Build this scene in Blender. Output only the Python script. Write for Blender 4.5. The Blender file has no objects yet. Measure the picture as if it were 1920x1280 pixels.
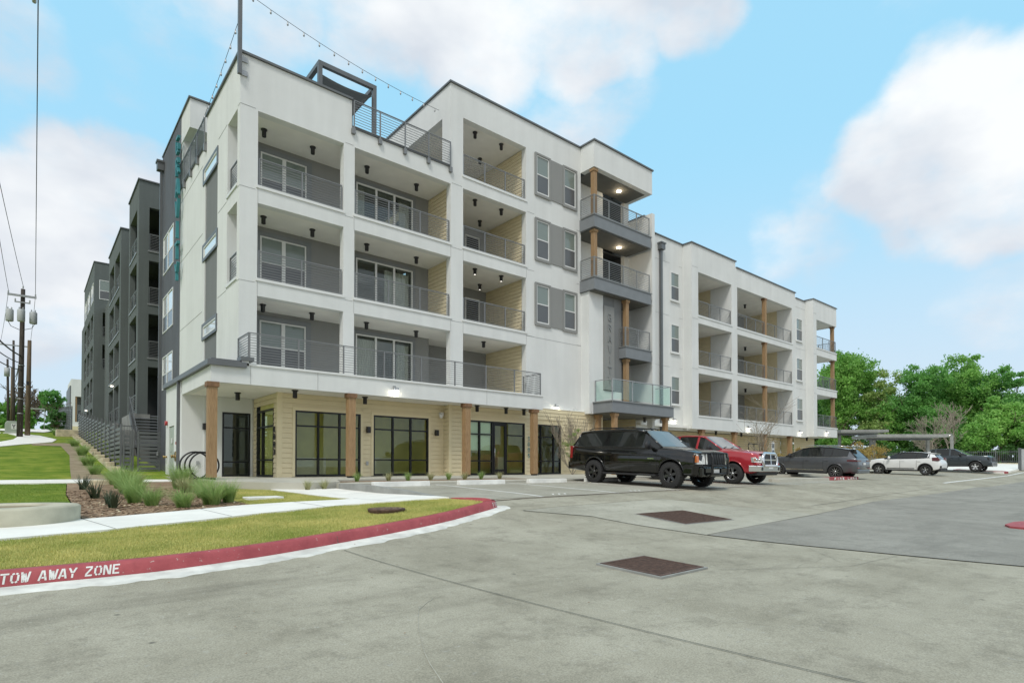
import bpy, bmesh, math, random
from math import radians, sin, cos, pi, sqrt, atan2
from mathutils import Vector, Matrix, noise
from mathutils.geometry import delaunay_2d_cdt

random.seed(7)
scene = bpy.context.scene
COL = scene.collection

# ------------------------------------------------------------------ camera
# World: X runs along the long facade, Y away from it, z = 0 is the eye height.
cd = bpy.data.cameras.new("camera")
cam = bpy.data.objects.new("camera", cd)
COL.objects.link(cam)
scene.camera = cam
cd.sensor_width = 36.0
cd.lens = 36.0 * 1082 / 1920
cd.shift_y = 217 / 1920
cd.clip_start = 0.1
cd.clip_end = 3000
_yaw, _pit = radians(49.97), radians(0.9)
_F = Vector((cos(_yaw), sin(_yaw), 0)) * cos(_pit) + Vector((0, 0, 1)) * sin(_pit)
cam.rotation_euler = _F.to_track_quat('-Z', 'Y').to_euler()

# ------------------------------------------------------------------ light
SUN_EL, SUN_AZ = 52, 215      # degrees; azimuth measured from +X counter-clockwise (where the sun stands)
sund = bpy.data.lights.new("sun", 'SUN')
sund.energy = 1.8
sund.angle = radians(14)
sund.color = (1.0, 0.965, 0.90)
sun = bpy.data.objects.new("sun", sund)
COL.objects.link(sun)
_S = Vector((cos(radians(SUN_AZ)) * cos(radians(SUN_EL)), sin(radians(SUN_AZ)) * cos(radians(SUN_EL)), sin(radians(SUN_EL))))
sun.rotation_euler = (-_S).to_track_quat('-Z', 'Y').to_euler()

world = bpy.data.worlds.new("World")
scene.world = world
world.use_nodes = True
WN, WL = world.node_tree.nodes, world.node_tree.links
WN.clear()

def wn(t, **k):
    n = WN.new(t)
    for a, b in k.items():
        setattr(n, a, b)
    return n

w_out = wn('ShaderNodeOutputWorld')
w_bg = wn('ShaderNodeBackground')
w_bg.inputs[1].default_value = 0.1
WL.new(w_bg.outputs[0], w_out.inputs[0])
sky = wn('ShaderNodeTexSky', sky_type='NISHITA', sun_disc=False)
sky.sun_elevation = radians(SUN_EL)
sky.sun_rotation = radians(90 - SUN_AZ)
sky.air_density = 1.0
sky.dust_density = 0.6
sky.ozone_density = 1.5
tc = wn('ShaderNodeTexCoord')
# perturbed direction gives the clouds their ragged edges
nz = wn('ShaderNodeTexNoise', noise_dimensions='3D')
nz.inputs['Scale'].default_value = 3.0
nz.inputs['Detail'].default_value = 7
nz.inputs['Roughness'].default_value = 0.52
WL.new(tc.outputs['Generated'], nz.inputs['Vector'])
sub = wn('ShaderNodeVectorMath', operation='SUBTRACT')
sub.inputs[1].default_value = (.5, .5, .5)
WL.new(nz.outputs['Color'], sub.inputs[0])
scl = wn('ShaderNodeVectorMath', operation='SCALE')
scl.inputs[3].default_value = 0.20
WL.new(sub.outputs[0], scl.inputs[0])
addv = wn('ShaderNodeVectorMath', operation='ADD')
WL.new(tc.outputs['Generated'], addv.inputs[0])
WL.new(scl.outputs[0], addv.inputs[1])
nrm = wn('ShaderNodeVectorMath', operation='NORMALIZE')
WL.new(addv.outputs[0], nrm.inputs[0])

def azel(az, el):
    return Vector((cos(radians(az)) * cos(radians(el)), sin(radians(az)) * cos(radians(el)), sin(radians(el))))

# cloud banks: (azimuth, elevation, inner radius, outer radius in degrees, opacity)
BANKS = [(11.9, 25.8, 4, 8, 0.95), (9.1, 22.4, 5, 8, 0.95), (16.1, 24.5, 3, 6.5, 0.9), (14.0, 21.2, 2, 5, 0.8), (18.8, 24.2, 1, 4, 0.5), (8.7, 26.0, 3, 7, 0.95), (20.8, 23.1, 0, 4, 0.35), (63.7, 39.7, 3, 8, 0.85), (53.2, 39.9, 4, 9, 0.95), (42.5, 39.4, 4, 8, 0.95), (34.3, 38.4, 2, 5.5, 0.95), (74.2, 37.4, 3, 8, 0.7), (56.9, 36.7, 1, 6, 0.6), (78.5, 34.4, 1, 5, 0.5), (66.1, 35.8, 1, 5, 0.6), (43.6, 32.8, 2, 7, 0.55), (50.0, 32.6, 1, 4, 0.4), (83.8, 23.9, 1, 4.5, 0.9), (87.0, 20.9, 2, 6, 0.95), (89.6, 17.6, 3, 7, 0.95), (91.1, 13.9, 4, 8, 0.85), (26.4, 19.2, 1, 4, 0.42), (22.5, 19.5, 1, 4, 0.38), (9.5, 12.5, 2, 6, 0.4), (91.0, 29.9, 2, 6, 0.6), (83.0, 30.2, 0, 3.5, 0.4), (15.7, 32.2, 1, 5, 0.25), (80.5, 34.5, 1, 5, 0.45)] + [(215, 35, 55, 95, .92), (300, 30, 10, 40, .8), (150, 40, 10, 35, .8)]  # appended banks lie out of view, added to make the skylight less blue
acc = None
for az, el, r0, r1, op in BANKS:
    d = wn('ShaderNodeVectorMath', operation='DOT_PRODUCT')
    d.inputs[1].default_value = azel(az, el)
    WL.new(nrm.outputs[0], d.inputs[0])
    m = wn('ShaderNodeMapRange', interpolation_type='SMOOTHSTEP')
    m.inputs['From Min'].default_value = cos(radians(r1))
    m.inputs['From Max'].default_value = cos(radians(r0))
    m.inputs['To Max'].default_value = op
    WL.new(d.outputs['Value'], m.inputs['Value'])
    if acc is None:
        acc = m.outputs[0]
    else:
        mx = wn('ShaderNodeMath', operation='MAXIMUM')
        WL.new(acc, mx.inputs[0]); WL.new(m.outputs[0], mx.inputs[1])
        acc = mx.outputs[0]
# broken cloud over the rest of the dome
n2 = wn('ShaderNodeTexNoise')
n2.inputs['Scale'].default_value = 2.3
n2.inputs['Detail'].default_value = 8
WL.new(tc.outputs['Generated'], n2.inputs['Vector'])
m2 = wn('ShaderNodeMapRange', interpolation_type='SMOOTHSTEP')
m2.inputs['From Min'].default_value = 0.50
m2.inputs['From Max'].default_value = 0.80
m2.inputs['To Max'].default_value = 0.6
WL.new(n2.outputs['Fac'], m2.inputs['Value'])
mx = wn('ShaderNodeMath', operation='MAXIMUM')
WL.new(acc, mx.inputs[0]); WL.new(m2.outputs[0], mx.inputs[1])
# billowy detail eats into the soft banks: density = bank + (fbm - .5)
mpn = wn('ShaderNodeMapping'); mpn.inputs['Scale'].default_value = (1, 1, 1.7)
WL.new(tc.outputs['Generated'], mpn.inputs[0])
n4 = wn('ShaderNodeTexNoise')
n4.inputs['Scale'].default_value = 6.5
n4.inputs['Detail'].default_value = 14
n4.inputs['Roughness'].default_value = 0.58
WL.new(mpn.outputs[0], n4.inputs['Vector'])
bd = wn('ShaderNodeMath', operation='MULTIPLY_ADD'); bd.inputs[1].default_value = 1.35; bd.inputs[2].default_value = -.675
WL.new(n4.outputs['Fac'], bd.inputs[0])
ds_ = wn('ShaderNodeMath', operation='ADD'); WL.new(mx.outputs[0], ds_.inputs[0]); WL.new(bd.outputs[0], ds_.inputs[1])
dm = wn('ShaderNodeMapRange', interpolation_type='SMOOTHSTEP')
dm.inputs['From Min'].default_value = 0.22
dm.inputs['From Max'].default_value = 0.98
dm.inputs['To Max'].default_value = 0.92
WL.new(ds_.outputs[0], dm.inputs['Value'])
acc = dm.outputs[0]
# cloud tone: bright white bodies, soft lilac-grey in the thick parts
n3 = wn('ShaderNodeTexNoise')
n3.inputs['Scale'].default_value = 4.2
n3.inputs['Detail'].default_value = 5
WL.new(mpn.outputs[0], n3.inputs['Vector'])
cr = wn('ShaderNodeValToRGB')
cr.color_ramp.elements[0].position = 0.42
cr.color_ramp.elements[0].color = (6.7, 7.0, 7.6, 1)
cr.color_ramp.elements[1].position = 0.66
cr.color_ramp.elements[1].color = (9.6, 9.6, 9.6, 1)
WL.new(n3.outputs['Fac'], cr.inputs[0])
# clear air: the Nishita sky, pulled up towards the photograph's pale cyan
mul = wn('ShaderNodeMixRGB', blend_type='MULTIPLY')
mul.inputs[0].default_value = 1
mul.inputs[2].default_value = (1.25, 1.45, 1.45, 1)
WL.new(sky.outputs[0], mul.inputs[1])
lift = wn('ShaderNodeMixRGB', blend_type='MIX')
lift.inputs[0].default_value = 0.85
lift.inputs[2].default_value = (3.9, 7.6, 9.9, 1)
WL.new(mul.outputs[0], lift.inputs[1])
# haze band at the horizon
sep = wn('ShaderNodeSeparateXYZ')
WL.new(tc.outputs['Generated'], sep.inputs[0])
hz = wn('ShaderNodeMapRange', interpolation_type='SMOOTHSTEP')
hz.inputs['From Min'].default_value = 0.50
hz.inputs['From Max'].default_value = 0.0
hz.inputs['To Max'].default_value = 0.85
WL.new(sep.outputs['Z'], hz.inputs['Value'])
hmix = wn('ShaderNodeMixRGB')
hmix.inputs[2].default_value = (6.7, 7.4, 8.3, 1)
WL.new(hz.outputs[0], hmix.inputs[0]); WL.new(lift.outputs[0], hmix.inputs[1])
cmix = wn('ShaderNodeMixRGB')
WL.new(acc, cmix.inputs[0]); WL.new(hmix.outputs[0], cmix.inputs[1]); WL.new(cr.outputs[0], cmix.inputs[2])
WL.new(cmix.outputs[0], w_bg.inputs[0])

scene.view_settings.view_transform = 'Standard'
scene.view_settings.look = 'None'
scene.view_settings.exposure = 0.10
scene.view_settings.gamma = 1.0
scene.view_settings.use_curve_mapping = False

# ------------------------------------------------------------------ helpers
def tag(o, label=None, cat=None, group=None, kind=None):
    if label: o['label'] = label
    if cat: o['category'] = cat
    if group: o['group'] = group
    if kind: o['kind'] = kind
    return o

def empty(name, loc, rz=0.0):
    o = bpy.data.objects.new(name, None)
    COL.objects.link(o)
    o.location = loc
    o.rotation_euler = (0, 0, rz)
    o.empty_display_size = 0.3
    return o

def kids(o):
    return [c for c in bpy.data.objects if c.parent is o]

def copy_tree(o, parent=None):
    c = o.copy()
    COL.objects.link(c)
    if parent: c.parent = parent
    for k in KIDS.get(o.name, []):
        copy_tree(k, c)
    return c
KIDS = {}

def link_mesh(name, me, parent=None, shift=True):
    o = bpy.data.objects.new(name, me)
    COL.objects.link(o)
    if parent is not None:
        o.parent = parent
        KIDS.setdefault(parent.name, []).append(o)
    return o

class MB:
    """collects faces; build() links them as one mesh object"""
    def __init__(s):
        s.v, s.f, s.m, s.sm = [], [], [], []
    def add(s, vs, fs, m=0, smooth=False):
        n = len(s.v)
        s.v += [tuple(p) for p in vs]
        for f in fs:
            s.f.append(tuple(i + n for i in f)); s.m.append(m); s.sm.append(smooth)
        return s
    def box(s, x0, x1, y0, y1, z0, z1, m=0):
        if x0 > x1: x0, x1 = x1, x0
        if y0 > y1: y0, y1 = y1, y0
        if z0 > z1: z0, z1 = z1, z0
        return s.add([(x0, y0, z0), (x1, y0, z0), (x1, y1, z0), (x0, y1, z0), (x0, y0, z1), (x1, y0, z1), (x1, y1, z1), (x0, y1, z1)],
                     [(3, 2, 1, 0), (4, 5, 6, 7), (0, 1, 5, 4), (1, 2, 6, 5), (2, 3, 7, 6), (3, 0, 4, 7)], m)
    def bar(s, a, b, w, h=None, m=0, up=(0, 0, 1)):
        a, b = Vector(a), Vector(b); h = h or w
        d = (b - a).normalized(); u = Vector(up)
        if abs(d.dot(u)) > .98: u = Vector((1, 0, 0))
        r = d.cross(u).normalized() * (w / 2); t = r.cross(d).normalized() * (h / 2)
        vs = [p + sx * r + sz * t for p in (a, b) for sx, sz in ((-1, -1), (1, -1), (1, 1), (-1, 1))]
        return s.add(vs, [(0, 3, 2, 1), (4, 5, 6, 7), (0, 1, 5, 4), (1, 2, 6, 5), (2, 3, 7, 6), (3, 0, 4, 7)], m)
    def tube(s, pts, rad, n=8, m=0, caps=True, smooth=True):
        pts = [Vector(p) for p in pts]
        if not hasattr(rad, '__len__'): rad = [rad] * len(pts)
        vs = []; prev = None
        for i, p in enumerate(pts):
            d = (pts[min(i + 1, len(pts) - 1)] - pts[max(i - 1, 0)]).normalized()
            if prev is None:
                u = Vector((0, 0, 1)) if abs(d.z) < .9 else Vector((1, 0, 0))
                r = d.cross(u).normalized()
            else:
                r = (prev - d * prev.dot(d)).normalized()
            prev = r; t = d.cross(r)
            for k in range(n):
                a = 2 * pi * k / n
                vs.append(p + (r * cos(a) + t * sin(a)) * rad[i])
        fs = []
        for i in range(len(pts) - 1):
            for k in range(n):
                fs.append((i * n + k, i * n + (k + 1) % n, (i + 1) * n + (k + 1) % n, (i + 1) * n + k))
        s.add(vs, fs, m, smooth)
        if caps:
            b = len(s.v) - len(vs)
            s.f.append(tuple(b + k for k in reversed(range(n)))); s.m.append(m); s.sm.append(False)
            b2 = b + (len(pts) - 1) * n
            s.f.append(tuple(b2 + k for k in range(n))); s.m.append(m); s.sm.append(False)
        return s
    def lathe(s, prof, n=24, m=0, axis='Z', c=(0, 0, 0), smooth=True, a0=0, a1=2 * pi):
        full = abs(a1 - a0 - 2 * pi) < 1e-6; k = n if full else n + 1
        vs = []
        for i in range(k):
            a = a0 + (a1 - a0) * i / n
            for r, z in prof:
                p = (r * cos(a), r * sin(a), z)
                if axis == 'X': p = (z, r * cos(a), r * sin(a))
                if axis == 'Y': p = (r * cos(a), z, r * sin(a))
                vs.append((p[0] + c[0], p[1] + c[1], p[2] + c[2]))
        q = len(prof); fs = []
        for i in range(n):
            j = (i + 1) % k
            for t in range(q - 1):
                fs.append((i * q + t, j * q + t, j * q + t + 1, i * q + t + 1))
        return s.add(vs, fs, m, smooth)
    def prism(s, poly, a0, a1, axis='Y', m=0):
        """poly in the two other axes, extruded along axis"""
        n = len(poly)
        def P(p, t):
            return {'X': (t, p[0], p[1]), 'Y': (p[0], t, p[1]), 'Z': (p[0], p[1], t)}[axis]
        vs = [P(p, a0) for p in poly] + [P(p, a1) for p in poly]
        fs = [tuple(range(n)), tuple(range(2 * n - 1, n - 1, -1))] + [(i, i + n, (i + 1) % n + n, (i + 1) % n) for i in range(n)]
        return s.add(vs, fs, m)
    def build(s, name, mats, parent=None, world=None, bevel=0.0, fixn=True):
        """world: parent's location to subtract when vertices are in world coordinates"""
        me = bpy.data.meshes.new(name)
        if world is not None:
            w = Vector(world); s.v = [(p[0] - w.x, p[1] - w.y, p[2] - w.z) for p in s.v]
        me.from_pydata(s.v, [], s.f)
        if not isinstance(mats, (list, tuple)): mats = [mats]
        for m in mats: me.materials.append(m)
        me.polygons.foreach_set('material_index', s.m)
        me.polygons.foreach_set('use_smooth', s.sm)
        if fixn:
            bm = bmesh.new(); bm.from_mesh(me)
            bmesh.ops.recalc_face_normals(bm, faces=bm.faces)
            bm.to_mesh(me); bm.free()
        me.update()
        o = link_mesh(name, me, parent)
        if bevel:
            b = o.modifiers.new('bevel', 'BEVEL'); b.width = bevel; b.segments = 2; b.limit_method = 'ANGLE'; b.angle_limit = radians(40)
        return o

def build_split(s, name, mats, parent=None, world=None, bevel=0.0, fixn=True):
    """like build(), but pieces that do not touch become parts of their own"""
    n = len(s.f)
    # islands of faces that share vertices
    par = list(range(len(s.v)))
    def find(a):
        while par[a] != a: par[a] = par[par[a]]; a = par[a]
        return a
    for f in s.f:
        r = find(f[0])
        for q in f[1:]: par[find(q)] = r
    isl = {}
    for i, f in enumerate(s.f): isl.setdefault(find(f[0]), []).append(i)
    its = list(isl.values()); bb = []
    for g in its:
        P = [s.v[q] for i in g for q in s.f[i]]
        bb.append([min(p[k] for p in P) - .006 for k in range(3)] + [max(p[k] for p in P) + .006 for k in range(3)])
    gp = list(range(len(its)))
    def fg(a):
        while gp[a] != a: gp[a] = gp[gp[a]]; a = gp[a]
        return a
    for a in range(len(its)):
        for b in range(a):
            A, C = bb[a], bb[b]
            if all(A[k] <= C[k + 3] and C[k] <= A[k + 3] for k in range(3)): gp[fg(a)] = fg(b)
    cl = {}
    for a in range(len(its)): cl.setdefault(fg(a), []).append(a)
    if len(cl) == 1 or len(cl) > 60: return s.build(name, mats, parent, world, bevel, fixn)
    out = None
    for g in cl.values():
        mb = MB(); mp = {}
        for a in g:
            for i in its[a]:
                for q in s.f[i]:
                    if q not in mp: mp[q] = len(mb.v); mb.v.append(s.v[q])
                mb.f.append(tuple(mp[q] for q in s.f[i])); mb.m.append(s.m[i]); mb.sm.append(s.sm[i])
        out = mb.build(name, mats, parent, world, bevel, fixn)
    return out
MB.build_split = build_split

# ------------------------------------------------------------------ materials
MATS = {}
def pm(name, col, rough=.8, var=.12, scale=2.0, bump=0.0, bscale=60.0, metal=0.0, coat=0.0, spec=.5, col2=None, detail=6, stretch=None, emit=None, estr=0, crough=0.03):
    m = bpy.data.materials.new(name); m.use_nodes = True
    N, L = m.node_tree.nodes, m.node_tree.links
    b = N['Principled BSDF']
    b.inputs['Roughness'].default_value = rough
    b.inputs['Metallic'].default_value = metal
    b.inputs['Coat Weight'].default_value = coat
    b.inputs['Coat Roughness'].default_value = crough
    b.inputs['Specular IOR Level'].default_value = spec
    t = N.new('ShaderNodeTexCoord')
    vec = t.outputs['Object']
    if stretch:
        mp = N.new('ShaderNodeMapping'); mp.inputs['Scale'].default_value = stretch
        L.new(vec, mp.inputs['Vector']); vec = mp.outputs[0]
    n = N.new('ShaderNodeTexNoise'); n.inputs['Scale'].default_value = scale; n.inputs['Detail'].default_value = detail
    L.new(vec, n.inputs['Vector'])
    r = N.new('ShaderNodeValToRGB')
    r.color_ramp.elements[0].position = .32; r.color_ramp.elements[1].position = .68
    c2 = col2 or tuple(min(1, c * (1 + var)) for c in col)
    c1 = col if col2 else tuple(c * (1 - var) for c in col)
    r.color_ramp.elements[0].color = (*c1, 1); r.color_ramp.elements[1].color = (*c2, 1)
    L.new(n.outputs['Fac'], r.inputs[0]); L.new(r.outputs[0], b.inputs['Base Color'])
    if bump:
        n2 = N.new('ShaderNodeTexNoise'); n2.inputs['Scale'].default_value = bscale; n2.inputs['Detail'].default_value = 4
        L.new(t.outputs['Object'], n2.inputs['Vector'])
        bp = N.new('ShaderNodeBump'); bp.inputs['Strength'].default_value = bump; bp.inputs['Distance'].default_value = .01
        L.new(n2.outputs['Fac'], bp.inputs['Height']); L.new(bp.outputs[0], b.inputs['Normal'])
    if emit:
        b.inputs['Emission Color'].default_value = (*emit, 1); b.inputs['Emission Strength'].default_value = estr
    MATS[name] = m
    return m

def leafmat(name, c1, c2, rough=.55, scale=.35, trans=.25):
    m = bpy.data.materials.new(name); m.use_nodes = True
    N, L = m.node_tree.nodes, m.node_tree.links
    b = N['Principled BSDF']; b.inputs['Roughness'].default_value = rough
    g = N.new('ShaderNodeNewGeometry')
    t = N.new('ShaderNodeTexCoord'); n = N.new('ShaderNodeTexNoise'); n.inputs['Scale'].default_value = scale; n.inputs['Detail'].default_value = 3
    L.new(t.outputs['Object'], n.inputs['Vector'])
    a = N.new('ShaderNodeMath'); a.operation = 'MULTIPLY_ADD'; a.inputs[1].default_value = .45; a.inputs[2].default_value = .0
    L.new(g.outputs['Random Per Island'], a.inputs[0])
    mr = N.new('ShaderNodeMapRange'); mr.inputs['From Min'].default_value = .3; mr.inputs['From Max'].default_value = .7; mr.inputs['To Max'].default_value = .55
    L.new(n.outputs['Fac'], mr.inputs['Value'])
    s = N.new('ShaderNodeMath'); s.operation = 'ADD'; L.new(a.outputs[0], s.inputs[0]); L.new(mr.outputs[0], s.inputs[1])
    mx = N.new('ShaderNodeMixRGB'); mx.inputs[1].default_value = (*c1, 1); mx.inputs[2].default_value = (*c2, 1)
    L.new(s.outputs[0], mx.inputs[0]); L.new(mx.outputs[0], b.inputs['Base Color'])
    tr = N.new('ShaderNodeBsdfTranslucent'); L.new(mx.outputs[0], tr.inputs[0])
    ms = N.new('ShaderNodeMixShader'); ms.inputs[0].default_value = trans
    L.new(b.outputs[0], ms.inputs[1]); L.new(tr.outputs[0], ms.inputs[2])
    L.new(ms.outputs[0], N['Material Output'].inputs[0])
    return m

def glassmat(name, tint, refl=1.5, rough=.0):
    m = bpy.data.materials.new(name); m.use_nodes = True
    N, L = m.node_tree.nodes, m.node_tree.links
    N.remove(N['Principled BSDF'])
    tr = N.new('ShaderNodeBsdfTransparent'); tr.inputs[0].default_value = (*tint, 1)
    gl = N.new('ShaderNodeBsdfGlossy'); gl.inputs['Roughness'].default_value = rough; gl.inputs[0].default_value = (.92, .96, .95, 1)
    fr = N.new('ShaderNodeFresnel')
    ge = N.new('ShaderNodeNewGeometry'); mr = N.new('ShaderNodeMapRange'); mr.inputs['To Min'].default_value = refl; mr.inputs['To Max'].default_value = 1 / refl
    L.new(ge.outputs['Backfacing'], mr.inputs['Value']); L.new(mr.outputs[0], fr.inputs[0])
    ms = N.new('ShaderNodeMixShader')
    L.new(fr.outputs[0], ms.inputs[0]); L.new(tr.outputs[0], ms.inputs[1]); L.new(gl.outputs[0], ms.inputs[2])
    L.new(ms.outputs[0], N['Material Output'].inputs[0])
    return m

def stuccomat(name, col, stain=.10):
    """painted stucco: fine grain, faint vertical weathering streaks"""
    m = bpy.data.materials.new(name); m.use_nodes = True
    N, L = m.node_tree.nodes, m.node_tree.links
    b = N['Principled BSDF']; b.inputs['Roughness'].default_value = .92; b.inputs['Specular IOR Level'].default_value = .25
    t = N.new('ShaderNodeTexCoord')
    mp = N.new('ShaderNodeMapping'); mp.inputs['Scale'].default_value = (1.6, 1.6, .18); L.new(t.outputs['Object'], mp.inputs[0])
    n1 = N.new('ShaderNodeTexNoise'); n1.inputs['Scale'].default_value = 1.4; n1.inputs['Detail'].default_value = 7; L.new(mp.outputs[0], n1.inputs[0])
    n2 = N.new('ShaderNodeTexNoise'); n2.inputs['Scale'].default_value = .5; n2.inputs['Detail'].default_value = 5; L.new(t.outputs['Object'], n2.inputs[0])
    ad = N.new('ShaderNodeMath'); ad.operation = 'ADD'; L.new(n1.outputs[0], ad.inputs[0]); L.new(n2.outputs[0], ad.inputs[1])
    r = N.new('ShaderNodeValToRGB'); r.color_ramp.elements[0].position = .38; r.color_ramp.elements[1].position = .62
    hf = N.new('ShaderNodeMath'); hf.operation = 'MULTIPLY'; hf.inputs[1].default_value = .5; L.new(ad.outputs[0], hf.inputs[0])
    r.color_ramp.elements[0].color = (*[c * (1 - stain) for c in col], 1); r.color_ramp.elements[1].color = (*[c * (1 + stain * .35) for c in col], 1)
    L.new(hf.outputs[0], r.inputs[0]); L.new(r.outputs[0], b.inputs['Base Color'])
    n3 = N.new('ShaderNodeTexNoise'); n3.inputs['Scale'].default_value = 140; n3.inputs['Detail'].default_value = 3; L.new(t.outputs['Object'], n3.inputs[0])
    n4 = N.new('ShaderNodeTexNoise'); n4.inputs['Scale'].default_value = 3; n4.inputs['Detail'].default_value = 3; L.new(t.outputs['Object'], n4.inputs[0])
    a2 = N.new('ShaderNodeMath'); a2.operation = 'MULTIPLY_ADD'; a2.inputs[1].default_value = 3.0; L.new(n4.outputs[0], a2.inputs[0]); L.new(n3.outputs[0], a2.inputs[2])
    bp = N.new('ShaderNodeBump'); bp.inputs['Strength'].default_value = .35; bp.inputs['Distance'].default_value = .006
    L.new(a2.outputs[0], bp.inputs['Height']); L.new(bp.outputs[0], b.inputs['Normal'])
    return m

def pavemat(name, ca, cb, cstain, seed=0):
    """broom-finished concrete: mottling, tyre-dark bands, spots and speckle"""
    m = bpy.data.materials.new(name); m.use_nodes = True
    N, L = m.node_tree.nodes, m.node_tree.links
    b = N['Principled BSDF']; b.inputs['Roughness'].default_value = .86; b.inputs['Specular IOR Level'].default_value = .3
    t = N.new('ShaderNodeTexCoord')
    def noi(sc, det, vec=None, rough=.6):
        n = N.new('ShaderNodeTexNoise'); n.inputs['Scale'].default_value = sc; n.inputs['Detail'].default_value = det; n.inputs['Roughness'].default_value = rough
        L.new(vec or t.outputs['Object'], n.inputs[0]); return n.outputs[0]
    def mapr(src, a, c, lo=0., hi=1.):
        n = N.new('ShaderNodeMapRange'); n.inputs['From Min'].default_value = a; n.inputs['From Max'].default_value = c
        n.inputs['To Min'].default_value = lo; n.inputs['To Max'].default_value = hi; L.new(src, n.inputs[0]); return n.outputs[0]
    def mix(f, x, y, bt='MIX'):
        n = N.new('ShaderNodeMixRGB'); n.blend_type = bt
        if isinstance(f, float): n.inputs[0].default_value = f
        else: L.new(f, n.inputs[0])
        for i, c in ((1, x), (2, y)):
            if isinstance(c, tuple): n.inputs[i].default_value = (*c, 1)
            else: L.new(c, n.inputs[i])
        return n.outputs[0]
    mp = N.new('ShaderNodeMapping'); mp.inputs['Location'].default_value = (seed * 13.7, seed * 5.1, 0); mp.inputs['Scale'].default_value = (1, 1, 0); L.new(t.outputs['Object'], mp.inputs[0])
    ms = N.new('ShaderNodeMapping'); ms.inputs['Rotation'].default_value = (0, 0, .5); ms.inputs['Scale'].default_value = (.25, 1.7, 0); ms.inputs['Location'].default_value = (seed * 3, 0, 0); L.new(t.outputs['Object'], ms.inputs[0])
    base = mix(mapr(noi(.55, 9, mp.outputs[0], .62), .36, .64), ca, cb)
    base = mix(mapr(noi(.9, 6, ms.outputs[0]), .54, .74, 0, .55), base, cstain)
    base = mix(mapr(noi(5.5, 8, mp.outputs[0], .75), .55, .72, 0, .6), base, cstain)
    base = mix(mapr(noi(1.6, 10, mp.outputs[0], .8), .50, .66, 0, .55), base, cstain)
    base = mix(mapr(noi(11, 9, mp.outputs[0], .8), .56, .70, 0, .5), base, (.60, .60, .55))
    v = N.new('ShaderNodeTexVoronoi'); v.inputs['Scale'].default_value = 1.9; L.new(mp.outputs[0], v.inputs[0])
    base = mix(mapr(v.outputs['Distance'], .06, .02, 0, .7), base, (.05, .05, .045))
    spk = noi(75, 6, None, .75)
    base = mix(mapr(spk, .35, .65, 0, 1), mix(1.0, base, (.68, .68, .67), 'MULTIPLY'), mix(1.0, base, (1.24, 1.24, 1.23), 'MULTIPLY'))
    L.new(base, b.inputs['Base Color'])
    bp = N.new('ShaderNodeBump'); bp.inputs['Strength'].default_value = .4; bp.inputs['Distance'].default_value = .004
    L.new(spk, bp.inputs['Height']); L.new(bp.outputs[0], b.inputs['Normal'])
    return m

def groundmat(name, ca, cb, cc, sc=1.2, lo=.34, hi=.66):
    m = bpy.data.materials.new(name); m.use_nodes = True
    N, L = m.node_tree.nodes, m.node_tree.links
    b = N['Principled BSDF']; b.inputs['Roughness'].default_value = .95; b.inputs['Specular IOR Level'].default_value = .15
    t = N.new('ShaderNodeTexCoord')
    n1 = N.new('ShaderNodeTexNoise'); n1.inputs['Scale'].default_value = sc; n1.inputs['Detail'].default_value = 8; n1.inputs['Roughness'].default_value = .65; L.new(t.outputs['Object'], n1.inputs[0])
    n2 = N.new('ShaderNodeTexNoise'); n2.inputs['Scale'].default_value = 45; n2.inputs['Detail'].default_value = 5; n2.inputs['Roughness'].default_value = .7; L.new(t.outputs['Object'], n2.inputs[0])
    r = N.new('ShaderNodeValToRGB'); e = r.color_ramp.elements
    e[0].position = lo; e[0].color = (*ca, 1); e[1].position = hi; e[1].color = (*cc, 1)
    k = e.new(.5); k.color = (*cb, 1)
    mx = N.new('ShaderNodeMath'); mx.operation = 'MULTIPLY_ADD'; mx.inputs[1].default_value = .45
    L.new(n2.outputs[0], mx.inputs[0]); h = N.new('ShaderNodeMath'); h.operation = 'MULTIPLY'; h.inputs[1].default_value = .55; L.new(n1.outputs[0], h.inputs[0]); L.new(h.outputs[0], mx.inputs[2])
    L.new(mx.outputs[0], r.inputs[0]); L.new(r.outputs[0], b.inputs['Base Color'])
    bp = N.new('ShaderNodeBump'); bp.inputs['Strength'].default_value = .8; bp.inputs['Distance'].default_value = .03
    L.new(n2.outputs[0], bp.inputs['Height']); L.new(bp.outputs[0], b.inputs['Normal'])
    return m

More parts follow.
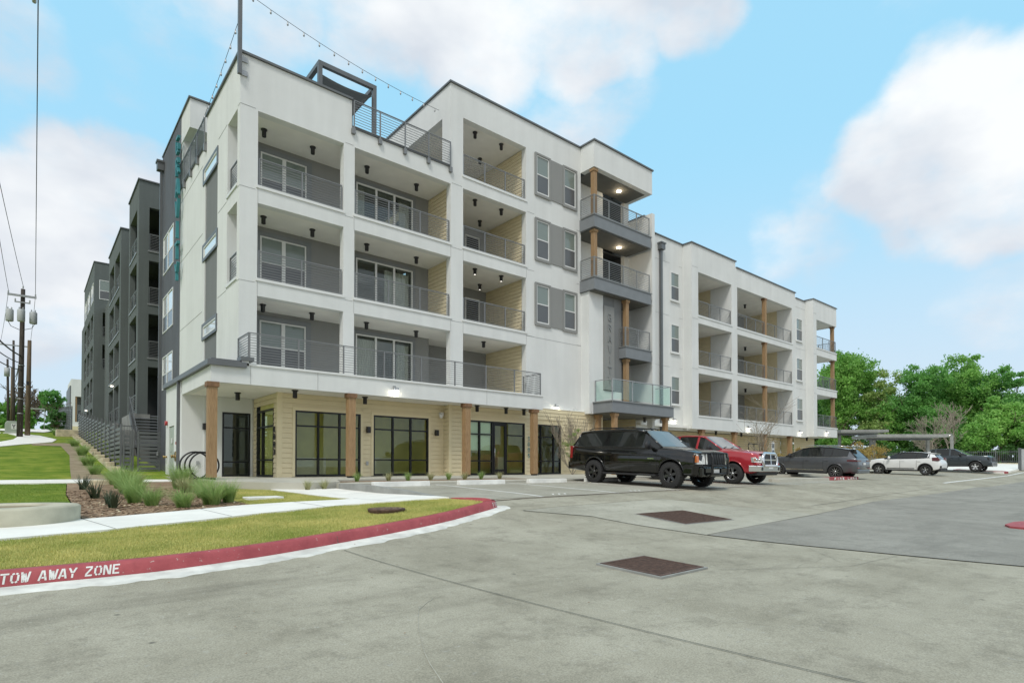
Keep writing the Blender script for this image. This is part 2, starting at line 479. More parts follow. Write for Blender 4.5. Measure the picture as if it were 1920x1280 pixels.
def chipmat(name, ca, cb, chip, thr=.66, sc=16):
    """worn paint: tonal drift plus chips where the concrete shows"""
    m = bpy.data.materials.new(name); m.use_nodes = True
    N, L = m.node_tree.nodes, m.node_tree.links
    b = N['Principled BSDF']; b.inputs['Roughness'].default_value = .62
    t = N.new('ShaderNodeTexCoord')
    def noi(s, d, r=.6):
        n = N.new('ShaderNodeTexNoise'); n.inputs['Scale'].default_value = s; n.inputs['Detail'].default_value = d; n.inputs['Roughness'].default_value = r
        L.new(t.outputs['Object'], n.inputs[0]); return n.outputs[0]
    def mp(src, a, c, hi=1.):
        n = N.new('ShaderNodeMapRange'); n.inputs['From Min'].default_value = a; n.inputs['From Max'].default_value = c; n.inputs['To Max'].default_value = hi; L.new(src, n.inputs[0]); return n.outputs[0]
    def mx(f, x, y):
        n = N.new('ShaderNodeMixRGB'); L.new(f, n.inputs[0])
        for i, c in ((1, x), (2, y)):
            if isinstance(c, tuple): n.inputs[i].default_value = (*c, 1)
            else: L.new(c, n.inputs[i])
        return n.outputs[0]
    base = mx(mp(noi(3, 8, .7), .35, .65), ca, cb)
    base = mx(mp(noi(7, 9, .75), .56, .70, .45), base, tuple(q * .6 for q in ca))
    base = mx(mp(noi(sc, 10, .72), thr, thr + .025, .85), base, chip)
    L.new(base, b.inputs['Base Color'])
    bp = N.new('ShaderNodeBump'); bp.inputs['Strength'].default_value = .4; bp.inputs['Distance'].default_value = .006
    L.new(noi(60, 5), bp.inputs['Height']); L.new(bp.outputs[0], b.inputs['Normal'])
    return m

M = {}
M['red'] = chipmat('red_kerb_paint', (.30, .050, .058), (.42, .085, .092), (.50, .40, .36), .625)
M['wpaint'] = chipmat('white_road_paint', (.66, .66, .62), (.80, .80, .77), (.42, .40, .33), .60, 22)
M['white'] = stuccomat('white_stucco', (.705, .72, .70), .07)
M['grey'] = stuccomat('mid_grey_stucco', (.27, .275, .265), .05)
M['sgrey'] = stuccomat('slate_grey_stucco', (.20, .21, .21), .06)
M['dark'] = stuccomat('dark_green_grey_stucco', (.13, .147, .142), .12)
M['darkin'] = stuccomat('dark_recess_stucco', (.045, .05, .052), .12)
M['band'] = pm('grey_painted_band', (.20, .215, .225), .6, .06)
M['joint'] = pm('control_joint', (.40, .41, .40), .9, .05)
M['coping'] = pm('metal_coping', (.14, .147, .15), .45, .08, metal=.3)
M['soffit'] = pm('soffit_paint', (.80, .79, .74), .9, .04, 1.5)
M['dsoffit'] = pm('dark_soffit_paint', (.13, .13, .115), .8, .06)
M['siding'] = pm('cream_lap_siding', (.70, .61, .40), .75, .03, 3, bump=.05, bscale=90)
M['sidingtrim'] = pm('cream_trim_board', (.72, .63, .41), .7, .03)
M['metalsid'] = pm('grey_board_siding', (.145, .155, .165), .5, .10, 2, metal=.15, stretch=(3, 3, .3))
M['rail'] = pm('grey_rail_paint', (.22, .225, .225), .45, .06, metal=.4)
M['railpale'] = pm('pale_grey_rail_paint', (.26, .27, .265), .45, .06, metal=.3)
M['wood'] = pm('cedar_post', (.255, .155, .072), .7, .3, 6, bump=.2, bscale=40, stretch=(9, 9, .8), col2=(.38, .245, .125))
M['woodcap'] = pm('weathered_cedar', (.20, .11, .055), .75, .25, 8)
M['wframe'] = pm('white_vinyl_frame', (.70, .71, .69), .5, .03)
M['bframe'] = pm('black_aluminium_frame', (.018, .019, .020), .35, .1, metal=.4)
M['blind'] = pm('closed_blind_behind_glass', (.17, .21, .185), .25, .06, 1, coat=1.0, stretch=(.3, .3, 25))
M['screen'] = pm('insect_screen_pane', (.085, .09, .092), .35, .08, 2, coat=.6, crough=.12)
M['paneb'] = pm('painted_reflection_pane', (.80, .82, .82), .06, .05, .6, coat=1)  # near-white base colour stands in for bright sky reflected in the glass
M['black'] = pm('black_metal', (.012, .012, .013), .4, .1)
M['glow'] = pm('lit_lamp_lens', (.9, .9, .85), .4, .01, emit=(1, .9, .72), estr=11)
M['glowsoft'] = pm('soft_lit_lens', (.9, .9, .85), .4, .01, emit=(1, .95, .85), estr=2.5)
M['teal'] = pm('teal_letter_paint', (.03, .20, .22), .5, .1)
M['chrome'] = pm('chrome', (.72, .73, .74), .09, .03, metal=1)
M['steel'] = pm('galvanised_steel', (.38, .39, .39), .45, .15, 8, metal=.6)
M['brass'] = pm('brass', (.42, .30, .14), .35, .15, metal=.9)
M['redp'] = pm('red_enamel', (.38, .03, .03), .4, .1)
M['gstorefront'] = glassmat('storefront_glass', (.90, .93, .84), 1.5)
M['gbal'] = glassmat('balustrade_glass', (.92, .985, .95), 1.50)
M['glassdoor'] = glassmat('patio_door_glass', (.80, .84, .82), 1.55)
M['inolive'] = pm('olive_interior_paint', (.74, .70, .28), .9, .08)
M['ingrey'] = pm('grey_interior_wall', (.45, .44, .36), .9, .08)
M['inwhite'] = pm('interior_white', (.75, .73, .65), .9, .05)
M['curtain'] = pm('pale_curtain', (.62, .58, .52), .9, .12, 1.5, stretch=(9, 9, .4))
M['shade'] = pm('roller_shade', (.62, .74, .70), .8, .04)
M['floor'] = pm('interior_floor', (.45, .42, .34), .4, .1)

M['pave'] = pavemat('driveway_concrete', (.305, .285, .22), (.415, .392, .312), (.165, .152, .115))
M['pavegrey'] = pavemat('grey_lane_concrete', (.25, .24, .208), (.325, .315, .275), (.16, .155, .135), 2)
M['pavelight'] = pavemat('pale_new_concrete', (.35, .335, .27), (.46, .445, .37), (.235, .225, .18), 3)
M['park'] = pavemat('parking_concrete', (.33, .315, .255), (.42, .405, .34), (.22, .21, .175), 4)
M['walk'] = pm('sidewalk_concrete', (.80, .79, .73), .88, .07, 1.3, bump=.25, bscale=200)
M['slabc'] = pm('platform_concrete', (.47, .455, .385), .85, .12, .9, bump=.2, bscale=160)
M['kerbc'] = pm('grey_kerb_concrete', (.27, .275, .255), .9, .18, 2, bump=.25, bscale=120)
M['ringc'] = pm('tan_riser_concrete', (.44, .42, .32), .88, .18, 2.5, bump=.3, bscale=60)
M['stopc'] = pm('wheel_stop_concrete', (.72, .72, .68), .85, .14, 3, bump=.3, bscale=90)
M['gutter'] = pm('white_overspray_concrete', (.66, .655, .60), .85, .2, 4, bump=.3, bscale=160)
M['grout'] = pm('dark_joint_filler', (.085, .085, .07), .95, .35, 9)
M['rust'] = pm('rusty_grate_iron', (.115, .070, .052), .75, .35, 14, metal=.3, bump=.4, bscale=60)
M['void'] = pm('dark_void', (.012, .011, .010), 1, .1)
M['lawn'] = groundmat('lawn_soil_and_thatch', (.18, .20, .04), (.34, .33, .09), (.52, .44, .18))
M['lawnfar'] = groundmat('mown_lawn', (.085, .155, .010), (.17, .25, .022), (.32, .33, .06), 1.1, .40, .61)
M['mulch'] = groundmat('bark_mulch', (.15, .10, .06), (.30, .21, .14), (.46, .36, .25), 3)
M['dirt'] = groundmat('bare_sandy_soil', (.24, .19, .12), (.33, .27, .18), (.42, .35, .25), 2)
M['stonew'] = pm('cream_limestone_block', (.56, .49, .34), .9, .22, 4, bump=.5, bscale=30)
M['blade'] = leafmat('grass_blades', (.24, .34, .05), (.82, .71, .28), .7, .9, .3)
M['bladeg'] = leafmat('green_grass_blades', (.13, .26, .035), (.34, .42, .08), .7, .8, .25)
M['fount'] = leafmat('ornamental_grass', (.17, .32, .07), (.50, .62, .24), .6, 3, .4)
M['fountdry'] = leafmat('dry_ornamental_grass', (.28, .32, .14), (.58, .54, .30), .7, 3, .3)
M['yucca'] = leafmat('yucca_leaf', (.035, .055, .03), (.09, .12, .06), .5, 3, .1)
M['gold'] = leafmat('golden_dry_shrub', (.28, .19, .045), (.48, .38, .12), .7, 1.2, .3)
M['bark'] = pm('grey_brown_bark', (.16, .125, .09), .95, .3, 6, bump=.5, bscale=30)
M['barkpale'] = pm('pale_bare_bark', (.30, .26, .20), .95, .25, 6)
M['pole'] = pm('creosote_pole', (.06, .05, .042), .9, .35, 3, bump=.4, bscale=30, stretch=(6, 6, .5))
M['poleb'] = pm('brown_pole', (.13, .095, .06), .9, .3, 3, stretch=(6, 6, .5))
M['wire'] = pm('weathered_cable', (.06, .06, .06), .6, .1)
M['tank'] = pm('transformer_grey', (.42, .44, .44), .5, .06)
M['boxgreen'] = pm('pale_utility_cabinet', (.38, .43, .37), .6, .08)
M['tyre'] = pm('tyre_rubber', (.022, .022, .022), .8, .2, 20, bump=.4, bscale=60)
M['cglass'] = pm('dark_car_glass', (.010, .012, .011), .05, .05, 2, coat=.4, spec=.4)
M['wsglass'] = pm('windscreen_glass', (.13, .14, .135), .10, .1, 2, coat=.5, spec=.5)
M['plastic'] = pm('black_trim_plastic', (.02, .02, .021), .55, .1)
M['lamp'] = pm('clear_headlamp', (.62, .62, .58), .08, .25, 14, coat=1, metal=.2)
M['amber'] = pm('amber_lens', (.60, .16, .03), .2, .1, coat=1)
M['tail'] = pm('red_tail_lens', (.30, .02, .02), .15, .15, coat=1)
M['tail2'] = pm('smoked_tail_lens', (.13, .05, .055), .12, .2, coat=1)
M['alloy'] = pm('alloy_rim', (.45, .46, .47), .22, .08, metal=.9)
M['brim'] = pm('black_rim', (.015, .015, .016), .25, .1, coat=.6)
M['silver'] = pm('silver_hubcap', (.62, .63, .64), .3, .05, metal=.6)
def paint(n, c, metal=.0, rough=.35):
    M[n] = pm(n, c, rough, .03, 3, metal=metal, coat=.75, spec=.4)
paint('paint_black', (.003, .0033, .0033), 0, .10)
paint('paint_red', (.40, .03, .04), .15, .2)
paint('paint_grey', (.105, .112, .122), .6)
paint('paint_white', (.72, .73, .72), 0)
paint('paint_slate', (.052, .066, .075), .5)
# ------------------------------------------------------------------ terrain heights
def lerp(t, pts):
    if t <= pts[0][0]: return pts[0][1]
    for (a, b), (c, d) in zip(pts, pts[1:]):
        if t <= c: return b + (d - b) * (t - a) / (c - a)
    return pts[-1][1]
PAVE_Y = [(-5, -1.42), (2, -1.36), (5, -1.28), (7.8, -1.12), (9.3, -.86), (10.3, -.74), (15.3, -.56), (17.6, -.58)]
KERB = [(-30, 7.3), (-6, 7.28), (-.18, 7.26), (.75, 7.25), (1.24, 7.28), (2.16, 7.46), (3.36, 7.80), (5.29, 8.43), (6.73, 9.05), (7.48, 9.42)]
LAWN_Y = [(7, -.95), (12, -.86), (16, -.72), (20, -.62), (24, -.48), (28, -.2), (54, 2.2), (70, 3.4), (100, 5.0), (160, 6.5)]
def zpave(x, y):
    z = (lerp(y - .9, PAVE_Y) + lerp(y - .3, PAVE_Y) + lerp(y + .3, PAVE_Y) + lerp(y + .9, PAVE_Y)) / 4
    if x > 34: z += .009 * (min(x, 56) - 34)
    if x > 56: z += .026 * min(x - 56, 50)
    return z
def zlawn(x, y):
    yk = lerp(x, KERB)
    k = zpave(x, yk) + .15 + .02 * (y - yk)
    t = min(1, max(0, (y - 14) / 6.)); t = t * t * (3 - 2 * t)
    k -= .10 * min(1, max(0, (x - 4.5) / 2)) * min(1, max(0, (y - 11) / 3))
    return k * (1 - t) + lerp(y, LAWN_Y) * t
def inpoly(x, y, poly):
    c = False; j = len(poly) - 1
    for i in range(len(poly)):
        xi, yi = poly[i]; xj, yj = poly[j]
        if (yi > y) != (yj > y) and x < (xj - xi) * (y - yi) / (yj - yi) + xi: c = not c
        j = i
    return c
def densify(poly, step):
    out = []
    for i, p in enumerate(poly):
        q = poly[(i + 1) % len(poly)]; d = math.dist(p, q); n = max(1, int(d / step))
        out += [(p[0] + (q[0] - p[0]) * k / n, p[1] + (q[1] - p[1]) * k / n) for k in range(n)]
    return out
def sheet(name, poly, zf, step, mat, dz=0., thick=0., kind='structure', parent=None, near=None):
    """polygon triangulated with interior grid points and draped over zf"""
    b = densify(poly, near[4] if near else step)
    xs = [p[0] for p in b]; ys = [p[1] for p in b]
    pts = [Vector(p) for p in b]; nb = len(b)
    y = min(ys) + step / 2
    while y < max(ys):
        x = min(xs) + step / 2
        while x < max(xs):
            if inpoly(x, y, b) and not (near and near[0] < x < near[1] and near[2] < y < near[3]): pts.append(Vector((x, y)))
            x += step
        y += step
    if near:
        y = near[2]
        while y < near[3]:
            x = near[0]
            while x < near[1]:
                if inpoly(x, y, b): pts.append(Vector((x, y)))
                x += near[4]
            y += near[4]
    V, E, F, *_ = delaunay_2d_cdt(pts, [(i, (i + 1) % nb) for i in range(nb)], [], 1, 1e-5)
    vs = [(p.x, p.y, zf(p.x, p.y) + dz) for p in V]
    me = bpy.data.meshes.new(name)
    fs = [tuple(f) for f in F]
    n = len(vs)
    if thick:
        bm = bmesh.new()
        bv = [bm.verts.new(v) for v in vs]
        for f in fs:
            try: bm.faces.new([bv[i] for i in f])
            except ValueError: pass
        bmesh.ops.recalc_face_normals(bm, faces=bm.faces)
        if sum(f.normal.z for f in bm.faces) < 0: bmesh.ops.reverse_faces(bm, faces=bm.faces)
        be = [e for e in bm.edges if e.is_boundary]
        r = bmesh.ops.extrude_edge_only(bm, edges=be)
        for e in r['geom']:
            if isinstance(e, bmesh.types.BMVert): e.co.z -= thick
        bm.to_mesh(me); bm.free()
    else:
        me.from_pydata(vs, [], fs)
        bm = bmesh.new(); bm.from_mesh(me)
        bmesh.ops.recalc_face_normals(bm, faces=bm.faces)
        if sum(f.normal.z for f in bm.faces) < 0: bmesh.ops.reverse_faces(bm, faces=bm.faces)
        bm.to_mesh(me); bm.free()
    me.materials.append(mat)
    o = link_mesh(name, me, parent)
    if kind: o['kind'] = kind
    return o
def strip(pts, w, zf, dz, mb, m=0):
    """flat painted or filled line draped on the ground"""
    P = []
    for a, c in zip(pts, pts[1:]):
        n = max(1, int(math.dist(a, c) / .5))
        P += [(a[0] + (c[0] - a[0]) * k / n, a[1] + (c[1] - a[1]) * k / n) for k in range(n)]
    P.append(pts[-1])
    vs = []
    for i, p in enumerate(P):
        q0, q1 = P[max(0, i - 1)], P[min(len(P) - 1, i + 1)]
        d = Vector((q1[0] - q0[0], q1[1] - q0[1])).normalized(); nx, ny = -d.y * w / 2, d.x * w / 2
        for s in (1, -1):
            x, y = p[0] + s * nx, p[1] + s * ny
            vs.append((x, y, zf(x, y) + dz))
    mb.add(vs, [(2 * i, 2 * i + 1, 2 * i + 3, 2 * i + 2) for i in range(len(P) - 1)], m)

# base ground that reaches the horizon, below everything else
gm = MB()
gx = [-600, -200, -60, -20, 4, 20, 40, 60, 90, 110, 150, 300, 900]
gy = [-600, -200, -60, -10, 0, 10, 25, 50, 80, 110, 160, 300, 900]
def zbase(x, y):
    if y > 20 and x < 12: return lerp(y, LAWN_Y) - .8
    if x > 34: return zpave(x, min(y, 12)) - .5 - (1.2 if y > 18 and x < 56 else 0)
    return -1.9
gm.add([(x, y, zbase(x, y)) for y in gy for x in gx],
       [(j * 13 + i, j * 13 + i + 1, (j + 1) * 13 + i + 1, (j + 1) * 13 + i) for j in range(12) for i in range(12)])
tag(gm.build('ground', M['dirt'], fixn=False), kind='structure')

# concrete paving: driveway, parking bays and the lane to the right
PAVE = [(-30, -30), (150, -30), (150, 15.7), (7.35, 15.7)] + [(7.35, 10.3)] + [(7.52, 9.6)] + [(x, y + .02) for x, y in reversed(KERB)]
sheet('driveway', PAVE, zpave, 2.0, M['pave'], near=(-4, 37, 1, 15.6, .4))
sheet('parking_bays', [(7.38, 15.68), (7.4, 10.42), (13.0, 10.55), (30.2, 10.8), (30.2, 15.68)], zpave, .4, M['park'], .006)
sheet('lane', [(9.38, 5.71), (9.93, 3.5), (10.38, 1.55), (11.5, -3), (60, -6), (110, -5), (110, 8.5), (60, 8.4), (29.6, 7.15), (21.5, 6.94), (15.2, 6.2), (11.6, 5.92)], zpave, 2., M['pavegrey'], .007, near=(9, 37, -2, 8.6, .4))
sheet('concrete_patch', [(7.87, 9.02), (9.02, 8.15), (9.2, 7.05), (9.38, 5.74), (11.6, 5.95), (15.1, 6.23), (15.3, 6.9), (13.6, 8.84), (13.07, 9.31), (9.21, 9.15)], zpave, .35, M['pavelight'], .007)
# joints: filler lines along the slabs
jm = MB()
for pts, w in (([(3.27, 7.4), (3.50, 5.6), (3.76, 3.5), (3.90, 2.4), (4.05, 1.2), (4.3, -1)], .011),
               ([(9.38, 5.7), (9.93, 3.5), (10.38, 1.55), (11.5, -3)], .035),
               ([(9.38, 5.7), (9.2, 7.05), (9.02, 8.15), (7.87, 9.02)], .014), ([(7.87, 9.02), (9.21, 9.15), (13.07, 9.31), (13.6, 8.84), (15.3, 6.9)], .014),
               ([(9.38, 5.72), (11.6, 5.93), (15.2, 6.2), (21.5, 6.94)], .014),
                ([(17.3, 7.2), (34, 8.3)], .015),
               ([(15.2, 6.2), (16, 3), (17, -2)], .010), ([(6.7, 3.9), (8.4, 3.0), (9.9, 2.9)], .006)):
    strip(pts, w, zpave, .0105, jm)
tag(jm.build('slab_joint', M['grout'], fixn=False), kind='structure')
# hairline cracks
ck = MB(); crn = random.Random(21)
for (x, y, a, L_) in ((8.6, 3.2, .5, 1.8), (6.7, 3.95, -.6, 2.2), (12.5, 3.4, .4, 2.5), (10.0, 10.9, .1, 2), (3.8, 3.0, .1, 1.5)):
    pts = [(x, y)]
    for k in range(int(L_ / .07)):
        a += crn.gauss(0, .13); pts.append((pts[-1][0] + .07 * cos(a), pts[-1][1] + .07 * sin(a)))
    strip(pts, crn.uniform(.002, .004), zpave, .0100, ck)
tag(ck.build('hairline_crack', M['grout'], fixn=False), kind='structure')
# curved tyre scuff near the camera
sc = MB(); strip([(3.02, 4.78), (2.89, 4.69), (2.70, 4.52), (2.56, 4.29), (2.42, 4.05), (2.29, 3.79), (2.17, 3.55), (2.08, 3.33), (1.9, 2.8), (1.8, 2.3)], .007, zpave, .005, sc)
tag(sc.build('tyre_scuff', M['pavelight'], fixn=False), kind='structure')

# lawns, beds and walks on the left
LAWNZ = lambda x, y: zlawn(x, y)
KIN = [(x - .06 * (x > 1.5), y + .17) for x, y in KERB]
sheet('front_lawn', [(x, y) for x, y in KIN[:-1]] + [(7.22, 9.52), (7.18, 10.75), (6.8, 10.95), (5.11, 11.42), (3.2, 11.07), (1.61, 10.52), (.89, 10.21), (-.26, 9.86), (-6, 9.62), (-30, 9.5)], LAWNZ, .6, M['lawn'], -.015)
WALK = [(-30, 9.5), (-6, 9.6), (-.26, 9.84), (.89, 10.19), (1.61, 10.5), (3.2, 11.05), (5.11, 11.40), (6.8, 10.93), (7.2, 10.75), (7.2, 16.9), (5.5, 17.6), (5.75, 15.2), (5.9, 12.95), (5.5, 12.82), (3.74, 12.93), (3.3, 12.92), (1.9, 12.46), (.68, 12.01), (-.3, 11.45), (-6, 11.2), (-30, 11)]
sheet('sidewalk', WALK, LAWNZ, .5, M['walk'], .02, .1)
wj = MB()
for a, b in (((1.0, 10.24), (.72, 12.0)), ((2.75, 10.9), (2.62, 12.72)), ((4.6, 11.33), (4.5, 12.9)), ((-1.2, 9.82), (-1.6, 11.4)), ((6.0, 11.2), (5.95, 12.95)), ((5.8, 14.7), (7.15, 14.7))):
    strip([a, b], .018, LAWNZ, .0225, wj)
tag(wj.build('sidewalk_joint', M['kerbc'], fixn=False), kind='structure')
BED = [(.95, 22.5), (.75, 18), (.75, 14.5), (.72, 12.05), (1.9, 12.5), (3.3, 12.96), (3.62, 12.97), (3.6, 14.6), (3.75, 17.0), (4.1, 19.2), (4.3, 22.5)]
sheet('planting_bed', BED, LAWNZ, .45, M['mulch'], .012)
sheet('lawn', [(-40, 11.0), (-6, 11.22), (-.3, 11.47), (.70, 12.05), (.73, 14.5), (.73, 18), (.93, 22.45), (-40, 22.45)], LAWNZ, .9, M['lawnfar'], 0)
sheet('lawn_corner', [(3.66, 12.97), (5.5, 12.84), (5.88, 12.97), (5.73, 15.2), (5.48, 17.7), (5.3, 22), (4.3, 22), (4.1, 19.2), (3.75, 17.0), (3.62, 14.6)], LAWNZ, .5, M['lawn'], 0)
sheet('footpath', [(-40, 22.9), (1.2, 22.6), (4.2, 22.5), (4.2, 23.6), (1.2, 24.3), (-40, 24.5)], LAWNZ, .9, M['walk'], .03, .1)
sheet('hillside_lawn', [(-60, 22.4), (4.4, 22.4), (4.4, 60), (9, 60), (9, 150), (-60, 150)], LAWNZ, 2.2, M['lawnfar'], -.01)
sheet('dirt_track', [(1.15, 24.6), (2.2, 24.4), (2.1, 30), (2.2, 36), (2.4, 44), (1.8, 46), (.2, 45), (.2, 43.4), (1.5, 43), (1.6, 36), (1.35, 30)], LAWNZ, .8, M['dirt'], .012)
sheet('concrete_path', [(-6, 38.5), (-1.4, 41), (-.3, 43.6), (1.2, 46.5), (1.5, 49.5), (.7, 54), (-.5, 57.3), (-1.1, 57), (-.5, 52.5), (-.7, 48.5), (-1.6, 44), (-3, 41.7), (-6, 40)], LAWNZ, 1.0, M['walk'], .03, .1)
sheet('road', [(-3, 64), (1.0, 62), (5.5, 84), (6, 110), (3, 110), (2, 84)], LAWNZ, 2., M['walk'], .05)

# raised platform under the porch and the strip along the bays

sheet('porch_platform', [(4.05, 18.8), (5.35, 17.7), (6.4, 17.15), (7.5, 17.3), (7.9, 18.5), (15.2, 18.5), (15.6, 17.3), (31.0, 17.3), (54, 17.3), (54, 22), (4.05, 25.5)], lambda x, y: -.385 - .035 * max(0, 20 - y), 1.0, M['slabc'], 0, .32)
sheet('bay_walk', [(7.3, 15.72), (7.3, 17.1), (7.9, 17.25), (31, 17.25), (31, 15.72)], lambda x, y: -.50, 1.0, M['slabc'], 0, .2)
sheet('plant_strip', [(7.95, 17.3), (7.95, 18.45), (15.15, 18.45), (15.5, 17.3)], lambda x, y: -.50, .6, M['mulch'], .006, .1)
sheet('wing_walk', [(31.02, 14.9), (31.02, 17.25), (58, 17.25), (58, 14.9)], lambda x, y: zpave(x, y) + .13, 1.0, M['slabc'], 0, .2)
sheet('far_walk', [(58, 9.8), (58, 16), (62, 24), (110, 34), (110, 12.5), (86, 12), (70, 10.2)], zpave, 2.0, M['walk'], .10, .2)

# grey tapering kerb between the walk and the first bay
kb = MB()
ys = [16.7, 15.5, 14, 12.8, 11.8, 11.2, 10.75]
top = [.0, .01, .01, .0, -.03, -.07, -.12]
vs = []
for y, t in zip(ys, top):
    zt = max(zpave(7.4, y) + .055 + t, zpave(7.4, y) + .012); zb = min(zlawn(7, y), zt) - .2
    vs += [(7.19, y, zb), (7.20, y, zt), (7.36, y, zt), (7.37, y, zb)]
fs = [(4 * i + k, 4 * i + (k + 1) % 4, 4 * i + 4 + (k + 1) % 4, 4 * i + 4 + k) for i in range(6) for k in range(4)] + [(0, 1, 2, 3), (27, 26, 25, 24)]
kb.add(vs, fs)
tag(kb.build('grey_kerb', M['kerbc']), kind='structure')

# ---- red kerb: swept profile along the gutter line
def kerb_arc(pts):
    s = [0]
    for a, b in zip(pts, pts[1:]): s.append(s[-1] + math.dist(a, b))
    return s
def smooth_path(pts, n=6):
    out = []
    for i in range(len(pts) - 1):
        p0, p1, p2, p3 = pts[max(i - 1, 0)], pts[i], pts[i + 1], pts[min(i + 2, len(pts) - 1)]
        for k in range(n):
            t = k / n
            out.append(tuple(.5 * ((2 * b) + (-a + c) * t + (2 * a - 5 * b + 4 * c - d) * t * t + (-a + 3 * b - 3 * c + d) * t ** 3) for a, b, c, d in zip(p0, p1, p2, p3)))
    out.append(pts[-1])
    return out
KP = smooth_path(KERB[1:2] + [(-3, 7.27)] + KERB[2:] + [(7.56, 9.58), (7.50, 9.95), (7.40, 10.75)], 14)
KS = kerb_arc(KP)
PROF = [(-.005, -.02), (.0, .0), (.018, .075), (.035, .118), (.055, .14), (.085, .15), (.17, .15), (.172, .02)]
PL = [0]
for a, b in zip(PROF, PROF[1:]): PL.append(PL[-1] + math.dist(a, b))
def kerb_pt(s, h, off=0.):
    """s along the kerb, h along the profile from the gutter upward"""
    s = max(0, min(KS[-1] - 1e-4, s)); i = max(k for k in range(len(KS) - 1) if KS[k] <= s)
    t = (s - KS[i]) / (KS[i + 1] - KS[i]); x = KP[i][0] + (KP[i + 1][0] - KP[i][0]) * t; y = KP[i][1] + (KP[i + 1][1] - KP[i][1]) * t
    d = Vector((KP[i + 1][0] - KP[i][0], KP[i + 1][1] - KP[i][1])).normalized(); n = Vector((-d.y, d.x))
    h += PL[1]
    j = max(k for k in range(len(PL) - 1) if PL[k] <= h); u = (h - PL[j]) / (PL[j + 1] - PL[j])
    a, b = PROF[j], PROF[j + 1]; o, z = a[0] + (b[0] - a[0]) * u, a[1] + (b[1] - a[1]) * u
    nd = Vector((b[0] - a[0], b[1] - a[1])).normalized(); o -= nd.y * off; z += nd.x * off
    taper = 1 - .75 * max(0, min(1, (s - (KS[-1] - 1.0)) / 1.0))
    return (x + n.x * o, y + n.y * o, zpave(x, y) + z * taper)
km = MB(); nP = len(PROF); vs = []
for i, (x, y) in enumerate(KP):
    q0, q1 = KP[max(0, i - 1)], KP[min(len(KP) - 1, i + 1)]
    d = Vector((q1[0] - q0[0], q1[1] - q0[1])).normalized(); n = Vector((-d.y, d.x))
    taper = 1 - .75 * max(0, min(1, (KS[i] - (KS[-1] - 1.0)) / 1.0))
    for o, z in PROF: vs.append((x + n.x * o, y + n.y * o, zpave(x, y) + (z * taper if z > 0 else z)))
km.add(vs, [(i * nP + k, i * nP + k + 1, (i + 1) * nP + k + 1, (i + 1) * nP + k) for i in range(len(KP) - 1) for k in range(nP - 1)], 0, True)
kerb = tag(km.build('red_kerb', M['red']), kind='structure')
jl = MB()
for s in (KS[[i for i, p in enumerate(KP) if p[0] > 3.3][0]], 2.2):
    vs = [kerb_pt(s + e, h, .0012) for h in (0, .05, .1, .15, .2, .26) for e in (-.006, .006)]
    jl.add(vs, [(2 * i, 2 * i + 1, 2 * i + 3, 2 * i + 2) for i in range(5)])
jl.build('kerb_joint', M['grout'], kerb, fixn=False)
# pale gutter strip beside the kerb
gs = MB(); vs = []
NG = len(KP) - 28
for i, (x, y) in enumerate(KP[:NG]):
    q0, q1 = KP[max(0, i - 1)], KP[i + 1]
    d = Vector((q1[0] - q0[0], q1[1] - q0[1])).normalized(); n = Vector((d.y, -d.x))
    w = .30 + .07 * noise.noise(Vector((x * 2.3, y * 2, 0))) + .05 * noise.noise(Vector((x * 9, y * 9, 4))) + (.0 if x < 4 else -.02 * (x - 4))
    for o in (0.004, w * .5, w, w + .02): vs.append((x + n.x * o, y + n.y * o, zpave(x + n.x * o, y + n.y * o) + (.006 if o <= w else -.006)))
gs.add(vs, [(i * 4 + k, i * 4 + k + 1, i * 4 + k + 5, i * 4 + k + 4) for i in range(NG - 1) for k in range(3)], 0, True)
tag(gs.build('pale_gutter', M['gutter'], fixn=False), kind='structure')

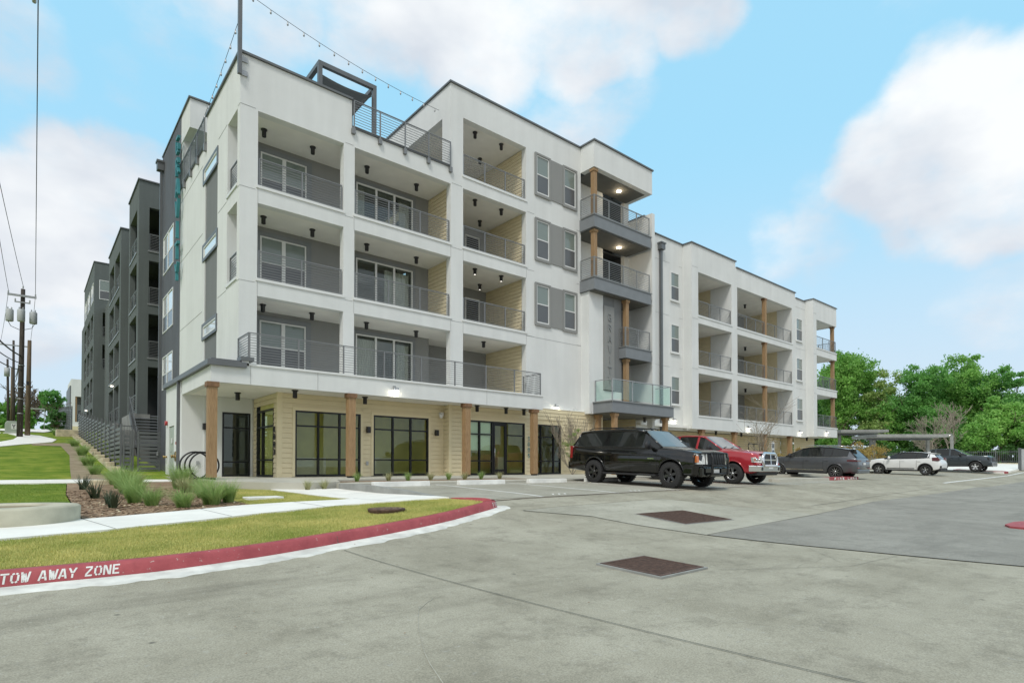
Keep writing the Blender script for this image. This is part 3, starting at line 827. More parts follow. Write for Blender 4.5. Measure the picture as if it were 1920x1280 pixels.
# ---- stroke lettering (also used on the building)
GL = {  # each stroke: (x0,y0,x1,y1) in a 0..1 box; gaps are the stencil bridges
 'T': [(0, .92, 1, .92), (.5, .80, .5, 0)],
 'O': [(.12, .22, .12, .78), (.88, .22, .88, .78), (.16, .84, .42, .93), (.84, .84, .58, .93), (.16, .16, .42, .07), (.84, .16, .58, .07)],
 'W': [(.06, 1, .24, 0), (.40, .85, .30, .05), (.46, .85, .66, 0), (.98, 1, .76, .05)],
 'A': [(.06, 0, .42, 1), (.56, 1, .92, 0), (.36, .28, .66, .28)],
 'Y': [(.06, 1, .42, .50), (.94, 1, .58, .50), (.5, .42, .5, 0)],
 'Z': [(.05, .92, .95, .92), (.88, .82, .14, .18), (.05, .08, .95, .08)],
 'N': [(.10, 0, .10, 1), (.24, .95, .76, .05), (.90, 0, .90, 1)],
 'E': [(.14, 0, .14, 1), (.28, .92, .95, .92), (.28, .52, .78, .52), (.28, .08, .95, .08)],
 'F': [(.14, 0, .14, 1), (.28, .92, .95, .92), (.28, .52, .78, .52)],
 'I': [(.5, 0, .5, 1)],
 'R': [(.14, 0, .14, 1), (.28, .92, .72, .92), (.85, .84, .85, .62), (.28, .52, .72, .52), (.55, .42, .92, 0)],
 'L': [(.14, 0, .14, 1), (.28, .08, .95, .08)],
 'G': [(.12, .2, .12, .8), (.2, .92, .88, .92), (.2, .08, .88, .08), (.88, .14, .88, .45), (.58, .46, .88, .46)],
 'V': [(.06, 1, .46, 0), (.94, 1, .54, 0)],
 '1': [(.55, 0, .55, 1), (.28, .78, .5, .95), (.25, .05, .85, .05)],
 '0': [(.12, .2, .12, .8), (.88, .2, .88, .8), (.2, .93, .8, .93), (.2, .07, .8, .07)],
 '5': [(.15, .93, .88, .93), (.15, .88, .15, .55), (.15, .55, .75, .55), (.86, .46, .86, .18), (.15, .07, .75, .07)],
 '3': [(.12, .93, .78, .93), (.86, .85, .86, .6), (.3, .52, .78, .52), (.86, .44, .86, .15), (.12, .07, .78, .07)],
 ' ': []}
def letter(mb, ch, mapf, w, h, th, m=0, div=3):
    """mapf(u, v) -> 3D point; strokes th thick"""
    for x0, y0, x1, y1 in GL[ch]:
        a, b = Vector((x0 * w, y0 * h)), Vector((x1 * w, y1 * h)); d = (b - a).normalized(); n = Vector((-d.y, d.x)) * th / 2
        vs = []
        for k in range(div + 1):
            p = a + (b - a) * k / div
            for s in (1, -1):
                q = p + n * s; vs.append(mapf(min(max(q.x, -th), w + th), min(max(q.y, 0), h)))
        mb.add(vs, [(2 * k, 2 * k + 1, 2 * k + 3, 2 * k + 2) for k in range(div)], m)
s0 = KS[[i for i, p in enumerate(KP) if p[0] > -.2][0]]
lm = MB()
def kerb_text(txt, sx, cw, gap, h0, hh, th, slant=.0):
    x = sx
    for ch in txt:
        letter(lm, ch, lambda u, v, x=x: kerb_pt(x + u + slant * v, h0 + v, .0025), cw, hh, th, 0, 4)
        x += (cw + gap) if ch != ' ' else cw * .85
    return x
kerb_text('TOW AWAY ZONE', s0 - .015, .064, .013, .030, .100, .0165, .12)
kerb_text('FIRE', KS[-1] - 1.52, .062, .012, .025, .10, .013, 0)
lm.build('stencil_lettering', M['wpaint'], kerb, fixn=False)

# painted lines
lines = MB()
for x in (9.75, 12.65, 15.55, 18.45, 21.35, 24.25, 27.15):
    strip([(x, 15.3), (x + .02, 10.45)], .10, zpave, .009, lines)
for k in range(6): strip([(38.6 + 2.75 * k, 14.6), (38.6 + 2.75 * k, 10.6)], .10, zpave, .009, lines)
strip([(38, 8.9), (70, 9.4)], .12, zpave, .009, lines)
tag(lines.build('parking_lines', M['wpaint'], fixn=False), kind='structure')
rl = MB(); strip([(7.62, 10.12), (9, 10.30), (12.65, 10.50), (16, 10.56), (20, 10.6)], .05, zpave, .010, rl)
tag(rl.build('red_lane_line', M['rust'], fixn=False), kind='structure')
wl = MB()
for x in (10.4, 10.62, 10.84, 13.6, 13.8, 14.0): strip([(x, 10.72), (x + .16, 10.92)], .05, zpave, .010, wl)
tag(wl.build('worn_white_stencil', M['wpaint'], fixn=False), kind='structure')

# kerb islands
def island(name, pts, mtop, mside, h=.14):
    mb = MB(); n = len(pts)
    b = [(x, y, zpave(x, y) - .05) for x, y in pts]; t = [(x, y, zpave(x, y) + h) for x, y in pts]
    cx = sum(p[0] for p in pts) / n; cy = sum(p[1] for p in pts) / n
    ti = [(x + (cx - x) * .12, y + (cy - y) * .12, zpave(x, y) + h) for x, y in pts]
    mb.add(b + t, [(i, (i + 1) % n, n + (i + 1) % n, n + i) for i in range(n)], 0)
    mb.add(t + ti, [(i, (i + 1) % n, n + (i + 1) % n, n + i) for i in range(n)], 0)
    mb.add(ti, [tuple(range(n))], 1)
    return tag(mb.build(name, [mside, mtop]), kind='structure')
island('kerb_island', [(24.8, 12.1), (24.8, 11.95), (25.1, 11.75), (30.2, 11.70), (30.2, 12.1)], M['slabc'], M['slabc'])
isl = island('kerb_island', [(30.21, 12.1), (30.21, 11.70), (33.9, 11.68), (34.2, 11.78), (34.3, 12.0), (34.2, 12.1)], M['red'], M['red'])
im = MB()
for k, ch in enumerate('FIRE LANE'):
    letter(im, ch, lambda u, v, k=k: (30.75 + k * .34 + u, 11.676, zpave(31, 11.7) + .01 + v), .25, .125, .05)
im.build('stencil_lettering', M['wpaint'], isl, fixn=False)
island('kerb_island', [(16.3, 2.65), (16.7, 2.8), (17.6, 2.8), (24, 1.4), (24, -4), (18, -4), (16.5, .9), (16.1, 1.9)], M['red'], M['red'], .05)
island('kerb_island', [(58.2, 13), (58.1, 10.4), (58.6, 9.8), (59.4, 9.7), (60, 10.2), (60.1, 13)], M['slabc'], M['red'])

# ---- drain grates
def grate(cx, cy, w, d, rz, label, nb):
    z = zpave(cx, cy)
    r = empty('drain_grate', (cx, cy, z + .028), rz)
    # tilt with the paving
    sl = (zpave(cx, cy + .5) - zpave(cx, cy - .5)); r.rotation_euler = (math.atan(sl) * cos(rz), 0, rz)
    tag(r, label, 'grate', 'storm drain grates in the driveway')
    f = MB()
    for s in (1, -1):
        f.box(s * w / 2, s * (w / 2 + .05), -d / 2 - .05, d / 2 + .05, -.04, .006)
        f.box(-w / 2, w / 2, s * d / 2, s * (d / 2 + .05), -.04, .006)
    f.build('frame', M['rust'], r)
    b = MB()
    for i in range(nb + 1):
        x = -w / 2 + w * i / nb
        b.box(x - .009, x + .009, -d / 2, d / 2, -.03, .002)
    for k in range(1, 7): b.box(-w / 2, w / 2, -d / 2 + d * k / 7 - .010, -d / 2 + d * k / 7 + .010, -.032, -.003)
    b.build('bars', M['rust'], r)
    MB().box(-w / 2, w / 2, -d / 2, d / 2, -.036, -.034).build('pit', M['void'], r)
    a = MB()
    for s in (1, -1):
        a.box(s * (w / 2 + .05), s * (w / 2 + .085), -d / 2 - .085, d / 2 + .085, -.04, -.001)
        a.box(-w / 2 - .05, w / 2 + .05, s * (d / 2 + .05), s * (d / 2 + .085), -.04, -.001)
    a.build('concrete_collar', M['kerbc'], r)
grate(6.13, 4.52, .84, .82, .02, 'smaller rusty square drain grate nearest the camera, chipped at its left corner', 26)
grate(11.12, 7.33, 1.56, 1.20, -.05, 'larger rusty drain grate set in the pale concrete patch', 40)

# ---- wheel stops
def wheel_stop(x, label):
    r = empty('wheel_stop', (x, 14.85, zpave(x, 14.85)))
    tag(r, label, 'wheel stop', 'concrete wheel stops at the heads of the parking bays')
    b = MB(); b.prism([(-.10, 0), (.10, 0), (.075, .15), (-.075, .15)], -.91, .91, 'X')
    b.build('body', M['stopc'], r, bevel=.012)
    c = MB()
    for s in (-.55, .55): c.lathe([(0, .1535), (.018, .1535), (.018, .148)], 10, c=(s, 0, 0))
    c.build('anchor_pin', M['rust'], r)
wheel_stop(8.3, 'pale concrete wheel stop nearest the grey tapering kerb, leftmost of the row')
wheel_stop(11.2, 'pale concrete wheel stop in front of the double glass doors')
wheel_stop(14.1, 'pale concrete wheel stop just left of the black vehicle')
wheel_stop(17.0, 'shaded concrete wheel stop behind the black vehicle')

# ---- round concrete riser and small cover in the grass
zr = zlawn(-.15, 12.2) - .07
r = tag(empty('manhole_riser', (-.32, 12.25, zr)), 'round raised concrete manhole ring beside the sidewalk', 'manhole')
MB().lathe([(1.02, -.1), (1.03, .30), (1.0, .33), (.62, .335), (.60, .30), (.585, .1)], 48).build('ring', M['ringc'], r)
MB().lathe([(0, .30), (.5, .305), (.58, .30)], 32).build('cover', M['dirt'], r)
cz = zlawn(5.15, 9.6)
r = tag(empty('manhole_cover', (5.12, 9.72, cz)), 'small round rusty brown manhole cover standing proud of the front lawn', 'manhole')
MB().lathe([(.30, -.05), (.33, .0), (.345, .035), (.345, .055), (.325, .062), (0, .066)], 32).build('lid', M['rust'], r)
kn = MB()
for i in range(60):
    a, q = random.random() * 6.28, .3 * sqrt(random.random())
    kn.box(q * cos(a) - .012, q * cos(a) + .012, q * sin(a) - .012, q * sin(a) + .012, .064, .069)
kn.build('stud_pattern', M['dirt'], r)
bx = MB(); bx.box(3.95, 4.75, 14.2, 14.75, zlawn(4.3, 14.4) - .1, zlawn(4.3, 14.4) + .05)
tag(bx.build('concrete_valve_box', M['stopc'], bevel=.015), 'flat rectangular concrete valve box in the grass beside the sidewalk', 'valve box')
bx = MB(); bx.box(1.45, 2.55, 21.4, 21.9, zlawn(2, 21.6) - .1, zlawn(2, 21.6) + .16)
tag(bx.build('limestone_block', M['stonew'], bevel=.05), 'low pale limestone block at the back of the planting bed', 'stone block')
# ------------------------------------------------------------------ building helpers
def wallY(mb, x0, x1, z0, z1, y0, y1, holes=(), m=0):
    """wall in an X-Z plane between y0 and y1; holes (xa, xb, za, zb)"""
    xs = sorted({x0, x1, *[max(x0, min(x1, h[i])) for h in holes for i in (0, 1)]})
    for a, b in zip(xs, xs[1:]):
        c = (a + b) / 2; z = z0
        for h in sorted([h for h in holes if h[0] < c < h[1]], key=lambda h: h[2]):
            if h[2] > z + 1e-6: mb.box(a, b, y0, y1, z, min(h[2], z1), m)
            z = max(z, h[3])
        if z < z1 - 1e-6: mb.box(a, b, y0, y1, z, z1, m)
def wallX(mb, y0, y1, z0, z1, x0, x1, holes=(), m=0):
    ys = sorted({y0, y1, *[max(y0, min(y1, h[i])) for h in holes for i in (0, 1)]})
    for a, b in zip(ys, ys[1:]):
        c = (a + b) / 2; z = z0
        for h in sorted([h for h in holes if h[0] < c < h[1]], key=lambda h: h[2]):
            if h[2] > z + 1e-6: mb.box(x0, x1, a, b, z, min(h[2], z1), m)
            z = max(z, h[3])
        if z < z1 - 1e-6: mb.box(x0, x1, a, b, z, z1, m)
def siding(mb, a0, a1, z0, z1, c, holes=(), axis='Y', bh=.178, m=0):
    """lap boards facing -Y (or -X): each board a wedge with its own under-edge"""
    z = z0
    while z < z1 - 1e-4:
        zt = min(z + bh, z1)
        segs = [(a0, a1)]
        for h in holes:
            if h[2] < zt - .02 and h[3] > z + .02:
                ns = []
                for s in segs:
                    if h[1] <= s[0] or h[0] >= s[1]: ns.append(s)
                    else:
                        if h[0] > s[0]: ns.append((s[0], h[0]))
                        if h[1] < s[1]: ns.append((h[1], s[1]))
                segs = ns
        for s in segs:
            P = [(s[0], c - .028, z), (s[1], c - .028, z), (s[1], c - .010, zt - .011), (s[0], c - .010, zt - .011), (s[0], c + .003, z), (s[1], c + .003, z), (s[0], c + .003, zt - .011), (s[1], c + .003, zt - .011)]
            if axis == 'X': P = [(q[1], q[0], q[2]) for q in P]
            mb.add(P, [(0, 1, 2, 3), (4, 5, 1, 0), (3, 2, 7, 6)], m)
        z = zt
def railing(mb, p0, p1, z, h=1.0, posts=1.35, n=10, base=0.0, m=0, endp=True):
    """flat-bar posts with thin horizontal rods and a top rail"""
    a, b = Vector((*p0, 0)), Vector((*p1, 0)); L = (b - a).length; d = (b - a).normalized()
    k = max(1, round(L / posts))
    for i in range(k + 1):
        if not endp and i in (0, k): continue
        p = a + d * min(max(L * i / k, .02), L - .02)
        mb.bar((p.x, p.y, z + base), (p.x, p.y, z + h), .04, .045, m, up=(d.x, d.y, 0))
    mb.bar((a.x, a.y, z + h), (b.x, b.y, z + h), .045, .03, m)
    for i in range(n):
        q = z + .09 + (h - .15) * i / (n - 1)
        mb.bar((a.x, a.y, q), (b.x, b.y, q), .016, .016 if i else .026, m)
WC = {}
def window(parent, x, y, z, w, h, rz=0, style='hung', sill=False, label=None, fm=None, pu=None, pl=None):
    """x,y,z: lower-left corner in world; local x right, y into the wall, z up"""
    key = (round(w, 3), round(h, 3), style, sill, str(fm), str(pu), str(pl))
    loc = Vector((x, y, z)) - parent.location
    if key in WC:
        o = copy_tree(WC[key]); o.location = loc; o.rotation_euler = (0, 0, rz)
        o.parent = parent
        return o
    f = MB(); F = .055
    fm = fm or M['wframe']
    if style == 'hung':
        f.box(0, F, 0, .07, 0, h); f.box(w - F, w, 0, .07, 0, h); f.box(F, w - F, 0, .07, 0, F); f.box(F, w - F, 0, .07, h - F, h)
        f.box(F, w - F, .006, .06, h * .5 - .025, h * .5 + .025)
        panes = [(F, w - F, h * .5 + .025, h - F, pu or M['blind'], .030), (F, w - F, F, h * .5 - .025, pl or M['screen'], .018)]
    elif style == 'double':
        f.box(0, F, 0, .07, 0, h); f.box(w - F, w, 0, .07, 0, h); f.box(F, w - F, 0, .07, 0, F); f.box(F, w - F, 0, .07, h - F, h)
        f.box(w / 2 - .07, w / 2 + .07, -.004, .075, F, h - F)
        panes = []
        for a, b in ((F, w / 2 - .07), (w / 2 + .07, w - F)):
            f.box(a, b, .006, .06, h * .45 - .025, h * .45 + .025)
            panes += [(a, b, h * .45 + .025, h - F, pu or M['blind'], .030), (a, b, F, h * .45 - .025, pl or M['screen'], .018)]
    elif style == 'slider3':
        f.box(0, F, 0, .09, 0, h); f.box(w - F, w, 0, .09, 0, h); f.box(F, w - F, 0, .09, 0, F); f.box(F, w - F, 0, .09, h - F, h)
        panes = []
        for k in range(3):
            a = F + (w - 2 * F) * k / 3; b = F + (w - 2 * F) * (k + 1) / 3
            if k: f.box(a - .045, a + .045, .004, .085, F, h - F)
            panes.append((a + (.045 if k else 0), b - (.045 if k < 2 else 0), F, h - F, M['glassdoor'], .04))
    elif style == 'fixed':
        f.box(0, F, 0, .07, 0, h); f.box(w - F, w, 0, .07, 0, h); f.box(F, w - F, 0, .07, 0, F); f.box(F, w - F, 0, .07, h - F, h)
        panes = [(F, w - F, F, h - F, pu or M['paneb'], .03)]
    if sill: f.box(-.04, w + .04, -.05, .02, -.09, -.003)
    o = f.build('window', fm, parent, bevel=0)
    o.location = loc; o.rotation_euler = (0, 0, rz)
    for a, b, c, d, m, dy in panes:
        MB().box(a, b, dy, dy + .008, c, d).build('pane', m, o)
    WC[key] = o
    return o
def storefront(parent, x, y, z, w, h, cols, rows, rz=0, name='storefront_window', door=None):
    """black aluminium framing: cols / rows = divider positions"""
    F = .06; f = MB()
    f.box(0, F, 0, .12, 0, h); f.box(w - F, w, 0, .12, 0, h); f.box(F, w - F, 0, .12, 0, .07); f.box(F, w - F, 0, .12, h - F, h)
    cs = [F] + cols + [w - F]
    for c in cols: f.box(c - .032, c + .032, .002, .118, .07, h - F)
    for k in range(len(cs) - 1):
        a = cs[k] + (.032 if k else 0); b = cs[k + 1] - (.032 if k < len(cs) - 2 else 0)
        if door is not None and k == door: continue
        for q in rows: f.box(a, b, .006, .112, q - .028, q + .028)
    o = f.build(name, M['bframe'], parent)
    o.location = Vector((x, y, z)) - parent.location; o.rotation_euler = (0, 0, rz)
    MB().box(F, w - F, .055, .062, .07, h - F).build('pane', M['gstorefront'], o)
    if door is not None:
        a = cs[door] + .032; b = cs[door + 1] - .032
        d = MB(); t = .09
        d.box(a + .01, a + t, -.012, .05, .02, h - .07); d.box(b - t, b - .01, -.012, .05, .02, h - .07)
        d.box(a + t, b - t, -.012, .05, .02, .24); d.box(a + t, b - t, -.012, .05, h - .19, h - .07)
        dd = d.build('door', M['bframe'], o)
        MB().tube([(a + .05, -.05, .75), (a + .05, -.05, 1.15)], .014).tube([(a + .05, -.05, .8), (a + .05, -.01, .8)], .01).tube([(a + .05, -.05, 1.1), (a + .05, -.01, 1.1)], .01).build('door_handle', M['steel'], dd) if False else None
        MB().tube([(a + .05, -.012, .78), (a + .05, -.055, .80), (a + .05, -.055, 1.18), (a + .05, -.012, 1.20)], .013).build('door_handle', M['chrome'], o)
    return o

# ================================================================== main white building
BL = (5.4, 20.73, -.38)
B = tag(empty('apartment_building', BL), 'white stucco apartment building with deep balconies, cream street-level siding and cedar posts', 'building')
def part(name, mb, mat, **k): return mb.build_split(name, mat, B, world=BL, **k)
L2, L3, L4, L5 = 3.25, 6.45, 9.66, 12.83
T2, T3, T4, T5 = 5.85, 9.06, 12.25, 15.39
# front wall with its balcony openings
w = MB()
H = [(5.98, 9.08, L2 - .01, T2), (5.98, 9.08, L3, T3), (5.98, 9.08, L4, T4), (9.52, 13.94, L2 - .01, T2), (9.52, 13.94, L3, T3), (9.52, 13.94, L4, T4)]
wallY(w, 5.4, 9.4, 3.0, 14.02, 20.73, 21.05, H)
wallY(w, 9.4, 13.94, 3.0, 12.95, 20.73, 21.05, H)
WH = [(a, b, z - 1.93, z - .07) for z in (15.33, 12.13, 8.95) for a, b in ((18.95, 19.80), (20.86, 21.70))]
H3 = [(14.6, 18.3, L2 - .01, T2), (14.6, 18.3, L3, T3), (14.6, 18.3, L4, T4), (14.6, 18.3, L5, T5)]
wallY(w, 13.94, 22.13, 2.84, 16.68, 20.73, 21.05, H3 + WH)
# left face
HL = [(21.05, 22.3, L3, T3), (21.05, 22.3, L4, T4), (23.72, 25.72, 3.0, 12.0)]
wallX(w, 21.05, 25.5, 3.0, 14.02, 5.4, 5.72, HL)
wallX(w, 25.5, 30.6, 3.0, 12.95, 5.4, 5.72, HL)
# block that rises beyond the terrace
wallX(w, 28.75, 30.6, 15.12, 16.42, 5.4, 5.72)
wallY(w, 5.72, 12.0, 15.12, 16.42, 28.75, 29.05)
wallX(w, 30.2, 30.6, 12.95, 15.12, 5.42, 5.9)
# sides of the upper storey over bays three
wallX(w, 21.05, 29.0, 12.95, 16.68, 13.94, 14.26, [(21.4, 27.5, 12.9, 15.39)])
part('wall', w, M['white'])
# slabs and ceilings seen inside the openings
s = MB()
for z in (T2, T3, T4):
    s.box(5.72, 13.94, 21.05, 23.9, z + .02, z + .4); s.box(13.94, 18.9, 21.05, 24.6, z + .02, z + .4)
s.box(14.26, 18.9, 21.05, 28.9, T5 + .02, T5 + .4)
part('balcony_slab', s, M['soffit'])
e = MB()   # white edge flashing at each sill
for z in (L3, L4):
    for a, b in ((5.93, 9.12), (9.47, 13.98), (14.55, 18.35)): e.box(a, b, 20.69, 20.80, z - .085, z + .012)
    e.box(5.36, 5.46, 21.0, 22.34, z - .085, z + .012)
e.box(14.55, 18.35, 20.69, 20.80, L5 - .085, L5 + .012)
part('sill_flashing', e, M['wframe'])
# control joints
j = MB()
for z in (T3 - .4 + .2, T4 - .02): pass
for z in (6.3, 9.5, 12.3):
    for a, b in ((5.4, 5.9), (9.14, 9.46), (14.0, 14.54), (18.36, 18.82), (21.8, 22.13)): j.box(a, b, 20.722, 20.732, z, z + .012)
    j.box(5.392, 5.402, 20.74, 21.0, z, z + .012); j.box(5.392, 5.402, 22.4, 23.6, z, z + .012); j.box(5.392, 5.402, 26.1, 30.55, z, z + .012)
for x in (5.985, 9.5, 13.95, 14.6, 18.31):
    for z in (L3 - .6, L4 - .6): j.box(x - .006, x + .006, 20.722, 20.732, z, z + .5)
j.box(18.3, 22.1, 20.722, 20.732, 6.28, 6.292)
part('control_joint', j, M['joint'])
# back walls of the balconies
g = MB()
BW = [(6.65, 8.40, 10.14 + d, 11.92 + d) for d in (0, -3.2, -6.4)]
B2 = [(10.49, 13.2, 9.50 + d, 11.97 + d) for d in (0, -3.2, -6.4)]
g2h = BW + B2
wallY(g, 5.72, 14.1, L2 - .3, T4 + .1, 22.75, 22.95, g2h)
for z0, z1 in ((L3 - .3, T3 + .1), (L4 - .3, T4 + .1)): wallY(g, 14.5, 18.6, z0, z1, 23.9, 24.1, [(16.95, 17.85, z0, z0 + 2.45)])
wallY(g, 14.5, 18.6, L2 - .3, T2 + .1, 23.9, 24.1)
part('balcony_back_wall', g, M['grey'])
l5 = MB(); siding(l5, 14.3, 18.6, L5 - .3, T5 + .02, 28.0); l5.box(14.3, 18.6, 28.02, 28.2, L5 - .3, T5); part('side_siding', l5, M['siding'])
c = MB()
for z0, z1 in ((L3 - .3, T3 + .02), (L4 - .3, T4 + .02)):
    siding(c, 21.06, 22.75, z0, z1, 14.08, axis='X'); siding(c, 21.06, 23.9, z0, z1, 18.31, axis='X')
    c.box(14.085, 14.5, 21.06, 23.9, z0, z1)
siding(c, 21.06, 23.9, L2 - .3, T2 + .02, 18.31, axis='X'); siding(c, 21.06, 28.0, L5 - .3, T5 + .02, 18.31, axis='X')
c.box(18.315, 18.6, 21.06, 28, L2 - .3, T5)
part('side_siding', c, M['siding'])
# copings
cp = MB()
cp.box(5.33, 9.42, 20.66, 21.1, 14.025, 14.10); cp.box(5.33, 5.78, 21.105, 25.52, 14.025, 14.10)
cp.box(9.40, 13.93, 20.68, 21.08, 12.955, 13.03); cp.box(5.35, 5.76, 25.53, 30.6, 12.955, 13.03)
cp.box(13.87, 22.2, 20.66, 21.1, 16.685, 16.76); cp.box(13.87, 14.32, 21.105, 29.05, 16.685, 16.76)
cp.box(5.33, 12.05, 28.68, 29.1, 16.425, 16.49); cp.box(5.33, 5.78, 29.105, 35.35, 16.425, 16.49)
cp.box(22.06, 27.07, 19.71, 20.1, 16.725, 16.80); cp.box(22.06, 22.4, 20.105, 22.5, 16.725, 16.80); cp.box(26.7, 27.07, 20.105, 22.5, 16.725, 16.80)
cp.box(26.95, 27.30, 20.3, 23, 14.36, 14.42)
cp.box(27.3, 32.0, 21.08, 21.5, 14.155, 14.22); cp.box(31.98, 37.5, 20.43, 20.9, 14.155, 14.22); cp.box(31.98, 32.3, 20.905, 21.5, 14.155, 14.22)
cp.box(37.51, 46.67, 20.43, 20.9, 13.755, 13.82); cp.box(46.68, 48.43, 20.43, 20.9, 13.375, 13.43)
cp.box(48.43, 53.17, 19.83, 20.3, 13.50, 13.56); cp.box(48.43, 48.8, 20.305, 23, 13.50, 13.56)
part('metal_coping', cp, M['coping'])
# roofs (closed so nothing shows through)
rf = MB()
rf.box(5.72, 13.94, 21.05, 35, 12.7, 12.85); rf.box(14.26, 27, 21.05, 35, 16.0, 16.2); rf.box(5.72, 12, 29.05, 35.3, 15.9, 16.0)
rf.box(27.3, 48.5, 21.5, 35, 13.0, 13.2)
part('roof', rf, M['band'])
so = MB(); so.box(5.72, 12.0, 29.05, 30.6, 15.12, 15.14); part('soffit', so, M['soffit'])
iw = MB(); wallY(iw, 5.9, 12, 12.95, 15.12, 30.6, 30.8); iw.box(14.2, 14.3, 22, 28, 12.9, 13.0)
part('terrace_wall', iw, M['grey'])
# railings: one part per balcony opening
for z in (L2, L3, L4, L5):
    for a, b in ((5.98, 9.08), (9.52, 13.94), (14.6, 18.3)):
        if z == L2 or (z == L5 and a != 14.6): continue
        r_ = MB(); railing(r_, (a + .04, 20.80), (b - .04, 20.80), z, .98)
        part('balcony_railing', r_, M['rail'])
for z in (L3, L4):
    r_ = MB(); railing(r_, (5.50, 21.09), (5.50, 22.26), z, .98, 1.0); part('balcony_railing', r_, M['rail'])
r_ = MB(); railing(r_, (5.38, 19.47), (18.08, 19.47), L2 + .02, 1.0, 1.5, 11); part('terrace_railing', r_, M['rail'])
r_ = MB(); railing(r_, (5.38, 19.47), (5.38, 20.7), L2 + .02, 1.0, 1.3, 11); part('terrace_railing', r_, M['rail'])
r_ = MB(); railing(r_, (18.08, 19.47), (18.08, 20.7), L2 + .02, 1.0, .9, 11); part('terrace_railing', r_, M['rail'])
r_ = MB(); railing(r_, (9.44, 20.66), (13.9, 20.66), 12.93, 1.08, 1.12, 10, base=-.18)
for i in range(5): r_.box(9.44 + 4.46 * i / 4 - .07, 9.44 + 4.46 * i / 4 + .07, 20.62, 20.73, 12.72, 12.93)
part('roof_terrace_railing', r_, M['rail'])
r_ = MB(); railing(r_, (5.33, 25.56), (5.33, 30.9), 12.93, 1.08, 1.3, 12, base=-.18)
for i in range(5): r_.box(5.29, 5.40, 25.56 + 5.34 * i / 4 - .07, 25.56 + 5.34 * i / 4 + .07, 12.66, 12.93)
part('roof_terrace_railing', r_, M['rail'])
# windows and patio doors
for d in (0, -3.2, -6.4):
    window(B, 6.65, 22.70, 10.14 + d, 1.75, 1.78, style='double')
    window(B, 10.49, 22.66, 9.50 + d, 2.71, 2.47, style='slider3')
    t = MB(); t.box(6.45, 6.64, 22.69, 22.745, 9.98 + d, 12.1 + d); t.box(8.41, 8.60, 22.69, 22.745, 9.98 + d, 12.1 + d); t.box(6.64, 8.41, 22.69, 22.745, 9.98 + d, 10.13 + d); t.box(6.64, 8.41, 22.69, 22.745, 11.93 + d, 12.1 + d)
    t.box(10.32, 10.48, 22.69, 22.745, 9.45 + d, 12.13 + d); t.box(13.21, 13.36, 22.69, 22.745, 9.45 + d, 12.13 + d); t.box(10.48, 13.21, 22.69, 22.745, 11.98 + d, 12.13 + d)
    part('window_surround', t, M['band'])
for z in (L3, L4): window(B, 16.95, 23.86, z - .3, .9, 2.45, style='fixed', pu=M['cglass'])
# rooms behind the patio doors: back wall, side walls, curtains
rm = MB()
for d in (0, -3.2, -6.4):
    rm.box(9.9, 13.9, 26.0, 26.1, 9.4 + d, 12.1 + d); rm.box(9.8, 9.9, 22.96, 26, 9.4 + d, 12.1 + d); rm.box(13.9, 14.0, 22.96, 26, 9.4 + d, 12.1 + d)
    rm.box(9.8, 14, 22.96, 26, 9.4 + d, 9.5 + d)
part('room_interior', rm, M['ingrey'])
for d, a, b in ((0, 10.55, 10.95), (0, 12.6, 13.1), (-3.2, 11.9, 13.1), (-6.4, 10.6, 11.5), (-6.4, 12.5, 13.1)):
    cu = MB(); n = 14
    vs = [(a + (b - a) * i / n, 22.86 + .03 * (i % 2), z) for i in range(n + 1) for z in (9.6 + d, 11.8 + d)]
    cu.add(vs, [(2 * i, 2 * i + 2, 2 * i + 3, 2 * i + 1) for i in range(n)]); part('curtain', cu, M['curtain'])
# grey framed window pairs on the plain wall
for zt in (15.33, 12.13, 8.95):
    p = MB(); x0, x1 = 18.84, 21.80; z0 = zt - 2.02
    wallY(p, x0, x1, z0, zt, 20.69, 20.728, [(18.95, 19.80, zt - 1.93, zt - .07), (20.86, 21.70, zt - 1.93, zt - .07)])
    for a, b in ((x0, 19.90), (20.76, x1)):
        wallY(p, a, b, z0 - .06, zt + .03, 20.655, 20.688, [(a + .10, b - .10, z0 + .07, zt - .06)])
    part('window_surround', p, M['sgrey'] if False else M['grey'])
    window(B, 18.95, 20.692, zt - 1.93, .85, 1.86); window(B, 20.86, 20.692, zt - 1.93, .84, 1.86)
# slot windows in the grey strip on the left face
st = MB(); st.box(5.44, 5.72, 23.72, 25.72, 3.0, 12.0); part('grey_panel', st, M['sgrey'])
for z0, z1 in ((11.40, 12.08), (8.28, 8.96), (5.08, 5.74)):
    fr = MB(); wallX(fr, 23.62, 26.02, z0, z1, 5.365, 5.44, [(23.78, 25.86, z0 + .11, z1 - .11)]); part('window_surround', fr, M['coping'])
    window(B, 5.375, 25.86, z0 + .11, 2.08, z1 - z0 - .22, rz=-pi / 2, style='fixed')
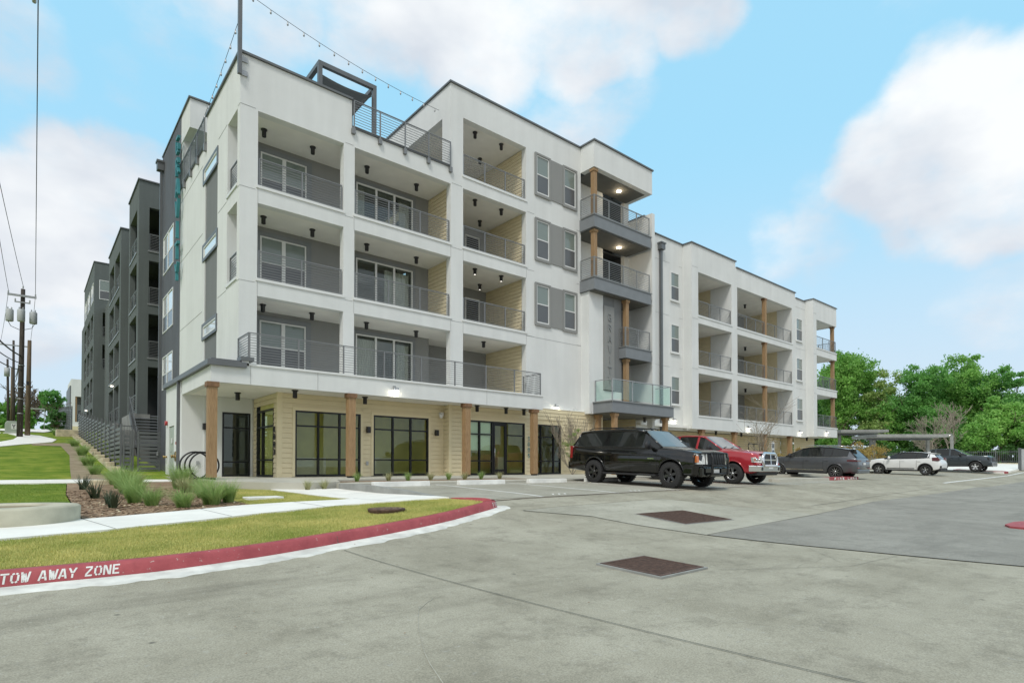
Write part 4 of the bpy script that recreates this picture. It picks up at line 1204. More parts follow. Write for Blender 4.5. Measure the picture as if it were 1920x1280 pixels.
# board siding block with double windows
ms = MB(); HS = [(32.1, 34.8, 9.95, 11.9), (32.1, 34.8, 6.9, 8.75), (32.1, 34.8, 3.95, 5.65)]
wallX(ms, 30.6, 35.3, -.4, 16.4, 5.38, 5.6, HS)
y = 30.75
while y < 35.25:
    for z0, z1 in ((-.4, 3.9), (5.7, 6.85), (8.8, 9.9), (11.95, 16.38)) if 32.05 < y < 34.85 else ((-.4, 16.38),): ms.box(5.355, 5.38, y - .02, y + .02, z0, z1)
    y += .3
ms.box(5.6, 7, 35.1, 35.3, -.4, 16.4)
part('metal_siding', ms, M['metalsid'])
for z0, z1 in ((9.95, 11.9), (6.9, 8.75), (3.95, 5.65)):
    window(B, 5.345, 34.8, z0, 2.7, z1 - z0, rz=-pi / 2, style='double', pu=M['paneb'])
ds = MB(); ds.box(5.2, 5.31, 34.95, 35.06, -.3, 15.55); ds.box(5.06, 5.36, 34.85, 35.2, 15.55, 15.95); ds.box(5.02, 5.36, 34.80, 35.24, 15.95, 16.05)
part('downspout', ds, M['coping'])
# teal letters down the left corner
for k, ch in enumerate('GRAVITY'):
    lt = MB(); z0 = 14.45 - k * .98
    for t in GL[ch]:
        a = Vector((5.20, 30.55 - t[0] * .62, z0 + t[1] * .78)); b = Vector((5.20, 30.55 - t[2] * .62, z0 + t[3] * .78)); lt.bar(a, b, .12, .12)
    part('sign_letter', lt, M['teal'])
# ---- canopy over the porch
cn = MB()
cn.box(4.27, 18.15, 19.40, 19.62, 2.6, 3.24); cn.box(4.27, 4.5, 19.62, 23.69, 2.6, 3.1); cn.box(17.9, 18.15, 19.62, 20.72, 2.6, 3.24)
part('canopy', cn, M['white'])
cs = MB(); cs.box(4.5, 17.9, 19.62, 23.69, 2.62, 3.2); cs.box(4.5, 5.4, 23.69, 26.8, 2.62, 3.18); part('canopy_soffit', cs, M['soffit'])
cj = MB()
for x in (5.42, 7.6, 14.9): cj.box(x - .006, x + .006, 19.392, 19.402, 2.62, 3.2)
part('control_joint', cj, M['joint'])
fl = MB(); fl.box(5.30, 18.19, 19.36, 19.46, 3.20, 3.27); fl.box(18.12, 18.19, 19.46, 20.7, 3.20, 3.27); part('sill_flashing', fl, M['wframe'])
gt = MB()
gt.box(4.15, 5.28, 19.28, 19.40, 3.11, 3.27); gt.box(4.15, 4.27, 19.40, 26.85, 3.11, 3.27); gt.box(4.27, 5.28, 19.40, 20.7, 3.245, 3.33); gt.box(4.27, 5.40, 20.7, 26.85, 3.105, 3.30)
gt.box(5.1, 5.5, 19.30, 19.75, 3.335, 3.46)
part('gutter', gt, M['coping'])
pb = MB(); pb.box(5.15, 5.36, 19.36, 19.46, 3.2, 3.335); part('stub_wall', pb, M['white'])
dn = MB(); dn.box(4.17, 4.27, 24.0, 24.1, -.4, 3.11); part('downspout', dn, M['coping'])
for x in (4.32, 8.83, 13.88, 17.65):
    p = MB(); p.box(x - .13, x + .13, 19.33, 19.59, -.34, 2.59)
    for z in (.35, 1.1, 1.9): p.box(x - .133, x + .133, 19.327, 19.593, z, z + .012)
    q = p.build('wood_post', M['wood'], B, world=BL, bevel=.012)
    MB().box(x - .17, x + .17, 19.29, 19.63, 2.44, 2.59).build('post_cap', M['woodcap'], q, world=BL)
    MB().box(x - .10, x + .10, 19.36, 19.56, -.42, -.34).build('post_shoe', M['black'], q, world=BL)
# ---- street level walls
sd = MB()
A_, B_ = (7.36, 9.88, -.36, 2.02), (10.42, 12.94, -.36, 2.02)
siding(sd, 6.9, 13.6, -.4, 2.62, 20.9, [(A_[0] - .1, A_[1] + .1, -.5, A_[3] + .12), (B_[0] - .1, B_[1] + .1, -.5, B_[3] + .12)])
siding(sd, 20.5, 20.9, -.4, 2.62, 13.72, axis='X')
C_, D_ = (14.44, 17.99, -.37, 2.03), (18.62, 20.39, -.37, 2.03)
siding(sd, 13.85, 23.4, -.4, 2.83, 20.5, [(C_[0] - .1, C_[1] + .1, -.5, C_[3] + .1), (D_[0] - .1, D_[1] + .1, -.5, D_[3] + .1)])
siding(sd, 21.0, 23.7, -.4, 2.62, 6.76, [(21.3, 23.3, -.5, 2.12)], axis='X')
siding(sd, 23.5, 29.2, -.4, 2.75, 23.5); siding(sd, 20.6, 23.5, -.4, 2.75, 26.5, axis='X')
part('lap_siding', sd, M['siding'])
tb = MB()
for x0, x1, z0, z1 in (A_, B_): wallY(tb, x0 - .1, x1 + .1, z0, z1 + .12, 20.86, 20.90, [(x0, x1, z0 - 1, z1)])
for x0, x1, z0, z1 in (C_, D_): wallY(tb, x0 - .1, x1 + .1, z0, z1 + .10, 20.46, 20.50, [(x0, x1, z0 - 1, z1)])
tb.box(6.73, 6.90, 20.87, 21.0, -.4, 2.62); tb.box(13.70, 13.85, 20.47, 20.6, -.4, 2.62); tb.box(23.38, 23.52, 20.46, 20.6, -.4, 2.8)
tb.box(13.86, 18.1, 20.475, 20.497, 2.5, 2.61)
part('trim_board', tb, M['sidingtrim'])
core = MB()   # solid wall behind the siding
wallY(core, 6.9, 13.8, -.5, 2.62, 20.905, 21.02, [(A_[0], A_[1], -.5, A_[3]), (B_[0], B_[1], -.5, B_[3])])
wallY(core, 13.8, 23.4, -.5, 2.83, 20.505, 20.62, [(C_[0], C_[1], -.5, C_[3]), (D_[0], D_[1], -.5, D_[3])])
part('street_wall', core, M['siding'])
tr = MB(); tr.box(18.16, 22.1, 20.50, 20.73, 2.79, 2.835); part('white_wall_edge', tr, M['white'])
# recess beside the corner, white
rw = MB(); wallY(rw, 4.27, 6.76, -.5, 2.62, 23.7, 23.9, [(5.62, 6.62, -.38, 2.05)]); wallX(rw, 23.9, 26.8, -.6, 3.1, 4.27, 4.45, [(25.1, 26.15, -.42, 1.56)])
rw.box(4.45, 5.4, 26.6, 26.8, -.6, 3.1); rw.box(5.0, 5.03, 23.68, 23.7, -.4, 2.6); rw.box(6.66, 6.69, 23.66, 23.7, -.4, 2.6)
part('recess_wall', rw, M['white'])
dr = MB(); dr.box(4.30, 4.36, 25.12, 26.13, -.40, 1.54); o = part('door', dr, M['boxgreen'])
MB().tube([(4.22, 25.3, .55), (4.22, 25.42, .55)], .02).build('handle', M['steel'], o, world=BL)
storefront(B, 5.62, 23.68, -.38, 1.0, 2.43, [], [.55, 1.85])
storefront(B, 7.36, 20.87, -.36, 2.52, 2.38, [.86, 1.68], [.62, 1.83])
storefront(B, 10.42, 20.87, -.36, 2.52, 2.38, [.86, 1.68], [.62, 1.83])
storefront(B, 14.44, 20.47, -.37, 3.55, 2.40, [.90, 1.62, 2.42], [.62, 1.80], door=2)
storefront(B, 18.62, 20.47, -.37, 1.77, 2.40, [.42, 1.28], [.62, 1.80])
storefront(B, 6.74, 23.28, -.38, 1.95, 2.48, [.62], [.62, 1.85], rz=-pi / 2, name='entry_glazing')
# rooms behind the shopfronts
def room(x0, x1, y0, y1, z0, z1, mw):
    r_ = MB(); r_.box(x0, x1, y1, y1 + .1, z0, z1); r_.box(x0 - .1, x0, y0, y1, z0, z1); r_.box(x1, x1 + .1, y0, y1, z0, z1)
    part('room_wall', r_, mw)
    f_ = MB(); f_.box(x0, x1, y0, y1, z0 - .1, z0); part('room_floor', f_, M['floor'])
    c_ = MB(); c_.box(x0, x1, y0, y1, z1, z1 + .05); part('room_ceiling', c_, M['inwhite'])
room(6.95, 13.5, 21.03, 23.2, -.37, 2.55, M['inolive']); room(14.0, 23.2, 20.63, 23.0, -.37, 2.55, M['inolive'])
fu = MB()
fu.box(7.5, 9.2, 22.6, 23.3, -.37, .35); fu.box(7.9, 7.95, 24.3, 24.45, .0, 1.7); fu.box(8.6, 9.7, 24.38, 24.46, .7, 1.5)
fu.box(11.0, 12.2, 22.5, 23.2, -.37, .38); fu.box(15.0, 16.0, 22.5, 23.2, -.37, .40); fu.box(17.4, 17.9, 21.8, 22.4, -.37, .45)
part('furniture', fu, M['inwhite'])
sh = MB(); sh.box(14.52, 15.30, 20.58, 20.59, .72, 1.95); sh.box(15.38, 16.0, 20.58, 20.59, .72, 1.95); part('roller_shade', sh, M['shade'])
# unit numbers
n1 = MB()
for k, ch in enumerate('1005'):
    letter(n1, ch, lambda u, v, k=k: (18.17 + u, 20.455, 1.22 - k * .27 + v), .13, .20, .035)
part('unit_number', n1, M['teal'])
n2 = MB()
for k, ch in enumerate('1003'):
    for t in GL[ch]: n2.bar((6.69, 21.12 - t[0] * .13, 1.22 - k * .27 + t[1] * .2), (6.69, 21.12 - t[2] * .13, 1.22 - k * .27 + t[3] * .2), .04, .04)
part('unit_number', n2, M['black'])
# ---- entry tower
tw = MB()
tw.box(22.13, 27.0, 19.78, 20.08, 15.4, 16.72); tw.box(22.13, 22.43, 20.08, 20.73, 15.4, 16.72); tw.box(26.7, 27.0, 20.08, 22.5, 15.4, 16.72)
wallY(tw, 22.13, 23.21, 2.72, 9.04, 20.15, 20.4); wallX(tw, 20.4, 20.73, 2.72, 9.04, 22.13, 22.4)
wallY(tw, 23.21, 24.72, 2.72, 4.0, 20.16, 20.4)
wallY(tw, 22.13, 24.7, 9.04, 15.4, 21.45, 21.7); tw.box(22.0, 22.14, 21.05, 21.7, 9.04, 15.4)
wallX(tw, 19.80, 23.2, 2.6, 14.36, 27.0, 27.26); tw.box(26.58, 27.0, 21.45, 21.7, 3.3, 15.4)
tw.box(27.02, 27.24, 19.84, 20.2, -.4, 2.6)
part('entry_tower_wall', tw, M['white'])
gp = MB(); gp.box(24.07, 24.74, 20.17, 21.45, 4.0, 9.04); gp.box(23.21, 24.07, 20.19, 20.4, 4.0, 9.04); part('grey_panel', gp, M['sgrey'])
sg = MB(); sg.box(23.24, 24.05, 20.09, 20.18, 4.05, 8.5); o = part('sign_panel', sg, M['grey'])
for k, ch in enumerate('GRAVITY'):
    lt = MB()
    for t in GL[ch]: lt.bar((23.5 + t[0] * .28, 20.07, 7.72 - k * .56 + t[1] * .38), (23.5 + t[2] * .28, 20.07, 7.72 - k * .56 + t[3] * .38), .045, .035)
    lt.build('sign_letter', M['railpale'], o, world=BL)
so = MB(); so.box(22.43, 26.7, 20.08, 21.45, 15.38, 15.42); part('tower_soffit', so, M['dsoffit'])
dk = MB()
for z0, z1 in ((12.9, 15.38), (9.7, 12.2), (6.45, 9.0), (3.3, 5.8)): dk.box(24.7, 26.58, 22.6, 22.7, z0, z1); dk.box(24.7, 24.72, 21.7, 22.6, z0, z1); dk.box(26.58, 26.6, 21.7, 22.6, z0, z1); dk.box(24.7, 26.6, 21.7, 22.6, z1, z1 + .05)
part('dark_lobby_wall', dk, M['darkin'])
sl = MB()
for z in (12.86, 9.66): sl.box(22.03, 26.78, 19.70, 21.44, z - .6, z)
sl.box(24.52, 26.78, 19.70, 21.44, 5.84, 6.42)
sl.box(22.42, 27.68, 18.88, 20.14, 2.74, 3.28); sl.box(24.75, 27.0, 20.14, 21.44, 2.76, 3.27)
part('entry_balcony', sl, M['band'])
sk = MB()
for z in (12.23, 9.03): sk.box(22.2, 26.7, 19.85, 21.4, z - .008, z + .02)
sk.box(24.6, 26.7, 19.85, 21.4, 5.815, 5.85)
sk.box(22.5, 27.6, 18.95, 21.4, 2.70, 2.735)
part('entry_soffit', sk, M['dsoffit'])
cpb = MB()
for z in (12.86, 9.66): cpb.box(21.99, 26.82, 19.66, 20.6, z, z + .05)
cpb.box(24.48, 26.82, 19.66, 20.6, 6.42, 6.47); cpb.box(22.36, 27.74, 18.83, 20.14, 3.28, 3.33)
part('entry_balcony_edge', cpb, M['railpale'])
for z, x in ((12.91, 22.08), (9.71, 22.08), (6.47, 24.56)):
    r_ = MB(); railing(r_, (x, 19.76), (26.7, 19.76), z, 1.02, 1.25, 10); railing(r_, (x, 19.76), (x, 20.7 if x < 23 else 20.15), z, 1.02, 1.25, 10, endp=True)
    part('balcony_railing', r_, M['railpale'])
for x, y, z0, z1 in ((22.32, 19.98, 12.91, 15.38), (22.32, 19.98, 9.71, 12.22), (24.88, 19.98, 6.47, 9.02), (24.88, 19.98, 3.33, 5.82), (22.85, 19.1, -.42, 2.7), (27.25, 19.15, -.42, 2.7), (22.85, 20.2, -.42, 2.7)):
    q = MB().box(x - .12, x + .12, y - .12, y + .12, z0, z1 - .002).build('wood_post', M['wood'], B, world=BL, bevel=.012)
    MB().box(x - .16, x + .16, y - .16, y + .16, z1 - .14, z1 - .004).build('post_cap', M['wood'], q, world=BL)
gr = MB()
gx_ = [22.55, 24.15, 25.9, 27.55]
for x in gx_: gr.bar((x, 18.98, 3.33), (x, 18.98, 4.42), .045, .05)
gr.bar((22.52, 18.98, 4.43), (27.58, 18.98, 4.43), .05, .04); gr.bar((22.55, 18.98, 4.43), (22.55, 20.12, 4.43), .05, .04); gr.bar((22.55, 20.1, 3.33), (22.55, 20.1, 4.43), .045, .05)
gr.bar((27.55, 18.98, 4.43), (27.55, 20.1, 4.43), .05, .04); gr.bar((27.55, 20.1, 3.33), (27.55, 20.1, 4.43), .045, .05)
gb = part('glass_balustrade', gr, M['steel'])
for a, b in zip(gx_, gx_[1:]): MB().box(a + .05, b - .05, 18.975, 18.987, 3.42, 4.38).build('glass_pane', M['gbal'], gb, world=BL)
MB().box(22.545, 22.557, 19.05, 20.05, 3.42, 4.38).build('glass_pane', M['gbal'], gb, world=BL)
MB().box(27.543, 27.555, 19.05, 20.05, 3.42, 4.38).build('glass_pane', M['gbal'], gb, world=BL)
# ---- wing
wg = MB()
WW = [(30.7, 31.6, 10.42, 12.18), (30.7, 31.6, 7.14, 8.92), (30.7, 31.6, 3.88, 5.62)]
wallY(wg, 27.26, 32.3, 2.28, 14.15, 21.15, 21.45, WW)
V2, V3, V4 = 5.95, 9.17, 12.45
HA = [(32.8, 36.9, L2, V2), (32.8, 36.9, L3, V3), (32.8, 36.9, L4, V4)]; HB = [(37.65, 46.06, L2, V2), (37.65, 46.06, L3, V3), (37.65, 46.06, L4, V4)]
wallY(wg, 32.05, 37.43, 2.38, 14.15, 20.5, 20.82, HA); wallY(wg, 37.43, 46.6, 2.38, 13.75, 20.5, 20.82, HB)
wg.box(32.05, 32.3, 20.82, 21.15, 2.3, 14.15)
WF = [(46.7, 47.75, 10.02, 11.8), (46.7, 47.75, 6.9, 8.6), (46.7, 47.75, 3.65, 5.45)]
wallY(wg, 46.6, 48.5, 2.35, 13.37, 20.5, 20.82, WF)
wallX(wg, 19.9, 23.0, 2.4, 13.5, 48.5, 48.75); wallY(wg, 48.75, 49.1, 2.4, 13.5, 19.9, 20.2)
wg.box(49.1, 53.1, 19.9, 20.2, 11.95, 13.5); wg.box(52.8, 53.1, 20.2, 23, 11.95, 13.5); wg.box(48.75, 53.1, 22.8, 23.1, 11.95, 13.5)
for z, t in ((L4, .62), (L3, .6)): wg.box(49.1, 53.1, 19.9, 22.8, z - t, z)
wg.box(49.1, 53.1, 19.9, 22.8, 2.45, L2)
for x0, x1 in ((36.55, 36.9), (45.7, 46.06)):
    pass
for z0, z1 in ((L2 - .2, V2), (L3 - .2, V3), (L4 - .2, V4)):
    wg.box(36.9, 37.1, 20.82, 22.1, z0, z1); wg.box(46.06, 46.3, 20.82, 21.7, z0, z1); wg.box(37.4, 37.65, 20.82, 23, z0, z1)
wg.box(48.75, 49.0, 20.2, 22.8, 2.45, 12.0)
part('wing_wall', wg, M['white'])
wd = MB()
for z0, z1 in ((L2 - .2, V2 + .1), (L3 - .2, V3 + .1), (L4 - .2, V4 + .1)):
    siding(wd, 22.1, 26.5, z0, z1, 36.95, axis='X'); wd.box(36.96, 37.2, 22.1, 26.5, z0, z1)
    siding(wd, 21.7, 24.5, z0, z1, 46.1, axis='X'); wd.box(46.11, 46.4, 21.7, 24.5, z0, z1)
part('side_siding', wd, M['siding'])
wb = MB()
for z0, z1 in ((L2 - .2, V2 + .1), (L3 - .2, V3 + .1), (L4 - .2, V4 + .1)):
    wallY(wb, 32.3, 36.95, z0, z1, 26.5, 26.7); wallY(wb, 37.5, 46.2, z0, z1, 24.5, 24.7, [(39.0, 42.2, z0, z0 + 2.4)])
    window(B, 39.0, 24.45, z0 + .02, 3.2, 2.35, style='slider3')
part('balcony_back_wall', wb, M['grey'])
rr = MB()
for z0, z1 in ((L2 - .2, V2 + .1), (L3 - .2, V3 + .1), (L4 - .2, V4 + .1)): rr.box(38.6, 42.6, 26.5, 26.6, z0, z1)
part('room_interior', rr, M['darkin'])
ws = MB()
for z in (V2, V3, V4):
    ws.box(32.3, 36.95, 20.82, 26.7, z + .02, z + .3); ws.box(37.5, 46.3, 20.82, 24.7, z + .02, z + .3)
ws.box(48.75, 52.8, 20.2, 22.8, 11.97, 12.1); ws.box(48.8, 52.9, 20.0, 22.8, 9.03, 9.045)
ws.box(27.3, 48.4, 20.85, 24, 2.42, 2.6)
part('balcony_slab', ws, M['soffit'])
we = MB()
for z in (L2, L3, L4):
    for a, b in ((32.75, 36.95), (37.6, 46.1)): we.box(a, b, 20.46, 20.56, z - .085, z + .012)
    we.box(49.05, 53.14, 19.86, 19.96, z - .08, z + .012)
part('sill_flashing', we, M['wframe'])
for z in (L2, L3, L4):
    for a, b in ((32.8, 36.9), (37.65, 41.7), (41.9, 46.06)):
        r_ = MB(); railing(r_, (a + .03, 20.57), (b - .03, 20.57), z, .98, 1.3); part('balcony_railing', r_, M['rail'])
    r_ = MB(); railing(r_, (49.12, 19.97), (53.05, 19.97), z, .98, 1.3); railing(r_, (53.05, 19.97), (53.05, 22.7), z, .98, 1.3); part('balcony_railing', r_, M['rail'])
    t_ = {L2: V2, L3: V3, L4: V4}[z]
    q = MB().box(41.68, 41.94, 20.52, 20.76, z + .013, t_ - .002).build('wood_post', M['wood'], B, world=BL)
    MB().box(41.64, 41.98, 20.50, 20.80, t_ - .14, t_ - .004).build('post_cap', M['woodcap'], q, world=BL)
    q = MB().box(52.72, 52.98, 20.03, 20.27, z + .013, {L2: 5.85, L3: 9.03, L4: 11.95}[z] - .002).build('wood_post', M['wood'], B, world=BL)
    MB().box(52.68, 53.02, 20.0, 20.31, {L2: 5.85, L3: 9.03, L4: 11.95}[z] - .14, {L2: 5.85, L3: 9.03, L4: 11.95}[z] - .004).build('post_cap', M['woodcap'], q, world=BL)
for z in (10.42, 7.14, 3.88): window(B, 30.7, 21.10, z, .9, 1.77, sill=True)
for z in (10.02, 6.85, 3.65): window(B, 46.7, 20.45, z, 1.05, 1.78, sill=True)
wj_ = MB()
for z in (12.7, 9.4, 6.2):
    wj_.box(27.3, 30.6, 21.142, 21.152, z, z + .012); wj_.box(31.65, 32.0, 21.142, 21.152, z, z + .012); wj_.box(32.07, 32.75, 20.492, 20.502, z, z + .012); wj_.box(46.65, 48.4, 20.492, 20.502, z, z + .012)
    wj_.box(48.52, 49.05, 19.892, 19.902, z - .3, z - .288)
part('control_joint', wj_, M['joint'])
dp = MB(); dp.box(29.52, 29.68, 20.98, 21.12, -.4, 13.25); dp.box(29.40, 29.80, 20.86, 21.14, 13.25, 13.6); dp.box(29.36, 29.84, 20.82, 21.14, 13.6, 13.68); part('downspout', dp, M['coping'])
ls = MB(); siding(ls, 27.3, 48.4, -.4, 2.38, 22.6); siding(ls, 48.6, 52.6, -.4, 2.4, 21.6); siding(ls, 21.6, 22.6, -.4, 2.4, 48.5, axis='X'); part('lap_siding', ls, M['siding'])
for x in (33.4, 37.5, 41.8, 45.9):
    q = MB().box(x - .14, x + .14, 20.55, 20.82, -.5, 2.37).build('wood_post', M['wood'], B, world=BL); MB().box(x - .18, x + .18, 20.52, 20.85, 2.22, 2.365).build('post_cap', M['woodcap'], q, world=BL)
for x in (34.5, 38.3, 43.0): storefront(B, x, 22.55, -.4, 1.8, 2.2, [.9], [1.6])
bk = MB(); bk.box(34, 47, 22.9, 23.0, -.4, 2.3); part('room_wall', bk, M['darkin'])
# a closed core so daylight cannot pass through the block
co = MB(); co.box(22.9, 27.2, 22.75, 24, 2.8, 14); co.box(27.3, 32.3, 24.7, 25, 2.4, 13.9); co.box(5.4, 54, 35.2, 35.4, -.5, 13.0); part('rear_wall', co, M['grey'])
# ---- lamps fixed to the building
def ceiling_lamp(x, y, z, lit=False):
    o = MB().lathe([(0, 0), (.11, 0), (.11, -.035), (.075, -.04), (.075, -.27), (.06, -.275), (.058, -.25), (0, -.25)], 16, c=(x, y, z)).build('ceiling_lamp', M['black'], B, world=BL)
    if lit: MB().lathe([(0, -.262), (.052, -.262)], 12, c=(x, y, z)).build('lens', M['glowsoft'], o, world=BL, fixn=False)
for z in (T4, T3, T2):
    for x in (6.49, 8.29, 10.54, 12.86): ceiling_lamp(x, 21.78, z + .02)
for z in (T5, T4, T3): 
    for x, y in ((15.68, 21.32), (17.22, 21.3), (17.22, 23.0)): ceiling_lamp(x, y, z + .02, z == T3)
ceiling_lamp(16.4, 21.6, T2 + .02)
for x, y in ((5.69, 21.9), (7.02, 19.95), (9.73, 20.2), (14.76, 19.9), (16.37, 19.9), (17.43, 19.9)): ceiling_lamp(x, y, 2.62)
for x in (23.6, 26.0): ceiling_lamp(x, 19.6, 2.7)
for z in (V4, V3, V2):
    ceiling_lamp(33.9, 22.0, z + .02); ceiling_lamp(39.4, 22.4, z + .02); ceiling_lamp(42.3, 22.4, z + .02)
for x in (33.9, 36.0, 39.4, 42.3, 50.2): ceiling_lamp(x, 21.2, 2.42)
def recessed(x, y, z):
    MB().lathe([(0, 0), (.13, 0), (.14, .01)], 20, c=(x, y, z - .012)).build('recessed_light', M['glow'], B, world=BL, fixn=False)
    l = bpy.data.lights.new('recessed_bulb', 'POINT'); l.energy = 16; l.color = (1, .82, .58); l.shadow_soft_size = .12
    lo = bpy.data.objects.new('recessed_bulb', l); COL.objects.link(lo); lo.parent = B; lo.location = Vector((x, y, z - .12)) - Vector(BL)
recessed(25.2, 20.7, 15.38); recessed(25.2, 20.7, 12.21)
def floodlight(x, y, z):
    o = MB().box(x - .05, x + .05, y - .03, y, z + .02, z + .14).tube([(x, y - .03, z + .08), (x - .02, y - .12, z + .04)], .03).lathe([(0, 0), (.05, 0), (.075, -.10)], 14, c=(x - .05, y - .14, z + .05)).lathe([(0, 0), (.05, 0), (.075, -.10)], 14, c=(x + .06, y - .14, z + .05)).build('floodlight', M['steel'], B, world=BL)
    MB().lathe([(0, -.10), (.07, -.10)], 14, c=(x - .05, y - .14, z + .045)).lathe([(0, -.10), (.07, -.10)], 14, c=(x + .06, y - .14, z + .045)).build('lens', M['glow'], o, world=BL, fixn=False)
    l = bpy.data.lights.new('floodlight_bulb', 'POINT'); l.energy = 3.5; l.color = (1, .92, .78); l.shadow_soft_size = .07
    lo = bpy.data.objects.new('floodlight_bulb', l); COL.objects.link(lo); lo.parent = B; lo.location = Vector((x, y - .2, z - .12)) - Vector(BL)
floodlight(10.51, 19.39, 2.88); floodlight(20.25, 20.72, 2.98); floodlight(39.0, 20.49, 2.75); floodlight(47.2, 20.49, 2.75); floodlight(50.8, 19.89, 2.85); floodlight(30.92, 21.13, 2.9)
def wall_lamp(x, y, z, dx=0, dy=-1):
    o = MB()
    if dy: o.box(x - .05, x + .05, y - .06, y, z + .05, z + .17); o.box(x - .065, x + .065, y - .19, y - .06, z, z + .24)
    else: o.box(x - .06, x, y - .05, y + .05, z + .05, z + .17); o.box(x - .19, x - .06, y - .065, y + .065, z, z + .24)
    o = o.build('wall_lamp', M['black'], B, world=BL)
for x, y in ((10.15, 20.88), (13.28, 20.88)): wall_lamp(x, y, 1.3)
wall_lamp(5.0, 23.70, 1.35); wall_lamp(4.6, 23.70, 1.35) if False else None
cmr = MB().box(13.45, 13.6, 20.72, 20.88, 2.15, 2.3).lathe([(0, -.16), (.06, -.14), (.085, -.06), (.085, 0)], 14, c=(13.45, 20.70, 2.2))
part('security_camera', cmr, M['wframe'])
vt = MB()
for x in (21.5, 21.75): vt.box(x, x + .14, 20.705, 20.727, 2.95, 3.08)
part('wall_vent', vt, M['wframe'])
ob = MB()
for x, y in ((10.1, 20.88), (18.35, 20.48), (4.75, 23.70)): ob.box(x, x + .09, y - .05, y, .05, .2)
part('outlet_box', ob, M['steel'])
# fire department connection and alarm by the side door
fd = MB(); fd.tube([(4.27, 26.48, 1.72), (4.18, 26.48, 1.72)], .09, 14); o = part('fire_alarm_bell', fd, M['redp'])
fd = MB(); fd.box(4.22, 4.27, 24.4, 24.54, .82, .92); part('alarm_plate', fd, M['redp'])
fd = MB()
for y, z in ((24.45, .38), (24.85, .38), (26.5, .38)): fd.tube([(4.27, y, z), (4.17, y, z)], .04, 12); fd.tube([(4.17, y, z), (4.13, y, z - .01)], .065, 12)
fd.tube([(4.25, 24.65, .38), (4.23, 24.65, .38)], .19, 20)
part('fire_hose_connection', fd, M['brass'])
pl_ = MB(); pl_.box(4.25, 4.268, 24.3, 24.7, 1.15, 1.55); pl_.box(4.27, 4.29, 25.5, 25.7, .9, 1.1); part('wall_plate', pl_, M['wframe'])
# ================================================================== dark block behind, stepping along the slope
DL = (4.9, 40.0, .8)
D = tag(empty('grey_apartment_block', DL), 'dark grey stucco apartment block stepping up the slope behind the slatted fence', 'building')
def dpart(name, mb, mat, **k): return mb.build_split(name, mat, D, world=DL, **k)
dw = MB(); X0 = 4.9
lv = [(12.83, 15.4), (9.66, 12.22), (6.45, 9.05), (3.3, 5.9)]
wallX(dw, 40.32, 44.3, .4, 16.9, X0, X0 + .3, [(40.8, 43.8, a, b) for a, b in lv])
wallY(dw, X0, 9.0, .4, 16.9, 40.0, 40.32, [(5.42, 8.4, a, b) for a, b in lv[:3]] + [(5.42, 8.4, 3.0, 5.9)])
wallX(dw, 48.82, 56.3, 1.2, 16.7, X0, X0 + .3, [(y0, y1, a - .05, b - .1) for a, b in lv for y0, y1 in ((49.2, 52.1), (52.7, 55.7))])
wallY(dw, X0, 9.0, 1.2, 16.7, 48.5, 48.82)
l3 = [(12.9, 15.3), (9.7, 12.1), (6.5, 8.9), (3.6, 5.8)]
wallX(dw, 70.32, 83, 2.5, 20.2, X0, X0 + .3, [(y0, y1, a, b) for a, b in l3 for y0, y1 in ((71, 74), (75, 78.5), (79.5, 82.5))] + [(71.0, 73.6, 16.5, 18.4), (75, 78, 16.5, 18.4), (79.5, 82, 16.5, 18.4)])
wallY(dw, X0, 9, 2.5, 20.2, 70.0, 70.32, [(5.6, 8.5, a, b) for a, b in l3[:2]] + [(5.3, 7.6, 16.6, 18.5)])
dpart('wall', dw, M['dark'])
dl = MB(); dl.box(6.6, 6.8, 35.4, 40, -.4, 15); dl.box(5.9, 6.1, 44.3, 48.5, 1, 15.5); dl.box(5.8, 6.0, 56.3, 70, 2, 15.8); dl.box(5.2, 9, 84, 92, 3, 17.3)
dpart('link_wall', dl, M['dark'])
dr_ = MB(); dr_.box(5.2, 9, 40.32, 44.3, 16.4, 16.6); dr_.box(5.2, 9, 48.82, 56.3, 16.2, 16.4); dr_.box(5.2, 9, 70.32, 83, 19.6, 19.8); dpart('roof', dr_, M['band'])
di = MB()
for y0, y1, z in ((40.32, 44.3, 0), (48.82, 56.3, -.05), (70.32, 83, .05)):
    for a, b in lv: di.box(5.2, 8.6, y0, y1, b + z + .02, b + z + .4)
di.box(8.4, 8.6, 40.4, 44.3, 1, 16); di.box(7.2, 7.4, 48.9, 56.3, 1, 16); di.box(7.6, 7.8, 70.4, 83, 2, 19)
di.box(5.2, 8.4, 44.1, 44.28, 1, 16); di.box(5.2, 7.2, 52.3, 52.5, 1, 16)
for y in (74.4, 79): di.box(5.2, 7.6, y, y + .2, 2, 19)
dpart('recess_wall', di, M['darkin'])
dc = MB()
dc.box(4.83, 9.05, 39.93, 40.35, 16.91, 16.98); dc.box(4.83, 5.25, 40.36, 44.35, 16.91, 16.98); dc.box(4.83, 9.05, 48.43, 48.85, 16.71, 16.78); dc.box(4.83, 5.25, 48.86, 56.35, 16.71, 16.78)
dc.box(4.83, 9.05, 69.93, 70.35, 20.21, 20.28); dc.box(4.83, 5.25, 70.36, 83, 20.21, 20.28)
dpart('metal_coping', dc, M['coping'])
de = MB()
for a, b in lv[:3]:
    de.box(4.86, 4.96, 40.75, 43.85, a - .09, a + .01); de.box(5.36, 8.45, 39.96, 40.06, a - .09, a + .01)
    de.box(4.86, 4.96, 49.15, 55.75, a - .14, a - .04)
dpart('sill_flashing', de, M['railpale'])
